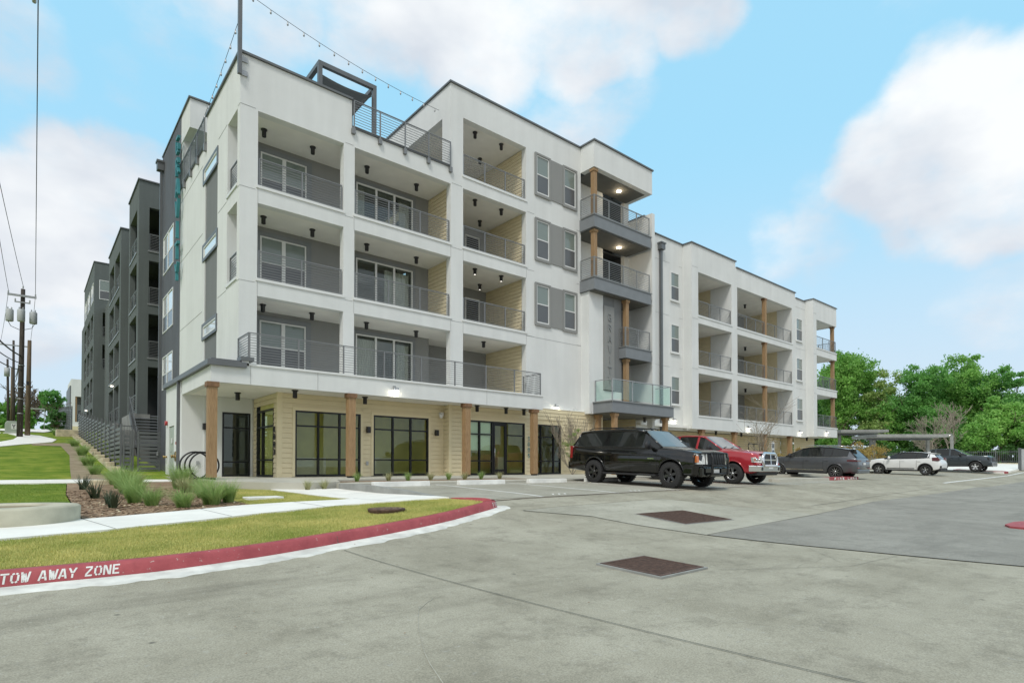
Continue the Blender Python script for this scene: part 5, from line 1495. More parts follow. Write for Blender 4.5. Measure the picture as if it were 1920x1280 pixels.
for a, b in lv:
    r_ = MB(); railing(r_, (4.97, 40.82), (4.97, 43.78), a, 1.0, 1.5, 9); dpart('balcony_railing', r_, M['railpale'])
    if a > 4: r_ = MB(); railing(r_, (5.44, 40.07), (8.38, 40.07), a, 1.0, 1.5, 10); dpart('balcony_railing', r_, M['railpale'])
    for y0, y1 in ((49.2, 52.1), (52.7, 55.7)): r_ = MB(); railing(r_, (4.97, y0 + .02), (4.97, y1 - .02), a - .05, 1.0, 1.5, 9); dpart('balcony_railing', r_, M['railpale'])
for a, b in l3:
    for y0, y1 in ((71, 74), (75, 78.5), (79.5, 82.5)): r_ = MB(); railing(r_, (4.97, y0 + .02), (4.97, y1 - .02), a, 1.0, 1.7, 7); dpart('balcony_railing', r_, M['railpale'])
    if a > 9: r_ = MB(); railing(r_, (5.62, 70.07), (8.48, 70.07), a, 1.0, 1.2, 7); dpart('balcony_railing', r_, M['railpale'])
window(D, 5.3, 69.97, 16.6, 2.3, 1.9, style='double')
for y0, y1 in ((71.0, 73.6), (75, 78), (79.5, 82)): window(D, 4.88, y1, 16.5, y1 - y0, 1.9, rz=-pi / 2, style='double', pu=M['paneb'])
pl = MB(); pl.box(4.6, 5.5, 39.6, 39.95, -.2, 3.05); pl.box(4.6, 4.85, 39.96, 44.3, .5, 3.1); pl.box(4.6, 4.85, 48.5, 56, 1.5, 3.0); dpart('concrete_plinth', pl, M['kerbc'])
for y in (52.3, 77): 
    fo = MB().box(4.72, 4.9, y - .15, y + .15, 6.02, 6.16).build('floodlight', M['steel'], D, world=DL)
    MB().box(4.70, 4.86, y - .12, y + .12, 5.99, 6.015).build('lens', M['glow'], fo, world=DL)
# stairway between the blocks
SL = (4.95, 37.5, .2)
S = tag(empty('outdoor_stairway', SL), 'steel outdoor stairway with open treads climbing between the white and dark buildings', 'stairs')
st = MB()
for k in range(15): st.box(4.55, 6.2, 36.0 + k * .26, 36.0 + k * .26 + .28, .35 + k * .185, .35 + k * .185 + .05)
st.build('treads', M['band'], S, world=SL)
sg = MB(); sg.bar((4.52, 35.9, .2), (4.52, 39.9, 3.05), .05, .28); sg.bar((6.25, 35.9, .2), (6.25, 39.9, 3.05), .05, .28); sg.build('stringers', M['coping'], S, world=SL)
hr = MB()
for x in (4.52, 6.25):
    hr.bar((x, 35.9, 1.2), (x, 39.9, 4.05), .05)
    for k in range(17): y = 35.9 + k * .25; z = .25 + k * .178; hr.bar((x, y, z), (x, y, z + .95), .018)
hr.build('handrail', M['coping'], S, world=SL)
ld = MB(); ld.box(3.3, 4.5, 36.1, 37.6, 1.0, 1.12)
for x in (3.3, 4.45):
    ld.bar((x, 36.1, -.4), (x, 36.1, 2.15), .05)
for i in range(11): ld.bar((3.3 + i * .115, 36.1, 1.1), (3.3 + i * .115, 36.1, 2.1), .016)
ld.bar((3.3, 36.1, 2.12), (4.45, 36.1, 2.12), .045)
for i in range(8): ld.bar((3.3, 36.1 + i * .19, 1.1), (3.3, 36.1 + i * .19, 2.1), .016)
ld.bar((3.3, 36.1, 2.12), (3.3, 37.6, 2.12), .045)
ld.build('landing', M['coping'], S, world=SL)
wl_ = MB(); wl_.box(3.4, 4.5, 37.62, 37.8, -.2, 2.0); wl_.build('landing_wall', M['kerbc'], S, world=SL)

# slatted fence
FL = (2.9, 28, -.2)
Fn = tag(empty('slatted_fence', FL), 'long dark grey horizontal slat fence stepping up the slope in front of the dark block', 'fence')
def slat_panel(x, y0, y1, z0, h, parent, loc, n=9):
    p = MB(); d = h / n
    for i in range(n): p.box(x - .012, x + .012, y0 + .04, y1 - .04, z0 + i * d + .015, z0 + (i + 1) * d - .065)
    p.build('slat_panel', M['coping'], parent, world=loc)
    q = MB(); q.box(x - .04, x + .04, y0 - .04, y0 + .04, z0 - .5, z0 + h + .06); q.build('fence_post', M['coping'], parent, world=loc)
y = 28.1; k = 0
while y < 54:
    L = 2.0; z = zlawn(0, y + .2) + .12
    slat_panel(2.9, y, y + L, z, 1.72, Fn, FL); y += L; k += 1
F2L = (2.9, 56, 2.4)
F2 = tag(empty('slatted_fence', F2L), 'farther pale grey slat fence above the stone wall near the top of the slope', 'fence')
y = 56
while y < 84:
    slat_panel(2.6, y, y + 2.4, zlawn(0, y) + .35, 1.9, F2, F2L, 9); y += 2.4
GL_ = (3.5, 28, -.25)
G = tag(empty('slatted_gate', GL_), 'dark grey slatted metal gate between the long fence and the white wall', 'gate')
gf = MB()
for x in (2.98, 3.22, 3.30, 3.48, 4.24): gf.box(x - .03, x + .03, 27.96, 28.04, -.35, 1.45)
gf.box(3.51, 4.21, 27.97, 28.03, 1.33, 1.42); gf.box(3.51, 4.21, 27.97, 28.03, -.28, -.18)
gf.build('gate_frame', M['coping'], G, world=GL_)
for a, b in ((3.01, 3.19), (3.51, 4.21)):
    p = MB()
    for i in range(9): p.box(a, b, 27.985, 28.015, -.14 + i * .163, -.14 + i * .163 + .11)
    p.build('slat_panel', M['coping'], G, world=GL_)
MB().box(4.12, 4.18, 27.92, 27.97, .45, .62).build('latch', M['steel'], G, world=GL_)
# stepped limestone retaining wall under the fence
rwm = MB(); y = 25.5; k = 0
while y < 54:
    z = zlawn(0, y + 1) ; rwm.box(2.55 - .0 * k, 2.84, y, y + 1.96, z - .6, z + .16); y += 2.0; k += 1
tag(rwm.build('limestone_wall', M['stonew'], bevel=.03), 'low stepped cream limestone retaining wall at the foot of the slatted fence', 'wall')
rw2 = MB(); rw2.box(1.6, 3.3, 54.4, 55.6, 1.6, 2.75); tag(rw2.build('limestone_wall', M['stonew'], bevel=.04), 'cream limestone block wall end beneath the farther fence', 'wall')

# distant white building
WL_ = (6.7, 130, 5)
W_ = tag(empty('distant_building', WL_), 'small white flat-roofed building with one recessed balcony far up the slope', 'building')
dbm = MB(); wallY(dbm, 5.9, 12, 5, 15.7, 130, 130.5, [(6.5, 9, 8.0, 12.6)]); dbm.box(5.9, 6.2, 130.5, 142, 5, 15.7); dbm.build('wall', M['white'], W_, world=WL_)
MB().box(5.7, 5.9, 130.1, 142, 5, 14.5).build('metal_siding', M['metalsid'], W_, world=WL_)
MB().box(6.3, 9.5, 133, 133.2, 7, 13).box(6.3, 9.5, 130.5, 133, 12.6, 12.8).build('recess_wall', M['sgrey'], W_, world=WL_)
MB().box(5.9, 12, 129.4, 130, 5, 7.2).build('street_wall', M['siding'], W_, world=WL_)
window(W_, 7.0, 132.9, 9.6, 1.4, 1.7, style='hung')
MB().box(6.5, 6.75, 130.1, 130.4, 8, 12.6).build('wood_post', M['wood'], W_, world=WL_)

# ================================================================== rooftop
PL_ = (10.2, 23.4, 12.9)
P = tag(empty('rooftop_pergola', PL_), 'grey steel pergola frame with a stretched dark shade sail on the roof terrace', 'pergola')
pf = MB()
for x in (8.95, 11.35):
    for y in (22.8, 25.2): pf.box(x - .08, x + .08, y - .08, y + .08, 12.86, 16.28)
    pf.box(x - .08, x + .08, 22.88, 25.12, 16.285, 16.46)
pf.box(8.87, 11.43, 22.72, 22.88, 16.285, 16.46); pf.box(8.87, 11.43, 25.12, 25.28, 16.285, 16.46)
pf.build('frame', M['coping'], P, world=PL_)
sv = []; n = 12
for i in range(n + 1):
    for jx in range(n + 1):
        u, v = i / n, jx / n
        cu = 1 - .12 * sin(pi * v); cv = 1 - .12 * sin(pi * u)
        sv.append((10.15 + (u - .5) * 2.25 * cu, 24.0 + (v - .5) * 2.25 * cv, 16.02 - .10 * sin(pi * u) * sin(pi * v)))
sm_ = MB().add(sv, [(a * (n + 1) + b, a * (n + 1) + b + 1, (a + 1) * (n + 1) + b + 1, (a + 1) * (n + 1) + b) for a in range(n) for b in range(n)], 0, True)
so_ = sm_.build('shade_sail', M['sailcloth'] if 'sailcloth' in M else M['band'], P, world=PL_)
sd_ = so_.modifiers.new('thick', 'SOLIDIFY'); sd_.thickness = .01
cb = MB()
for i in (0, n):
    for jx in (0, n): p_ = sv[i * (n + 1) + jx]; cb.bar(p_, (8.95 if i == 0 else 11.35, 22.8 if jx == 0 else 25.2, 16.3), .02)
cb.build('sail_cable', M['wire'], P, world=PL_)
ML = (5.36, 20.66, 13.6)
Ma = tag(empty('string_light_mast', ML), 'tall thin grey steel mast bolted to the top front corner of the white building', 'mast')
MB().box(5.28, 5.40, 20.55, 20.67, 13.2, 18.4).build('mast', M['coping'], Ma, world=ML)
MB().box(5.40, 5.62, 20.68, 20.727, 13.25, 13.42).box(5.40, 5.62, 20.68, 20.727, 13.72, 13.89).build('bracket', M['steel'], Ma, world=ML)
def string_lights(a, b, sag, nb, label):
    loc = a; o = tag(empty('string_lights', loc), label, 'string lights', 'strings of bulbs tied to the corner mast')
    a, b = Vector(a), Vector(b); pts = []
    for i in range(41):
        t = i / 40; p = a.lerp(b, t); p.z -= sag * 4 * t * (1 - t); pts.append(p)
    MB().tube(pts, .009, 5).build('cable', M['wire'], o, world=loc)
    for i in range(nb):
        t = (i + .6) / nb; p = a.lerp(b, t); p.z -= sag * 4 * t * (1 - t)
        MB().lathe([(0, -.01), (.022, -.012), (.022, -.07), (.034, -.10), (.034, -.125), (.018, -.155), (0, -.16)], 8, c=(p.x, p.y, p.z)).build('bulb', M['steel'], o, world=loc)
string_lights((5.4, 20.6, 16.1), (13.9, 21.6, 15.85), .25, 14, 'string of small bulbs sagging from the mast across the terrace to the taller block')
string_lights((5.3, 20.6, 15.0), (5.45, 30.2, 14.2), .3, 14, 'string of small bulbs running from the mast back along the left roof edge')

# ================================================================== street things
# ring bike rack
RL = (4.15, 20.2, -.4)
R_ = tag(empty('bike_rack', RL), 'black bicycle rack of three overlapping steel rings behind the corner post', 'bike rack')
for k in range(3):
    MB().tube([(3.98 + k * .16 + .42 * cos(a * pi / 20), 20.0 + k * .14, .03 + .42 * sin(a * pi / 20)) for a in range(41)], .026, 10, caps=False).build('ring', M['black'], R_, world=RL)
MB().box(4.0, 4.3, 19.9, 20.4, -.41, -.385).build('base_plate', M['black'], R_, world=RL)

# utility poles
def pole(x, y, ztop, r, mat, label, lean=(0, 0), arm=None):
    z = zlawn(x, y) - .3
    o = tag(empty('utility_pole', (x, y, z)), label, 'utility pole')
    MB().tube([(x + lean[0] * t, y + lean[1] * t, z + (ztop - z) * t) for t in (0, .5, 1)], [r, r * .85, r * .68], 14).build('shaft', mat, o, world=(x, y, z))
    return o, (x, y, z)
p1, w1 = pole(-.42, 52, 12.2, .18, M['pole'], 'tall dark utility pole carrying three grey transformers', (.08, 0))
MB().box(-1.15, .38, 51.72, 51.84, 11.62, 11.75).build('crossarm', M['steel'], p1, world=w1)
MB().box(-.78, .06, 51.74, 51.84, 11.2, 11.27).build('crossarm', M['steel'], p1, world=w1)
for x in (-1.1, .32, -.74, .02, -.34):
    z = 12.2 if x == -.34 else (11.75 if abs(x) > .8 or x > .3 else 11.27)
    MB().lathe([(0, 0), (.03, 0), (.05, .05), (.03, .08), (.05, .12), (.02, .2), (0, .2)], 8, c=(x, 51.78, z)).build('insulator', M['tank'], p1, world=w1)
for x, y in ((-1.02, 51.8), (-.42, 51.45), (.22, 51.8)):
    t = MB().lathe([(0, 0), (.19, 0), (.215, .04), (.215, .76), (.18, .82), (0, .84)], 16, c=(x, y, 9.85)).build('transformer', M['tank'], p1, world=w1)
    MB().lathe([(0, 0), (.03, 0), (.045, .05), (.03, .1), (0, .16)], 8, c=(x - .1, y, 10.7)).lathe([(0, 0), (.03, 0), (.045, .05), (.03, .1), (0, .16)], 8, c=(x + .1, y, 10.7)).build('bushing', M['tank'], t, world=w1)
MB().tube([(-1.1, 51.7, 9.85), (-.95, 51.6, 9.5), (-.5, 51.6, 9.3)], .02, 6).tube([(.3, 51.7, 9.85), (.15, 51.6, 9.5), (-.35, 51.6, 9.3)], .02, 6).build('lead_cable', M['wire'], p1, world=w1)
MB().box(-.10, .05, 51.8, 51.95, 5.6, 5.85).build('junction_box', M['black'], p1, world=w1)
for z in (3.6, 4.6, 5.4, 6.9): MB().lathe([(.165, 0), (.19, 0), (.19, .05), (.165, .05)], 14, c=(-.39, 52, z)).build('metal_band', M['steel'], p1, world=w1)
p2, w2 = pole(-.02, 54, 9.05, .17, M['poleb'], 'shorter bare brown utility pole just right of the transformer pole', (.06, 0))
p3, w3 = pole(-1.1, 78, 12.9, .14, M['pole'], 'distant dark utility pole with one crossarm, middle of the far group', (-.1, 0))
MB().box(-2.3, .2, 77.8, 77.9, 12.3, 12.42).build('crossarm', M['steel'], p3, world=w3)
p4, w4 = pole(-1.58, 82, 11.5, .14, M['pole'], 'distant dark utility pole with a small grey transformer, left of the far group', (-.15, 0))
MB().lathe([(0, 0), (.24, 0), (.24, .9), (0, .9)], 14, c=(-1.75, 81.6, 9.6)).build('transformer', M['tank'], p4, world=w4)
p5, w5 = pole(-1.6, 96, 12.4, .13, M['poleb'], 'farthest thin utility pole in the group on the left', (0, 0))
def wirerun(a, b, sag, label, r=.014, n=24):
    o = tag(empty('power_line', a), label, 'power line', 'overhead cables on the left')
    A_, B_ = Vector(a), Vector(b); pts = []
    for i in range(n + 1):
        t = i / n; p = A_.lerp(B_, t); p.z -= sag * 4 * t * (1 - t); pts.append(p)
    MB().tube(pts, r, 5).build('cable', M['wire'], o, world=a)
    return o
wa = wirerun((.32, 51.8, 11.95), (.10, 20.0, 12.75), .25, 'overhead cable rising straight from the crossarm to a strain insulator overhead', .016)
ins = MB()
for k in range(4): ins.lathe([(0, 0), (.10, .02), (.11, .05), (.05, .09), (0, .1)], 12, axis='Y', c=(.10 + .03 * (k % 2), 20.0 - k * .22, 12.78 + k * .03))
ins.tube([(.10, 20.2, 12.74), (.12, 18.8, 12.9)], .025, 6); ins.tube([(.02, 20.3, 12.66), (.0, 19.6, 12.78)], .05, 8)
ins.build('strain_insulator', M['tank'], wa, world=(.32, 51.8, 11.95))
wirerun((.12, 18.8, 12.9), (0, 2, 13.6), .1, 'overhead cable continuing from the strain insulator toward the camera', .016)
wirerun((-1.1, 51.8, 11.95), (-1.6, 18, 13.4), .3, 'overhead cable leaving the left end of the crossarm')
wirerun((-.34, 51.8, 12.4), (-1.9, 16, 13.9), .3, 'overhead cable leaving the pole top toward the upper left')
for i, (x, z) in enumerate(((-.55, 7.6), (-.6, 7.1), (-.5, 6.6))):
    wirerun((x + .1, 51.9, z), (-2.9 - .25 * i, 20, z - .35 - .1 * i), .75, ('upper', 'middle', 'lower')[i] + ' of the three thick communication cables slung from the transformer pole', .03 if i else .045)
    wirerun((x + .1, 52.1, z), (-1.1, 78, z + 1.6), .5, ('upper', 'middle', 'lower')[i] + ' communication cable running on to the distant poles', .025)
wirerun((-1.1, 52, 11.9), (-2.2, 77.8, 12.6), .3, 'left overhead cable between the crossarms of the near and far poles')
wirerun((.32, 52, 11.9), (.1, 77.8, 12.6), .3, 'right overhead cable between the crossarms of the near and far poles')
# cabinets beside the path
def cabinet(x, y, w, label, letter_=False):
    z = zlawn(x, y); o = tag(empty('utility_cabinet', (x, y, z)), label, 'utility cabinet')
    MB().prism([(-w / 2, 0), (w / 2, 0), (w / 2, .72), (w / 2 - .12, .92), (-w / 2 + .12, .92), (-w / 2, .72)], -.35, .35, 'Y').build('housing', M['boxgreen'], o, bevel=.03)
    MB().box(-w / 2 - .1, w / 2 + .1, -.45, .45, -.3, .03).build('pad', M['stopc'], o)
    if letter_:
        m_ = MB(); m_.box(-.04, .28, -.365, -.352, .30, .74); m_.build('white_plate', M['wframe'], o)
        l_ = MB(); letter(l_, 'Y', lambda u, v: (.02 + u, -.368, .36 + v), .20, .32, .05); l_.build('letter', M['black'], o)
cabinet(-.93, 58.3, .80, 'pale green utility cabinet marked with a black letter Y beside the path', True)
cabinet(-2.05, 58.6, .8, 'plain pale green utility cabinet at the left edge of the view')
# street sign post seen beyond the poles
zz = zlawn(1.4, 84); o = tag(empty('guardrail_sign', (1.45, 84, zz)), 'thin pale post with a horizontal bar beside the far road', 'post')
MB().box(1.40, 1.46, 83.97, 84.03, zz, zz + 2.4).box(-.6, 1.40, 83.97, 84.03, zz + 2.25, zz + 2.4).build('post', M['boxgreen'], o, world=(1.45, 84, zz))

# carports on the right
def carport(p, q, depth, z, label):
    p, q = Vector(p), Vector(q); d = (q - p).normalized(); n = Vector((-d.y, d.x))
    if n.x < 0: n = -n
    c = (p + q) / 2 + n * depth / 2; zg = zpave(c.x, 12); c0 = (c.x, c.y, zg); L = (q - p).length
    o = tag(empty('carport', c0, atan2(d.y, d.x)), label, 'carport', 'flat roofed carports by the trees')
    MB().box(-L / 2, L / 2, -depth / 2, depth / 2, z - zg, z - zg + .28).build('roof', M['kerbc'], o, bevel=.02)
    MB().box(-L / 2 + .3, L / 2 - .3, -.1, .1, z - zg - .2, z - zg - .003).build('beam', M['coping'], o)
    for x in (-L / 2 + 1.0, L / 2 - .6): MB().box(x - .12, x + .12, -.12, .12, 0, z - zg - .21).build('post', M['kerbc'], o)
carport((65, 24), (68.6, 20.7), 4.5, 3.55, 'farther flat carport roof partly hidden by the corner of the white building')
carport((62.2, 19.8), (67.4, 15.3), 4.2, 2.80, 'nearer flat carport roof on a square post behind the white vehicle')
# parking lot lamp
lz = zpave(70, 15.7); o = tag(empty('parking_lamp', (70, 15.7, lz)), 'short square parking lot lamp post glowing warm at its head', 'lamp post')
MB().box(-.11, .11, -.11, .11, 0, 3.1).build('post', M['kerbc'], o); h_ = MB().box(-.10, .10, -.02, .62, 3.1, 3.24).build('lamp_head', M['steel'], o)
MB().box(-.08, .08, .08, .58, 3.085, 3.097).build('lens', M['glow'], h_)
# iron fence
FL3 = (80, 16, .2); o = tag(empty('iron_fence', FL3), 'thin black iron picket fence in front of the trees on the right', 'fence')
zf_ = .38
fm_ = MB(); y = 11.2
while y < 28: fm_.box(79.98, 80.02, y, y + .03, zf_, zf_ + 1.32); y += .17
fm_.build('pickets', M['coping'], o, world=FL3)
MB().box(79.97, 80.03, 11.2, 28, zf_ + 1.16, zf_ + 1.2).box(79.97, 80.03, 11.2, 28, zf_ + .12, zf_ + .16).build('rails', M['coping'], o, world=FL3)
for y in (11.2, 14.1, 17, 19.9, 22.8, 25.7): MB().box(79.95, 80.05, y - .05, y + .05, zf_ - .1, zf_ + 1.45).build('fence_post', M['coping'], o, world=FL3)
k_ = MB().box(79.8, 80.3, 11, 28, -.1, zf_ - .02); tag(k_.build('low_wall', M['stonew']), 'low pale concrete curb wall under the iron fence', 'wall')
# enclosure wall at the right edge
eo = tag(empty('trash_enclosure', (66, 8, -.3)), 'pale grey panel of a trash enclosure with a dark corner post at the right edge', 'enclosure')
MB().box(66, 66.1, 5.5, 9.9, -.3, 1.5).build('panel', M['tank'], eo, world=(66, 8, -.3)); MB().box(65.95, 66.15, 9.92, 10.12, -.4, 1.6).build('corner_post', M['coping'], eo, world=(66, 8, -.3))
# accessible parking sign in front of the wing
so2 = tag(empty('parking_sign', (34.1, 16.4, -.45)), 'small white parking sign on a thin post between the red vehicle and the wing', 'sign')
MB().box(-.03, .03, -.03, .03, 0, 1.85).build('post', M['steel'], so2)
f_ = MB().box(-.16, .16, -.05, -.035, 1.15, 1.9).build('sign_face', M['wframe'], so2)
MB().box(-.12, .12, -.056, -.052, 1.55, 1.80).box(-.12, .12, -.056, -.052, 1.2, 1.42).build('sign_marks', M['coping'], f_)
# ================================================================== vehicles
SECN = 9
def section(st):
    x, zb, w, belt, top, wt = st[:6]
    drop = min(.055, max(.012, (top - belt) * .35))
    h = belt - zb
    return [(0, zb), (w * .84, zb), (w * .955, zb + .07 * h), (w * .992, zb + .30 * h), (w, zb + .62 * h), (w * .975, belt - .07 * h), (w * .945, belt),
            (wt, top - drop), (wt * .80, top - drop * .28), (0, top)]
def side_pt(sts, x, z, off=0.):
    """half-width of the body side at station x, height z"""
    for a, b in zip(sts, sts[1:]):
        if b[0] <= x <= a[0]:
            t = (a[0] - x) / (a[0] - b[0]) if a[0] != b[0] else 0
            sa, sb = section(a), section(b); P = [((1 - t) * p[0] + t * q[0], (1 - t) * p[1] + t * q[1]) for p, q in zip(sa, sb)]
            for p, q in zip(P[1:8], P[2:9]):
                if min(p[1], q[1]) - 1e-6 <= z <= max(p[1], q[1]) + 1e-6:
                    u = (z - p[1]) / (q[1] - p[1]) if abs(q[1] - p[1]) > 1e-6 else 0
                    return p[0] + (q[0] - p[0]) * u + off
            return P[7][0] + off
    return sts[0][2]
def sec_at(sts, x):
    for a, b in zip(sts, sts[1:]):
        if b[0] <= x <= a[0]:
            t = (a[0] - x) / (a[0] - b[0]); return [(p[0] * (1 - t) + q[0] * t, p[1] * (1 - t) + q[1] * t) for p, q in zip(section(a), section(b))]
def make_car(name, label, loc, rz, sts, ws, rw, pillars, axles, tr, tw, paintm, cfg):
    """sts: front-to-rear stations; ws/rw: station index of the windscreen and rear window quads; pillars: x positions dividing the side glass"""
    root = tag(empty(name, loc, rz), label, cfg.get('cat', 'car'))
    root.rotation_euler = (0, cfg.get('pitch', 0), rz)
    P = [section(s) for s in sts]; K = len(P[0])
    body = MB(); wsm, rwm = MB(), MB(); sidew = {}
    gx0, gx1 = sts[ws][0], sts[rw][0] if rw is not None else cfg['glass_end']
    def quad(mb, i, k, s, m=0, o=0., up=0.):
        a, b = sts[i][0] + up, sts[i + 1][0] + up
        mb.add([(a, s * (P[i][k][0] + o), P[i][k][1] + abs(up)), (b, s * (P[i + 1][k][0] + o), P[i + 1][k][1] + abs(up)), (b, s * (P[i + 1][k + 1][0] + o), P[i + 1][k + 1][1] + abs(up)), (a, s * (P[i][k + 1][0] + o), P[i][k + 1][1] + abs(up))], [(0, 1, 2, 3)], m, True)
    for s in (1, -1):
        for i in range(len(sts) - 1):
            for k in range(K - 1):
                xm = (sts[i][0] + sts[i + 1][0]) / 2
                if k == 6 and cfg['glass_end'] < xm < gx0:
                    j = sum(1 for p in pillars if p > xm)
                    quad(sidew.setdefault((s, j), MB()), i, k, s, 0, .006); quad(body, i, k, s, 1)
                elif k in (7, 8) and i == ws: quad(wsm, i, k, s, 0, 0, .008); quad(body, i, k, s, 1)
                elif k in (7, 8) and rw is not None and i == rw: quad(rwm, i, k, s, 0, 0, -.008); quad(body, i, k, s, 1)
                else: quad(body, i, k, s)
    for i in (0, len(sts) - 1):
        ring = [(sts[i][0], p[0], p[1]) for p in P[i]] + [(sts[i][0], -p[0], p[1]) for p in reversed(P[i][1:-1])]
        body.add(ring, [tuple(range(len(ring)))])
    me = bpy.data.meshes.new('body'); me.from_pydata(body.v, [], body.f)
    for m_ in (paintm, M['plastic']): me.materials.append(m_)
    me.polygons.foreach_set('material_index', body.m)
    bm = bmesh.new(); bm.from_mesh(me); bmesh.ops.remove_doubles(bm, verts=bm.verts, dist=1e-4); bmesh.ops.recalc_face_normals(bm, faces=bm.faces)
    for f in bm.faces: f.smooth = True
    # close the glass openings from inside so the cut stays solid
    be = [e for e in bm.edges if e.is_boundary]
    if be: bmesh.ops.holes_fill(bm, edges=be, sides=0)
    bm.to_mesh(me); bm.free()
    tmp = bpy.data.objects.new('body', me); COL.objects.link(tmp)
    cm = MB()
    for x in axles:
        for s in (1, -1): cm.lathe([(0, s * .52), (cfg['arch'], s * .52), (cfg['arch'], s * 1.3), (0, s * 1.3)], 32, axis='Y', c=(x, 0, tr + cfg.get('archz', .03)), m=0)
    cme = bpy.data.meshes.new('cut'); cme.from_pydata(cm.v, [], cm.f); cme.materials.append(M['plastic'])
    b2 = bmesh.new(); b2.from_mesh(cme); bmesh.ops.remove_doubles(b2, verts=b2.verts, dist=1e-4); bmesh.ops.recalc_face_normals(b2, faces=b2.faces); b2.to_mesh(cme); b2.free()
    cut = bpy.data.objects.new('cut', cme); COL.objects.link(cut)
    md = tmp.modifiers.new('b', 'BOOLEAN'); md.operation = 'DIFFERENCE'; md.object = cut; md.solver = 'EXACT'; md.material_mode = 'TRANSFER'
    bpy.context.view_layer.update()
    dg = bpy.context.evaluated_depsgraph_get()
    nm = bpy.data.meshes.new_from_object(tmp.evaluated_get(dg))
    bpy.data.objects.remove(tmp); bpy.data.objects.remove(cut)
    nm.name = 'body'
    bm = bmesh.new(); bm.from_mesh(nm)
    for e in bm.edges:
        if len(e.link_faces) == 2 and e.calc_face_angle(0) > radians(34): e.smooth = False
    bm.to_mesh(nm); bm.free()
    link_mesh('body', nm, root)
    def B_(mb, nm_, mat, par=root, **k): return mb.build(nm_, mat, par, **k)
    B_(wsm, 'windscreen', M['wsglass'])
    if rw is not None: B_(rwm, 'rear_window', cfg.get('rglass', M['cglass']))
    for (s, j), mb in sidew.items(): B_(mb, 'side_window', M['cglass'])
    # pillars, roof edge and beltline
    pl = MB()
    def ribbon(mb, xa, xb, s, off=.012, k0=6, k1=7):
        Sa, Sb = sec_at(sts, xa), sec_at(sts, xb)
        mb.add([(xa, s * (Sa[k0][0] + off), Sa[k0][1] - .01), (xb, s * (Sb[k0][0] + off), Sb[k0][1] - .01), (xb, s * (Sb[k1][0] + off), Sb[k1][1] + .005), (xa, s * (Sa[k1][0] + off), Sa[k1][1] + .005)], [(0, 1, 2, 3)])
    for s in (1, -1):
        for p in pillars: ribbon(pl, p + cfg.get('pw', .05), p - cfg.get('pw', .05), s)
        a, b = P[ws][7], P[ws + 1][7]
        pl.tube([(sts[ws][0] + .02, s * (a[0] + .0), a[1] - .01), (sts[ws + 1][0], s * (b[0] + .004), b[1] - .005)], .038, 8)
        pts = [(sts[i][0], s * (P[i][7][0] + .004), P[i][7][1] + .002) for i in range(ws + 1, len(sts)) if sts[i][0] >= cfg['glass_end'] - .01]
        pl.tube(pts, cfg.get('edge', .03), 8)
        bl = [gx0 - .30 - (gx0 - .30 - cfg['glass_end']) * i / 8 for i in range(9)]
        pl.tube([(x, s * (sec_at(sts, x)[6][0] - .004), sec_at(sts, x)[6][1] + .01) for x in bl], cfg.get('edge', .03) * .8, 8)
        if rw is not None and cfg.get('cpillar', True):
            a, b = P[rw][7], P[rw + 1][7]
            pl.tube([(sts[rw][0], s * a[0], a[1] - .005), (sts[rw + 1][0], s * b[0], b[1] - .005)], .035, 8)
    B_(pl, 'pillars', cfg.get('pillarm', paintm))
    if cfg.get('beltchrome'):
        bc = MB()
        for s in (1, -1):
            pts = [(x, s * (sec_at(sts, x)[6][0] + .006), sec_at(sts, x)[6][1] + .002) for x in [gx0 - .35 - (gx0 - .35 - cfg['glass_end']) * i / 12 for i in range(13)]]
            bc.tube(pts, .014, 6)
        B_(bc, 'window_trim', M['chrome'])
    # door seams and cladding
    sm = MB()
    for s in (1, -1):
        for x in cfg['seams']:
            zz = [sts[3][1] + .1 + t * (sec_at(sts, x)[6][1] - sts[3][1] - .1) for t in (0, .2, .4, .6, .8, 1)]
            vs = []
            for z in zz:
                for e in (-.008, .008): vs.append((x + e, s * side_pt(sts, x, z, .003), z))
            sm.add(vs, [(2 * i, 2 * i + 1, 2 * i + 3, 2 * i + 2) for i in range(5)])
    B_(sm, 'door_seam', M['black'], fixn=False)
    hd = MB()
    for s in (1, -1):
        for x in cfg['handles']:
            z = cfg['hz']; y = side_pt(sts, x, z)
            hd.bar((x - .10, s * (y + .022), z), (x + .10, s * (y + .022), z), .022, .03)
    B_(hd, 'door_handle', cfg.get('handlem', paintm), bevel=.006)
    sk = MB()
    x0, x1 = axles[0] - cfg['arch'] - .03, axles[1] + cfg['arch'] + .03
    for s in (1, -1):
        zb = sts[4][1]; 
        if cfg.get('board'): sk.box(x1, x0, s * (sts[4][2] - .12), s * (sts[4][2] + .10), zb - .06, zb + .0)
        else: sk.box(x1, x0, s * (sts[4][2] * .80), s * (sts[4][2] * .985), zb - .03, zb + .06)
    B_(sk, 'running_board' if cfg.get('board') else 'sill', M['plastic'], bevel=.015)
    # arch lips
    al = MB(); R = cfg['arch']
    for x in axles:
        for s in (1, -1):
            vs = []; N_ = 18
            for i in range(N_ + 1):
                a = radians(-12) + (pi + radians(24)) * i / N_
                for rr in (R - .015, R + cfg.get('lip', .04)):
                    px, pz = x + rr * cos(a), tr + cfg.get('archz', .03) + rr * sin(a); pz = max(pz, sts[4][1] - .02)
                    y = side_pt(sts, min(max(px, sts[-2][0]), sts[1][0]), max(pz, sts[4][1] + .01), cfg.get('lipo', .012))
                    vs.append((px, s * y, pz))
            al.add(vs, [(2 * i, 2 * i + 1, 2 * i + 3, 2 * i + 2) for i in range(N_)], 0, True)
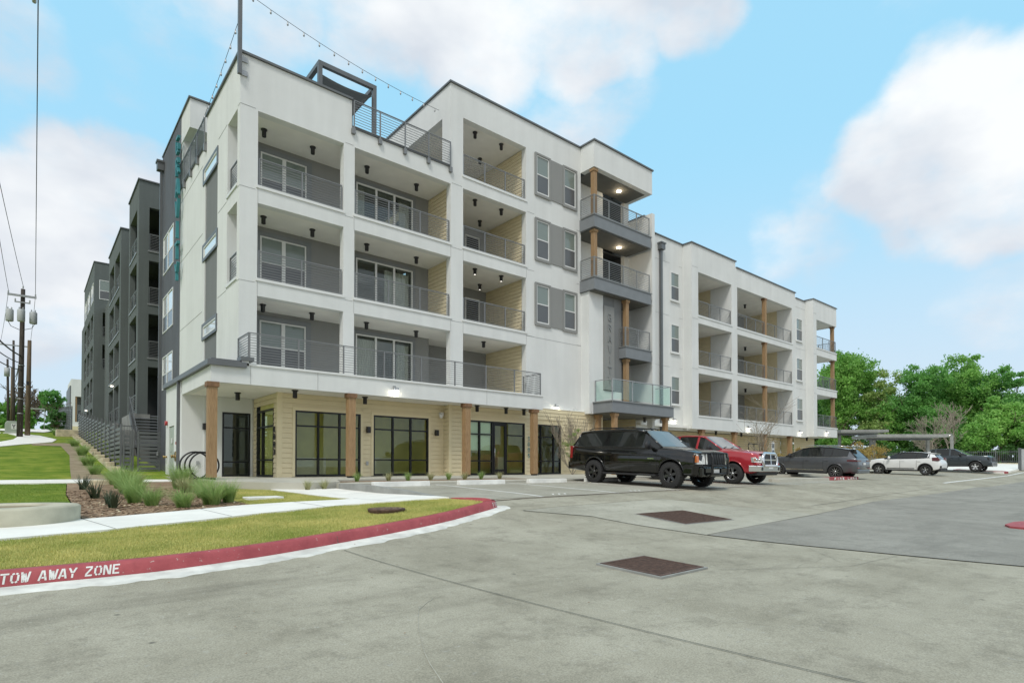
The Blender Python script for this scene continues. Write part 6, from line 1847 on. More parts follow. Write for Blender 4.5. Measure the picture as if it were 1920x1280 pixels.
    o_ = B_(al, 'arch_lip', cfg.get('lipm', paintm)); sd2 = o_.modifiers.new('t', 'SOLIDIFY'); sd2.thickness = .025; sd2.offset = -1
    # mirrors
    for s in (1, -1):
        x = gx0 - .32; z = sec_at(sts, x)[6][1] + .07; y = sec_at(sts, x)[6][0]
        m_ = MB(); m_.bar((x, s * (y - .03), z - .04), (x + .02, s * (y + .12), z), .05, .05)
        m_.lathe([(0, -.10), (.06, -.09), (cfg.get('mir', .11), -.03), (cfg.get('mir', .11), .02), (.0, .03)], 12, axis='X', c=(x - .0, s * (y + .20), z + .03))
        mo = B_(m_, 'mirror', cfg.get('mirm', paintm)); 
    # wheels
    for ax in axles:
        for s in (1, -1):
            yc = s * (cfg['track'] / 2)
            wl = MB().lathe([(0, -s * .09), (tr * .45, -s * .09), (tr * .45, s * .02), (0, s * .02)], 20, axis='Y').build('wheel', M['black'], root)
            wl.location = (ax, yc, tr)
            tp = [(tr * .60, -tw / 2), (tr * .88, -tw / 2), (tr * .97, -tw * .42), (tr, -tw * .30), (tr, tw * .30), (tr * .97, tw * .42), (tr * .88, tw / 2), (tr * .60, tw / 2)]
            t_ = MB().lathe(tp + [tp[0]], 40, axis='Y')
            if cfg.get('lugs'):
                for i in range(30):
                    a = 2 * pi * i / 30
                    for q in (-1, 1):
                        c_ = Vector(((tr - .01) * cos(a + q * .05), q * tw * .33, (tr - .01) * sin(a + q * .05))); d_ = Vector((cos(a), 0, sin(a)))
                        t_.bar(c_ - d_ * .03, c_ + d_ * .016, .045, tw * .28, up=(0, 1, 0))
            t_.build('tyre', M['tyre'], wl)
            r_ = MB(); rr = tr * cfg['rimr']; yo = s * (tw / 2 - .02)
            r_.lathe([(rr, -s * tw * .3), (rr, yo), (rr * .96, yo + s * .012), (rr * .90, yo - s * .01), (rr * .86, yo - s * .06)], 36, axis='Y')
            ns = cfg['spokes']
            for i in range(ns):
                a = 2 * pi * (i + .25) / ns
                for q in cfg.get('sp', (0,)):
                    r_.bar((rr * .18 * cos(a), yo - s * .035, rr * .18 * sin(a)), (rr * .92 * cos(a + q), yo - s * .02, rr * .92 * sin(a + q)), cfg.get('sw', .06), .035, up=(0, 1, 0))
            r_.lathe([(0, yo - s * .005), (rr * .20, yo - s * .01), (rr * .24, yo - s * .05)], 20, axis='Y')
            r_.build('rim', cfg['rimm'], wl)
            MB().lathe([(0, -s * .0), (rr * .80, s * .0), (rr * .80, s * .02), (0, s * .02)], 28, axis='Y').build('brake_disc', M['black'] if cfg.get('darkdisc', True) else M['steel'], wl)
    return root
def add(root, mb, name, mat, **k): return mb.build(name, mat, root, **k)

# --- black full-size SUV, nose out
sts = [(2.80, .50, .78, 1.05, 1.10, .64), (2.76, .42, .90, 1.13, 1.17, .74), (2.60, .40, .965, 1.18, 1.23, .80), (2.2, .42, .99, 1.24, 1.29, .83), (1.86, .42, 1.0, 1.26, 1.32, .84), (1.34, .42, 1.0, 1.28, 1.36, .84), (.62, .42, 1.0, 1.30, 1.90, .70),
       (.30, .42, 1.0, 1.30, 1.955, .70), (-.35, .42, 1.0, 1.30, 1.97, .70), (-1.2, .42, 1.0, 1.30, 1.965, .70), (-1.95, .42, .995, 1.30, 1.94, .69), (-2.40, .44, .985, 1.31, 1.90, .67), (-2.70, .46, .97, 1.30, 1.36, .84), (-2.79, .50, .95, 1.12, 1.16, .84), (-2.83, .56, .90, .92, .96, .80)]
cfg = dict(cat='car', glass_end=-2.56, arch=.475, archz=.05, seams=(1.25, .12, -.98), handles=(.32, -.80), hz=1.12, track=1.78, rimr=.60, spokes=6, sw=.085, rimm=M['brim'], lugs=True, board=True, mirm=M['plastic'], mir=.14, lip=.035, edge=.05, pw=.065)
suv = make_car('black_suv', 'lifted black full-size SUV with a black grille guard and chunky off-road tyres', (17.0, 12.88, zpave(17, 12.88)), -pi / 2, sts, 5, 11, (.14, -.96, -1.02), (1.80, -1.50), .42, .30, M['paint_black'], dict(cfg, pitch=.03))
g = MB(); g.box(2.74, 2.82, -.53, .53, .78, 1.14); add(suv, g, 'grille', M['black'])
gb = MB()
for z in (.84, .91, .98, 1.04): gb.box(2.80, 2.815, -.50, .50, z, z + .014)
add(suv, gb, 'grille_bars', M['chrome'])
for s in (1, -1):
    h = MB(); h.add([(2.88, s * .54, .80), (2.76, s * .945, .80), (2.72, s * .955, 1.13), (2.84, s * .54, 1.15), (2.60, s * .5, .80), (2.5, s * .90, .80), (2.5, s * .90, 1.13), (2.58, s * .5, 1.15)], [(0, 1, 2, 3), (4, 5, 6, 7), (0, 1, 5, 4), (1, 2, 6, 5), (2, 3, 7, 6), (3, 0, 4, 7)]); ho = add(suv, h, 'headlight', M['lamp'])
    a = MB(); a.add([(2.787, s * .89, .86), (2.765, s * .965, .86), (2.735, s * .972, 1.06), (2.765, s * .89, 1.06), (2.5, s * .86, .83), (2.5, s * .93, .83), (2.5, s * .93, 1.08), (2.5, s * .86, 1.08)], [(0, 1, 2, 3), (4, 5, 6, 7), (0, 1, 5, 4), (1, 2, 6, 5), (2, 3, 7, 6), (3, 0, 4, 7)]); a.build('turn_signal', M['amber'], ho)
    t = MB(); t.box(-2.73, -2.62, s * .90, s * .982, .90, 1.36); add(suv, t, 'tail_light', M['tail'])
    f = MB().lathe([(0, 0), (.055, 0), (.06, -.02)], 14, axis='X', c=(2.80, s * .62, .56)); add(suv, f, 'fog_lamp', M['lamp'])
bp = MB(); bp.box(2.5, 2.86, -.86, .86, .40, .72); bp.box(2.2, 2.62, -.97, -.86, .44, .70); bp.box(2.2, 2.62, .86, .97, .44, .70); add(suv, bp, 'front_bumper', M['paint_black'], bevel=.05)
rb = MB(); rb.box(-2.90, -2.55, -.93, .93, .48, .78); add(suv, rb, 'rear_bumper', M['paint_black'], bevel=.05)
lp = MB().box(2.862, 2.875, -.16, .16, .48, .64); add(suv, lp, 'licence_plate', M['wframe'])
gg = MB()
for y in (-.46, .46): gg.tube([(2.88, y, .40), (2.99, y, .50), (3.00, y, 1.0), (2.93, y, 1.16)], .032, 8)
gg.tube([(2.93, -.46, 1.16), (2.93, .46, 1.16)], .026, 8); gg.tube([(2.99, -.46, .76), (2.99, .46, .76)], .03, 8); gg.tube([(2.97, -.46, .50), (2.97, .46, .50)], .03, 8)
for y in (-.28, -.14, .0, .14, .28): gg.tube([(2.985, y, .76), (2.955, y, 1.15)], .013, 6)
for s in (1, -1):
    gg.tube([(2.93, s * .46, 1.15), (2.86, s * .62, 1.15), (2.72, s * .92, 1.13), (2.66, s * .97, 1.05), (2.66, s * .97, .80), (2.78, s * .9, .74), (2.97, s * .46, .74)], .024, 8)
    for q in (.35, .65): gg.tube([(2.93 - q * .22, s * (.46 + .48 * q), .75), (2.91 - q * .22, s * (.46 + .48 * q), 1.14)], .013, 6)
add(suv, gg, 'grille_guard', M['black'])
rk = MB()
for s in (1, -1): rk.tube([(.15, s * .60, 1.98), (.0, s * .60, 2.025), (-1.9, s * .60, 2.02), (-2.1, s * .60, 1.965)], .018, 8)
for x in (-.3, -1.3): rk.tube([(x, -.60, 2.03), (x, .60, 2.03)], .018, 8)
add(suv, rk, 'roof_rack', M['black'])
an = MB(); an.prism([(.42, 1.93), (.30, 1.94), (.26, 2.03)], -.02, .02, 'Y'); add(suv, an, 'roof_antenna', M['black'])
wp = MB()
for y in (-.1, -.66): wp.tube([(1.30, y, 1.37), (1.22, y + .4, 1.44)], .011, 5)
add(suv, wp, 'wiper', M['black'])
em = MB(); em.box(.9, 1.15, -1.008, -1.002, .93, .96); em.box(.9, 1.15, 1.002, 1.008, .93, .96); add(suv, em, 'side_emblem', M['chrome'])

# --- red crew-cab pickup, nose out
def pickup_sts(L=2.9, hood=1.32, roof=1.93, belt=1.30, w=1.0, nose=.0):
    return [(L, .52, .66, 1.00, 1.04, .50), (L - .07, .44, .84, 1.10, 1.16, .62), (L - .25, .42, .945, 1.20, 1.27, .72), (L - .7, .44, .985, 1.25, hood, .76), (L - 1.05, .44, w, 1.27, hood + .03, .78), (L - 1.55, .44, w, belt - .01, hood + .07, .80), (L - 2.30, .44, w, belt, roof - .06, .70),
            (L - 2.6, .44, w, belt, roof - .01, .70), (L - 3.2, .44, w, belt, roof, .70), (L - 3.75, .44, w, belt, roof - .03, .69), (L - 3.92, .44, w, belt, roof - .08, .68), (L - 4.02, .44, w, belt, belt + .04, .86), (L - 5.7, .46, .99, belt, belt + .03, .88), (L - 5.78, .55, .95, belt - .05, belt - .02, .86)]
cfgp = dict(cat='pickup truck', glass_end=-.95, arch=.46, archz=.04, seams=(1.42, .30, -.92), handles=(.48, -.75), hz=1.10, track=1.76, rimr=.62, spokes=5, sp=(-.16, .16), sw=.05, rimm=M['alloy'], mirm=M['plastic'], mir=.13, lip=.03)
rt = make_car('red_pickup', 'dark red crew-cab pickup truck with a large chrome grille and bumper', (22.0, 13.65, zpave(22, 13.65)), -pi / 2, pickup_sts(), 5, 10, (.32, -.62), (1.95, -1.60), .40, .27, M['paint_red'], dict(cfgp, pitch=.03))
ch = MB()
for s in (-1, 1):
    pass
# grille shell: rounded ring with a cross
ring = [(-.50, .72), (-.56, .85), (-.54, 1.08), (-.40, 1.20), (.40, 1.20), (.54, 1.08), (.56, .85), (.50, .72)]
ch.tube([(2.96 - (p[1] - .72) * .10, p[0], p[1]) for p in ring + [ring[0]]], .062, 10); ch.bar((2.955, -.54, .955), (2.955, .54, .955), .04, .055); ch.bar((2.97, 0, .72), (2.93, 0, 1.19), .05, .075)
add(rt, ch, 'grille_surround', M['chrome'])
gi = MB(); gi.prism([(2.70, .70), (2.945, .70), (2.90, 1.20), (2.60, 1.20)], -.53, .53, 'Y'); add(rt, gi, 'grille', M['black'])
for s in (1, -1):
    h = MB(); h.add([(2.95, s * .60, .84), (2.80, s * .945, .86), (2.76, s * .955, 1.04), (2.90, s * .60, 1.10), (2.6, s * .58, .84), (2.5, s * .90, .86), (2.5, s * .90, 1.04), (2.6, s * .58, 1.10)], [(0, 1, 2, 3), (4, 5, 6, 7), (0, 1, 5, 4), (1, 2, 6, 5), (2, 3, 7, 6), (3, 0, 4, 7)]); ho = add(rt, h, 'headlight', M['lamp'])
    for q in (.70, .82): MB().lathe([(0, 0), (.055, 0), (.06, -.03)], 14, axis='X', c=(2.915 - (q - .70) * .42, s * q, .96)).build('reflector', M['chrome'], ho)
    MB().box(2.80, 2.825, s * .895, s * .93, .90, 1.0).build('turn_signal', M['amber'], ho)
    f = MB().lathe([(0, .004), (.07, .004), (.075, -.02)], 16, axis='X', c=(2.995, s * .66, .62)); add(rt, f, 'fog_lamp', M['cglass'])
cb_ = MB(); cb_.box(2.62, 2.99, -.80, .80, .50, .74); cb_.add([(2.99, s_ * .80, z) for s_ in (1,) for z in (.50, .74)] + [(2.62, .985, .50), (2.62, .985, .74), (2.5, .8, .5), (2.5, .8, .74)], [(0, 1, 3, 2), (0, 2, 4), (1, 5, 3)])
cb_.add([(2.99, -.80, .50), (2.99, -.80, .74), (2.62, -.985, .50), (2.62, -.985, .74), (2.5, -.8, .5), (2.5, -.8, .74)], [(0, 1, 3, 2), (0, 2, 4), (1, 5, 3)])
add(rt, cb_, 'front_bumper', M['chrome'], bevel=.03)
add(rt, MB().box(2.60, 2.90, -.90, .90, .74, .85), 'bumper_cover', M['paint_red'], bevel=.03)
add(rt, MB().box(2.992, 3.005, -.16, .16, .62, .78), 'licence_plate', M['wframe'])
add(rt, MB().box(2.5, 2.88, -.8, .8, .36, .50), 'air_dam', M['plastic'], bevel=.03)
wp = MB()
for y in (-.1, -.66): wp.tube([(1.38, y, 1.40), (1.28, y + .4, 1.47)], .011, 5)
add(rt, wp, 'wiper', M['black'])

# --- grey three-row crossover, nose in (its tail towards the lane)
stg = [(2.50, .42, .62, .80, .84, .5), (2.42, .34, .84, .95, .99, .66), (2.15, .30, .94, 1.03, 1.08, .75), (1.75, .28, .97, 1.07, 1.14, .79), (1.2, .28, .98, 1.10, 1.18, .80), (.35, .28, .985, 1.13, 1.62, .66), (-.05, .28, .985, 1.14, 1.70, .66), (-.6, .28, .985, 1.145, 1.725, .66), (-1.2, .28, .985, 1.15, 1.70, .65), (-1.7, .29, .98, 1.16, 1.65, .63), (-2.05, .30, .965, 1.17, 1.57, .60), (-2.44, .36, .94, 1.10, 1.14, .76), (-2.52, .40, .90, .96, 1.0, .76), (-2.55, .46, .84, .84, .87, .72)]
cfgg = dict(cat='car', glass_end=-2.05, arch=.405, archz=.02, seams=(1.28, .18, -.86), handles=(-.02, -1.02), hz=.95, track=1.70, rimr=.72, spokes=10, sw=.03, rimm=M['alloy'], mirm=M['plastic'], lip=.02, beltchrome=True, pillarm=M['black'], pw=.035, darkdisc=True)
gv = make_car('grey_suv', 'long dark grey crossover with bright window trim parked nose-in behind the red kerb island', (34.0, 14.0, zpave(34, 14.0)), pi / 2, stg, 4, 10, (.20, -.82, -1.25), (1.56, -1.47), .37, .26, M['paint_grey'], dict(cfgg, pitch=-.03))
for s in (1, -1):
    t = MB(); t.box(-2.46, -2.05, s * .925, s * .968, .93, 1.02); t.box(-2.545, -2.44, s * .40, s * .93, .93, 1.01); add(gv, t, 'tail_light', M['tail2'])
    add(gv, MB().box(-2.555, -2.42, s * .62, s * .86, .58, .62), 'reflector', M['tail'])
    add(gv, MB().tube([(-2.56, s * .62, .40), (-2.44, s * .62, .40)], .045, 10), 'exhaust_tip', M['chrome'])
add(gv, MB().box(-2.56, -2.2, -.86, .86, .30, .52), 'rear_bumper', M['paint_grey'], bevel=.05)
add(gv, MB().box(-2.575, -2.562, -.16, .16, .76, .88), 'licence_plate', M['wframe'])
sp_ = MB(); sp_.prism([(-1.95, 1.70), (-2.30, 1.63), (-2.32, 1.655), (-1.95, 1.735)], -.60, .60, 'Y'); add(gv, sp_, 'roof_spoiler', M['paint_grey'])
rk = MB()
for s in (1, -1): rk.tube([(.2, s * .62, 1.72), (.0, s * .62, 1.765), (-1.5, s * .61, 1.765), (-1.85, s * .60, 1.70)], .018, 8)
add(gv, rk, 'roof_rail', M['chrome'])
add(gv, MB().box(-.9, 1.1, -.998, -.985, .42, .47).box(-.9, 1.1, .985, .998, .42, .47), 'side_moulding', M['chrome'])

# --- white compact crossover, nose in
stw = [(2.16, .42, .58, .74, .78, .46), (2.08, .34, .78, .86, .90, .58), (1.85, .30, .87, .94, .99, .66), (1.5, .28, .895, .98, 1.05, .72), (1.02, .28, .90, 1.01, 1.10, .74), (.28, .28, .90, 1.04, 1.46, .60), (-.1, .28, .90, 1.05, 1.53, .60), (-.6, .28, .90, 1.065, 1.54, .60), (-1.15, .28, .90, 1.09, 1.50, .59), (-1.55, .29, .895, 1.13, 1.45, .57), (-1.78, .30, .885, 1.13, 1.38, .56), (-2.05, .36, .86, 1.00, 1.04, .68), (-2.12, .42, .83, .88, .92, .68), (-2.17, .48, .76, .78, .81, .64)]
cfgw = dict(cat='car', glass_end=-1.60, arch=.375, archz=.02, seams=(1.02, .08, -.86), handles=(-.10, -1.0), hz=.90, track=1.56, rimr=.66, spokes=5, sp=(-.22, .22), sw=.045, rimm=M['alloy'], mirm=M['paint_white'], lip=.06, lipm=M['plastic'], lipo=.014, pillarm=M['black'], pw=.035, cpillar=False, beltchrome=False)
wv = make_car('white_crossover', 'small white crossover with dark wheel arch cladding parked nose-in', (45.9, 12.9, zpave(45.9, 12.9)), pi / 2, stw, 4, 10, (.10, -.80), (1.35, -1.35), .335, .215, M['paint_white'], dict(cfgw, pitch=-.02))
for s in (1, -1):
    t = MB(); t.box(-2.06, -1.72, s * .80, s * .885, .93, 1.16); t.box(-2.10, -2.0, s * .55, s * .84, .93, 1.10); add(wv, t, 'tail_light', M['tail2'])
    add(wv, MB().box(-2.19, -2.0, s * .60, s * .80, .48, .62), 'bumper_vent', M['plastic'])
    pc = MB(); pc.add([(x_, s * (sec_at(stw, x_)[k_][0] + .008), sec_at(stw, x_)[k_][1]) for x_ in (-1.45, -1.60, -1.77) for k_ in (6, 7)], [(0, 1, 3, 2), (2, 3, 5, 4)]); add(wv, pc, 'rear_pillar', M['paint_white'])
add(wv, MB().box(-2.18, -1.9, -.80, .80, .30, .46), 'rear_bumper', M['plastic'], bevel=.04)
add(wv, MB().box(-2.19, -2.1, -.62, .62, .46, .74), 'bumper_cover', M['paint_white'], bevel=.04)
add(wv, MB().prism([(-1.5, 1.44), (-1.86, 1.385), (-1.87, 1.41), (-1.5, 1.475)], -.54, .54, 'Y'), 'roof_spoiler', M['paint_white'])
add(wv, MB().box(-.75, .85, -.915, -.90, .40, .44).box(-.75, .85, .90, .915, .40, .44), 'side_moulding', M['plastic'])
add(wv, MB().prism([(-1.2, 1.49), (-1.42, 1.46), (-1.42, 1.56)], -.015, .015, 'Y'), 'roof_antenna', M['paint_white'])

# --- slate pickup, nose out
sp2 = make_car('slate_pickup', 'dark slate pickup truck with silver wheels at the far right of the row', (56.8, 13.0, zpave(56.8, 13.0)), -pi / 2, pickup_sts(2.9, 1.26, 1.86, 1.25), 5, 10, (.32, -.62), (1.93, -1.66), .40, .26, M['paint_slate'], dict(cfgp, pitch=.0, rimm=M['silver'], sw=.10, sp=(0,), spokes=5, rimr=.66))
g = MB(); g.prism([(2.70, .78), (2.94, .78), (2.91, 1.12), (2.66, 1.12)], -.59, .59, 'Y'); add(sp2, g, 'grille', M['black'])
add(sp2, MB().box(2.935, 2.955, -.6, .6, .93, .97), 'grille_bar', M['paint_slate'])
for s in (1, -1):
    h = MB(); h.add([(2.94, s * .60, .90), (2.76, s * .945, .92), (2.73, s * .955, 1.08), (2.90, s * .60, 1.10), (2.6, s * .58, .9), (2.5, s * .90, .92), (2.5, s * .90, 1.08), (2.6, s * .58, 1.10)], [(0, 1, 2, 3), (4, 5, 6, 7), (0, 1, 5, 4), (1, 2, 6, 5), (2, 3, 7, 6), (3, 0, 4, 7)]); add(sp2, h, 'headlight', M['cglass'])
    add(sp2, MB().box(2.93, 2.95, s * .70, s * .78, .60, .72), 'fog_lamp', M['lamp'])
add(sp2, MB().box(2.55, 2.94, -.92, .92, .46, .76), 'front_bumper', M['paint_slate'], bevel=.05)
add(sp2, MB().box(2.6, 2.97, -.62, .62, .40, .50), 'skid_plate', M['chrome'], bevel=.03)
# ================================================================== vegetation
def crown(lobes, n, leaf, mat, parent, loc, seed, squash=1., shell=.55):
    """thousands of small leaf-sprays scattered through overlapping lobes, denser near the outside"""
    rnd = random.Random(seed); mb_v, mb_f = [], []
    tot = sum(l[3] ** 2 for l in lobes)
    for (cx, cy, cz, r, rz_) in lobes:
        k = int(n * r ** 2 / tot)
        # sub-clumps on the lobe
        cl = []
        for _ in range(max(6, int(r * r * 5))):
            v = Vector((rnd.gauss(0, 1), rnd.gauss(0, 1), rnd.gauss(0, 1))).normalized() * (rnd.uniform(shell, 1.05))
            cl.append((cx + v.x * r, cy + v.y * r, cz + v.z * rz_ * squash, r * rnd.uniform(.20, .38)))
        for _ in range(k):
            c = rnd.choice(cl); v = Vector((rnd.gauss(0, 1), rnd.gauss(0, 1), rnd.gauss(0, .75))) * (c[3] * .55)
            p = Vector((c[0], c[1], c[2])) + v
            d = Vector((rnd.gauss(0, 1), rnd.gauss(0, 1), rnd.gauss(0, .6))).normalized(); u = d.orthogonal().normalized(); u.rotate(Matrix.Rotation(rnd.random() * 6.28, 3, d)); t = d.cross(u)
            s = leaf * rnd.uniform(.6, 1.35); b = len(mb_v)
            mb_v += [tuple(p - u * s), tuple(p + t * s * .55), tuple(p + u * s), tuple(p - t * s * .55)]
            mb_f.append((b, b + 1, b + 2, b + 3))
    me = bpy.data.meshes.new('crown'); w = Vector(loc)
    me.from_pydata([(x - w.x, y - w.y, z - w.z) for x, y, z in mb_v], [], mb_f); me.materials.append(mat); me.update()
    return link_mesh('crown', me, parent)
def branches(mb, p, d, L, r, depth, rnd, spread=.6, up=.12, n=3, minr=.006):
    pts = [Vector(p)]; rad = [r]; q = Vector(p); dd = Vector(d).normalized()
    for i in range(4):
        dd = (dd + Vector((rnd.gauss(0, .09), rnd.gauss(0, .09), rnd.gauss(0, .05) + up * .3))).normalized()
        q = q + dd * L / 4; pts.append(q.copy()); rad.append(max(minr, r * (1 - .14 * (i + 1))))
    mb.tube(pts, rad, 7 if r > .05 else 4, caps=False)
    if depth == 0: return
    for i in range(n):
        t = rnd.randint(1, 4); b = pts[t]
        ax = Vector((rnd.gauss(0, 1), rnd.gauss(0, 1), rnd.gauss(0, .4))).normalized()
        nd = (dd + ax * spread).normalized()
        branches(mb, b, nd, L * rnd.uniform(.55, .78), max(minr, rad[t] * .62), depth - 1, rnd, spread, up, n, minr)
TG = 'trees beyond the iron fence'
LM = {'g1': leafmat('leaves_fresh_green', (.08, .24, .04), (.36, .66, .14), .5, .28, .5), 'g2': leafmat('leaves_mid_green', (.06, .21, .045), (.27, .58, .13), .5, .3, .5),
      'g3': leafmat('leaves_light_green', (.13, .36, .06), (.44, .72, .18), .5, .35, .5), 'g4': leafmat('leaves_dark_green', (.035, .11, .03), (.14, .32, .07), .5, .4, .4), 'g5': leafmat('leaves_yellow_green', (.16, .28, .06), (.48, .62, .20), .5, .5, .45)}
def tree(x, y, zb, h, r, mat, label, seed, n=9000, leaf=.24, group=TG, lowest=.3, trunkr=.22, name='broadleaf_tree'):
    rnd = random.Random(seed); loc = (x, y, zb); o = tag(empty(name, loc), label, 'tree', group)
    tm = MB(); branches(tm, loc, (rnd.gauss(0, .04), rnd.gauss(0, .04), 1), h * .46, trunkr, 2, rnd, .9, .12, 5, .03)
    tm.build('trunk', M['bark'], o, world=loc)
    lobes = []
    for i in range(9):
        a = rnd.random() * 6.28; q = r * rnd.uniform(.15, .72); t = rnd.uniform(lowest, .88); rr = r * rnd.uniform(.34, .52) * (1.1 - .45 * abs(t - .55))
        lobes.append((x + q * cos(a) * (1.15 - .5 * t), y + q * sin(a) * (1.15 - .5 * t), zb + h * t, rr, rr * .75))
    lobes.append((x, y, zb + h * .84, r * .40, r * .36)); lobes.append((x, y, zb + h * .5, r * .55, r * .6))
    crown(lobes, n, leaf, mat, o, loc, seed + 1)
    return o
T = [(84, 30.5, 16.2, 5.0, 'g1', 'tall fresh green tree just right of the white building corner', 14000), (90, 37, 13, 4.6, 'g2', 'mid green tree seen through the open corner balconies', 9000),
     (86, 26.0, 13.2, 4.4, 'g5', 'sparser olive green tree between the two tallest trees', 7000), (86, 22.5, 13.2, 4.6, 'g2', 'deep green rounded tree left of the widest crown', 12000),
     (92, 19.2, 14.8, 5.4, 'g1', 'wide tall green tree with wispy right-hand top', 15000), (90, 14.8, 12.4, 3.9, 'g2', 'mid green tree behind the light green bushy tree', 9000),
     (84, 14.6, 7.9, 3.7, 'g3', 'light green bushy low tree above the iron fence', 12000), (98, 8.0, 11.2, 4.4, 'g1', 'green tree cut off by the right edge', 9000),
     (100, 11.2, 9.0, 3.4, 'g5', 'yellowish tree low beside the right edge', 6000), (83, 20.0, 7.0, 3.2, 'g2', 'low dark green tree behind the bare shrub-like trees', 8000),
     (84, 25.5, 7.4, 3.4, 'g1', 'low green tree behind the carport post', 8000), (83.5, 31, 7.5, 3.2, 'g3', 'low light green tree above the farther carport', 7000), (95, 43, 12, 4.2, 'g4', 'dark tree glimpsed under the end balconies', 7000),
     (86, 35.0, 6.8, 3.0, 'g4', 'dark low tree behind the end balcony post', 6000), (104, 24, 13.5, 5, 'g5', 'pale hazy tree crown rising behind the middle of the row', 8000), (108, 34, 14, 5, 'g4', 'darker tree crown behind the tallest left tree', 7000)]
for i, (x, y, h, r, m, lb, n) in enumerate(T): tree(x, y, .3, h * .97, r, LM[m], lb, 40 + i * 3, int(n * 2.8), .15)
# understorey reads as one mass
ub = [(82 + random.uniform(0, 4), 8 + i * .85 + random.uniform(-.3, .3), .9 + random.random() * 1.2, random.uniform(1.0, 1.7), random.uniform(.9, 1.5)) for i in range(42)]
uo = tag(empty('undergrowth', (84, 20, .3)), 'dark dense undergrowth below the trees on the right', 'undergrowth', kind='stuff')
crown(ub, 26000, .17, LM['g4'], uo, (84, 20, .3), 5)
# bare and twiggy trees
def bare(x, y, zb, h, r, label, seed, mat, depth=4, spread=.55, name='bare_tree', multi=1, group=None, up=.15, n=4, minr=.008, top=.6):
    rnd = random.Random(seed); loc = (x, y, zb); o = tag(empty(name, loc), label, 'tree', group); tm = MB()
    for k in range(multi):
        d = (0, 0, 1) if multi == 1 else (rnd.gauss(0, .35), rnd.gauss(0, .35), 1)
        branches(tm, loc, d, h * top, r, depth, rnd, spread, up, n, minr)
    tm.build('trunk', mat, o, world=loc)
    return o
bare(33.3, 16.5, -.45, 5.2, .07, 'leafless young tree in front of the wing', 11, M['barkpale'], 3, .8, n=5, minr=.007, top=.5)
bare(72.5, 17.9, .1, 6.0, .10, 'left pale leafless tree by the parking lamp', 12, M['barkpale'], 4, .75, multi=2, minr=.013, top=.38, n=4)
bare(74, 16.6, .1, 7.0, .11, 'right taller pale leafless tree by the parking lamp', 13, M['barkpale'], 4, .65, multi=1, minr=.016, top=.42, n=4)
sb = bare(20.3, 19.6, -.42, 2.9, .022, 'slender twiggy shrub with yellowish buds against the cream siding', 14, M['barkpale'], 3, .45, name='twiggy_shrub', multi=6, minr=.006, top=.5, up=.4)
crown([(20.3, 19.6, 1.45, .50, .75), (20.25, 19.6, .8, .3, .6)], 900, .028, LM['g5'], sb, (20.3, 19.6, -.42), 3)
# left background trees
tree(3.0, 108, 4.9, 6.4, 2.4, LM['g2'], 'round dark green tree beyond the road on the left', 90, 9000, .15, 'trees at the top of the slope', .2)
tree(-1.6, 112, 5.0, 4.4, 3.0, LM['g1'], 'green tree behind the utility cabinets', 93, 7000, .24, 'trees at the top of the slope', .15)
bare(.6, 112, 5.2, 5.0, .08, 'grey leafless tree behind the round green tree', 16, M['bark'], 4, .6, multi=3, minr=.03)
tree(2.0, 64, 2.9, 2.0, 1.1, LM['g4'], 'low dark shrub beside the farther fence', 97, 2500, .09, 'shrubs along the stone wall', .1, .05, name='shrub')
# golden shrubs along the wing
def shrub(x, y, zb, w, h, mat, label, seed, n=1800, leaf=.05, group=None, name='shrub', stems=True):
    rnd = random.Random(seed); loc = (x, y, zb); o = tag(empty(name, loc), label, 'shrub', group)
    sm_ = MB()
    for k in range(9):
        a = rnd.random() * 6.28; sm_.tube([(x, y, zb), (x + cos(a) * w * .25, y + sin(a) * w * .25, zb + h * .5), (x + cos(a) * w * .42, y + sin(a) * w * .42, zb + h * .9)], [.010, .007, .004], 5)
    sm_.build('stem', M['barkpale'], o, world=loc)
    lobes = [(x + rnd.uniform(-.3, .3) * w, y + rnd.uniform(-.3, .3) * w, zb + h * rnd.uniform(.35, .75), w * .34, h * .34) for _ in range(5)]
    crown(lobes, n, leaf, mat, o, loc, seed + 5)
GS = 'golden shrubs in front of the wing'
for i, (x, y, w_, h_) in enumerate(((35.6, 17.6, 1.6, 1.3), (38.4, 17.9, 2.0, 1.6), (41.6, 17.8, 2.0, 1.7), (44.6, 17.7, 2.2, 1.9), (47.5, 17.8, 2.2, 2.1), (50.4, 17.6, 2.6, 2.2), (53.6, 17.4, 2.8, 2.1), (29.4, 18.6, 1.2, 1.6))):
    shrub(x, y, -.45, w_, h_, M['gold'], ['golden twiggy shrub beside the parking sign', 'golden twiggy shrub two along from the parking sign', 'golden twiggy shrub under the long balcony bay', 'golden twiggy shrub left of the lit wall lamp', 'large golden shrub below the end windows', 'large golden shrub under the end balconies', 'large golden shrub just past the building corner', 'small golden shrub beside the downspout'][i], 200 + i, 2600, .06, GS)
# ornamental grass
def blade_clump(n, h, spread, seed, w=.006, droop=.55):
    rnd = random.Random(seed); V, F_ = [], []
    for _ in range(n):
        a = rnd.random() * 6.28; r0 = rnd.random() ** .6 * spread * .22; L = h * rnd.uniform(.65, 1.12); out = rnd.uniform(.15, 1.0) * spread; dr = droop * rnd.uniform(.3, 1.1)
        b = len(V); px, py = r0 * cos(a + 1), r0 * sin(a + 1); sx, sy = -sin(a) * w, cos(a) * w
        for i in range(5):
            t = i / 4; q = out * t ** 1.4; z = L * (t - dr * t ** 3 * .55); k = (1 - t) * .9 + .1
            V += [(px + cos(a) * q + sx * k, py + sin(a) * q + sy * k, z), (px + cos(a) * q - sx * k, py + sin(a) * q - sy * k, z)]
        F_ += [(b + 2 * i, b + 2 * i + 1, b + 2 * i + 3, b + 2 * i + 2) for i in range(4)]
    return V, F_
CL = []
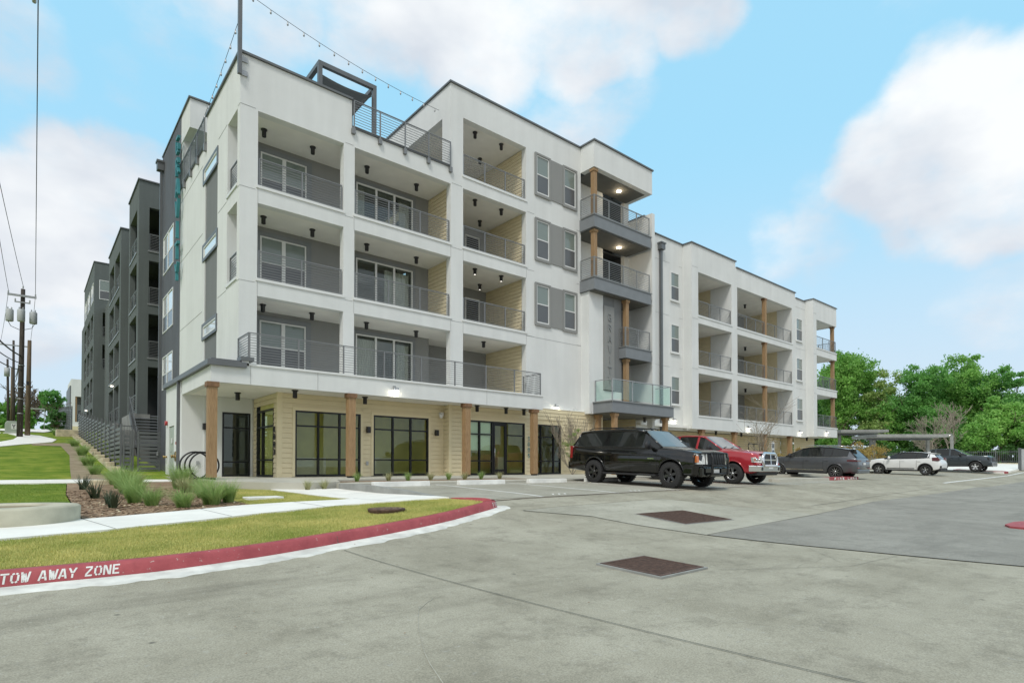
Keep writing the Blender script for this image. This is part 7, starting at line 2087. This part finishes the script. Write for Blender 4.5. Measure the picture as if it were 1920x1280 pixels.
for k in range(5):
    V, F_ = blade_clump(330 + 40 * k, .50 + .05 * (k % 3), .44 + .04 * (k % 2), 300 + k, .0042, .8); me = bpy.data.meshes.new('ornamental_grass'); me.from_pydata(V, [], F_); me.materials.append(M['fount']); CL.append(me)
V, F_ = blade_clump(300, .42, .42, 310); med = bpy.data.meshes.new('dry_grass'); med.from_pydata(V, [], F_); med.materials.append(M['fountdry'])
GG = 'ornamental grass clumps in the planting bed'
spots = [(2.02, 14.2, 1.0, 'green ornamental grass clump left of the bare mulch, nearest the sidewalk'), (1.82, 15.1, .9, 'green grass clump second from the front in the left row of grasses'), (1.9, 16.2, .95, 'green grass clump third from the front in the left row of grasses'),
         (2.45, 13.35, .85, 'small wispy grass clump by the sidewalk, left of the right-hand group'), (3.02, 13.55, 1.1, 'bright green grass clump by the sidewalk, largest of the right-hand group'), (3.42, 13.85, .9, 'grass clump beside the flat concrete valve box'),
         (1.98, 17.8, 1.1, 'green grass clump half way back in the left row of grasses'), (2.05, 19.6, 1.15, 'green grass clump in front of the slatted gate'), (2.1, 21.4, 1.2, 'tall green grass clump rising against the gate post'), (3.35, 18.8, 1.1, 'green grass clump in front of the white corner wall'),
         (3.85, 20.6, 1.25, 'dense green grass clump at the foot of the white downspout'), (3.3, 15.6, .95, 'grass clump behind the largest bright clump'), (3.6, 17.0, .9, 'grass clump at the lawn edge, in front of the bike rack')]
for i, (x, y, s, lb) in enumerate(spots):
    o = bpy.data.objects.new('ornamental_grass', CL[i % 5]); COL.objects.link(o); o.location = (x, y, zlawn(x, y)); o.rotation_euler = (0, 0, i * 1.3); s *= 1.3; o.scale = (s * (.9 + .25 * ((i * 7) % 5) / 4), s, s * (.85 + .3 * ((i * 3) % 4) / 3)); tag(o, lb, 'grass clump', GG)
for i, (x, y, s, lb) in enumerate(((2.75, 22.0, 1.1, 'pale dry grass tuft in front of the slatted gate'), (3.1, 13.9, 1.2, 'pale dry grass tuft behind the middle front clump'), (3.25, 17.4, 1.2, 'pale dry grass tuft right of the bare mulch'), (3.6, 15.0, 1.1, 'pale dry grass tuft near the lawn edge'))):
    o = bpy.data.objects.new('dry_grass', med); COL.objects.link(o); o.location = (x, y, zlawn(x, y)); o.rotation_euler = (0, 0, i * 1.9); o.scale = (s * (.9 + .25 * ((i * 7) % 5) / 4), s, s * (.85 + .3 * ((i * 3) % 4) / 3)); tag(o, lb, 'grass clump', GG)
GR2 = 'green grass mounds along the fence wall'
for i, (x, y, s, lb) in enumerate(((1.95, 26.5, 1.5, 'large green grass mound beside the dirt track, nearest the footpath'), (2.0, 30.5, 1.6, 'green grass mound second from the footpath along the stone wall'), (2.1, 36, 1.7, 'green grass mound third from the footpath along the stone wall'), (2.15, 43, 1.7, 'green grass mound at the top end of the dirt track'), (1.7, 57, 1.7, 'dry green mound beside the upper limestone block'))):
    o = bpy.data.objects.new('grass_mound', CL[i % 3]); COL.objects.link(o); o.location = (x, y, zlawn(x, y)); o.rotation_euler = (0, 0, i * 1.3); o.scale = (s, s, s * .75); tag(o, lb, 'grass clump', GR2)
# yuccas
V, F_ = blade_clump(60, .42, .32, 320, .016, .12); my = bpy.data.meshes.new('yucca'); my.from_pydata(V, [], F_); my.materials.append(M['yucca'])
for i, (x, y, s, lb) in enumerate(((1.22, 16.6, 1.1, 'spiky dark yucca at the back left of the mulch bed'), (1.35, 15.1, .8, 'small spiky yucca between the other two in the mulch'), (1.32, 14.0, .9, 'spiky dark yucca nearest the sidewalk in the mulch'), (1.15, 19.4, 1.0, 'spiky yucca by the limestone block'))):
    o = bpy.data.objects.new('yucca', my); COL.objects.link(o); o.location = (x, y, zlawn(x, y)); o.rotation_euler = (0, 0, i); o.scale = (s, s, s); tag(o, lb, 'yucca', 'yuccas in the mulch bed')
V, F_ = blade_clump(130, .34, .30, 330, .007, .3); mp_ = bpy.data.meshes.new('strip_plant'); mp_.from_pydata(V, [], F_); mp_.materials.append(M['fountdry'])
V, F_ = blade_clump(130, .36, .26, 331, .007, .3); mp2 = bpy.data.meshes.new('strip_plant'); mp2.from_pydata(V, [], F_); mp2.materials.append(M['fount'])
SPN = ['dry spiky plant at the foot of the platform step, left', 'dry spiky plant at the foot of the platform step, right', 'green tuft at the left end of the planting strip', 'dry tuft left of the window pair', 'green tuft below the second shopfront window', 'dry tuft below the second shopfront window', 'green tuft right of the second shopfront window', 'dry tuft where the cream wall steps', 'green tuft near the cedar post by the glass doors', 'dry tuft at the right end of the planting strip']
for i, (x, y, z) in enumerate(((6.35, 16.95, None), (6.85, 16.95, None), (8.3, 17.8, -.5), (9.5, 17.9, -.5), (10.2, 17.8, -.5), (11.2, 17.9, -.5), (11.9, 17.8, -.5), (12.7, 17.9, -.5), (13.4, 17.8, -.5), (14.4, 17.9, -.5))):
    o = bpy.data.objects.new('strip_plant', mp2 if i % 2 == 0 and i > 1 else mp_); COL.objects.link(o); o.location = (x, y, zlawn(x, y) + .02 if z is None else z); o.rotation_euler = (0, 0, i); o.scale = (.95, .95, .95); tag(o, SPN[i], 'plant', 'small plants along the porch')
# ---- lawn blades
def turf(name, region, n, hmin, hmax, mat, seed, label, w=.0035, zf=zlawn):
    rnd = random.Random(seed); xs = [p[0] for p in region]; ys = [p[1] for p in region]; V, F_ = [], []
    while n > 0:
        x = rnd.uniform(min(xs), max(xs)); y = rnd.uniform(min(ys), max(ys))
        if not inpoly(x, y, region): continue
        n -= 1; z = zf(x, y) - .012
        h = rnd.uniform(hmin, hmax) * (.75 + .5 * noise.noise(Vector((x * 2, y * 2, 3)))); a = rnd.random() * 6.28; l = rnd.uniform(0, .7) * h; ww = w * rnd.uniform(.7, 1.4)
        b = len(V); V += [(x - sin(a) * ww, y + cos(a) * ww, z), (x + sin(a) * ww, y - cos(a) * ww, z), (x + cos(a) * l, y + sin(a) * l, z + h)]
        F_.append((b, b + 1, b + 2))
    me = bpy.data.meshes.new(name); me.from_pydata(V, [], F_); me.materials.append(mat); me.update()
    tag(link_mesh(name, me), label, 'grass', kind='stuff')
FLW = [(-1.2, 7.44)] + [(x, y + .02) for x, y in KIN[2:-1]] + [(7.22, 9.52), (7.15, 10.70), (6.8, 10.9), (5.11, 11.38), (3.2, 11.03), (1.61, 10.48), (.89, 10.18), (-.26, 9.83), (-1.2, 9.8)]
turf('grass', FLW, 110000, .022, .050, M['blade'], 400, 'short yellow-green turf between the red kerb and the sidewalk')
turf('grass', [(-1.2, 11.5), (-.3, 11.49), (.70, 12.07), (.73, 18), (.93, 22.4), (-1.6, 22.4)], 60000, .03, .06, M['bladeg'], 401, 'green turf behind the round concrete manhole ring', .005)
turf('grass', [(3.7, 13.0), (5.5, 12.86), (5.85, 13.0), (5.7, 15.2), (5.3, 17.7), (4.1, 19), (3.75, 17.0)], 40000, .03, .06, M['blade'], 402, 'yellow-green turf between the planting bed and the porch', .0045)
# mulch chips and pale stones
rnd = random.Random(8); cv = MB()
for _ in range(5200):
    x = rnd.uniform(.75, 4.2); y = rnd.uniform(12.1, 19)
    if not inpoly(x, y, BED): continue
    z = zlawn(x, y) + .014; a = rnd.random() * 3.14; l = rnd.uniform(.012, .05); w_ = l * rnd.uniform(.15, .4)
    c_, s_ = cos(a), sin(a); t_ = rnd.uniform(-.012, .014)
    cv.add([(x - c_ * l - s_ * w_, y - s_ * l + c_ * w_, z), (x + c_ * l - s_ * w_, y + s_ * l + c_ * w_, z + abs(t_)), (x + c_ * l + s_ * w_, y + s_ * l - c_ * w_, z + abs(t_) + .006), (x - c_ * l + s_ * w_, y - s_ * l - c_ * w_, z + .010)], [(0, 1, 2, 3)])
tag(cv.build('bark_chips', leafmat('bark_chip', (.10, .055, .03), (.42, .30, .19), .9, 4, .0), fixn=False), 'loose brown bark chips covering the planting bed', 'mulch', kind='stuff')
stn = MB()
for _ in range(46):
    x = rnd.uniform(.8, 3.5); y = rnd.uniform(12.3, 15.5)
    if not inpoly(x, y, BED): continue
    r = rnd.uniform(.012, .035); stn.lathe([(0, -r * .5), (r * .9, -r * .2), (r, .1 * r), (r * .5, r * .6), (0, r * .7)], 7, c=(x, y, zlawn(x, y) + .02))
tag(stn.build('pebbles', M['stonew']), 'pale pebbles scattered on the mulch', 'pebbles', kind='stuff')
lf = MB()
for _ in range(150):
    x = rnd.uniform(1, 15); y = rnd.uniform(2.2, 9)
    if x < 8 and y > lerp(x, KERB) - .1: continue
    r = rnd.uniform(.004, .013); a = rnd.random() * 6; z = zpave(x, y) + .012
    lf.add([(x + r * cos(a + k * 2.1), y + r * sin(a + k * 2.1), z + .003 * k) for k in range(3)], [(0, 1, 2)])
tag(lf.build('leaf_litter', M['mulch'], fixn=False), 'specks of dry leaf litter on the driveway', 'litter', kind='stuff')

# ---- chairs on balconies
def patio_chair(x, y, z, rz, label):
    o = tag(empty('patio_chair', (x, y, z), rz), label, 'chair', 'chairs on the balconies')
    MB().box(-.24, .24, -.24, .24, .40, .44).build('seat', M['black'], o)
    MB().box(-.24, .24, .22, .26, .46, .92).build('backrest', M['black'], o)
    for a in (-.22, .22):
        for b in (-.22, .22): MB().box(a - .015, a + .015, b - .015, b + .015, 0, .40).build('leg', M['black'], o)
patio_chair(15.6, 22.4, 12.52, .4, 'black chair behind the railing of the top balcony beside the roof terrace, left one')
patio_chair(16.7, 22.8, 12.52, -.6, 'black chair behind the railing of the top balcony beside the roof terrace, right one')
patio_chair(50.6, 21.0, 9.66, .5, 'black chair on the highest open corner balcony at the far end')
patio_chair(39.6, 22.6, 6.45, .2, 'black chair on the middle long balcony left of its cedar post')
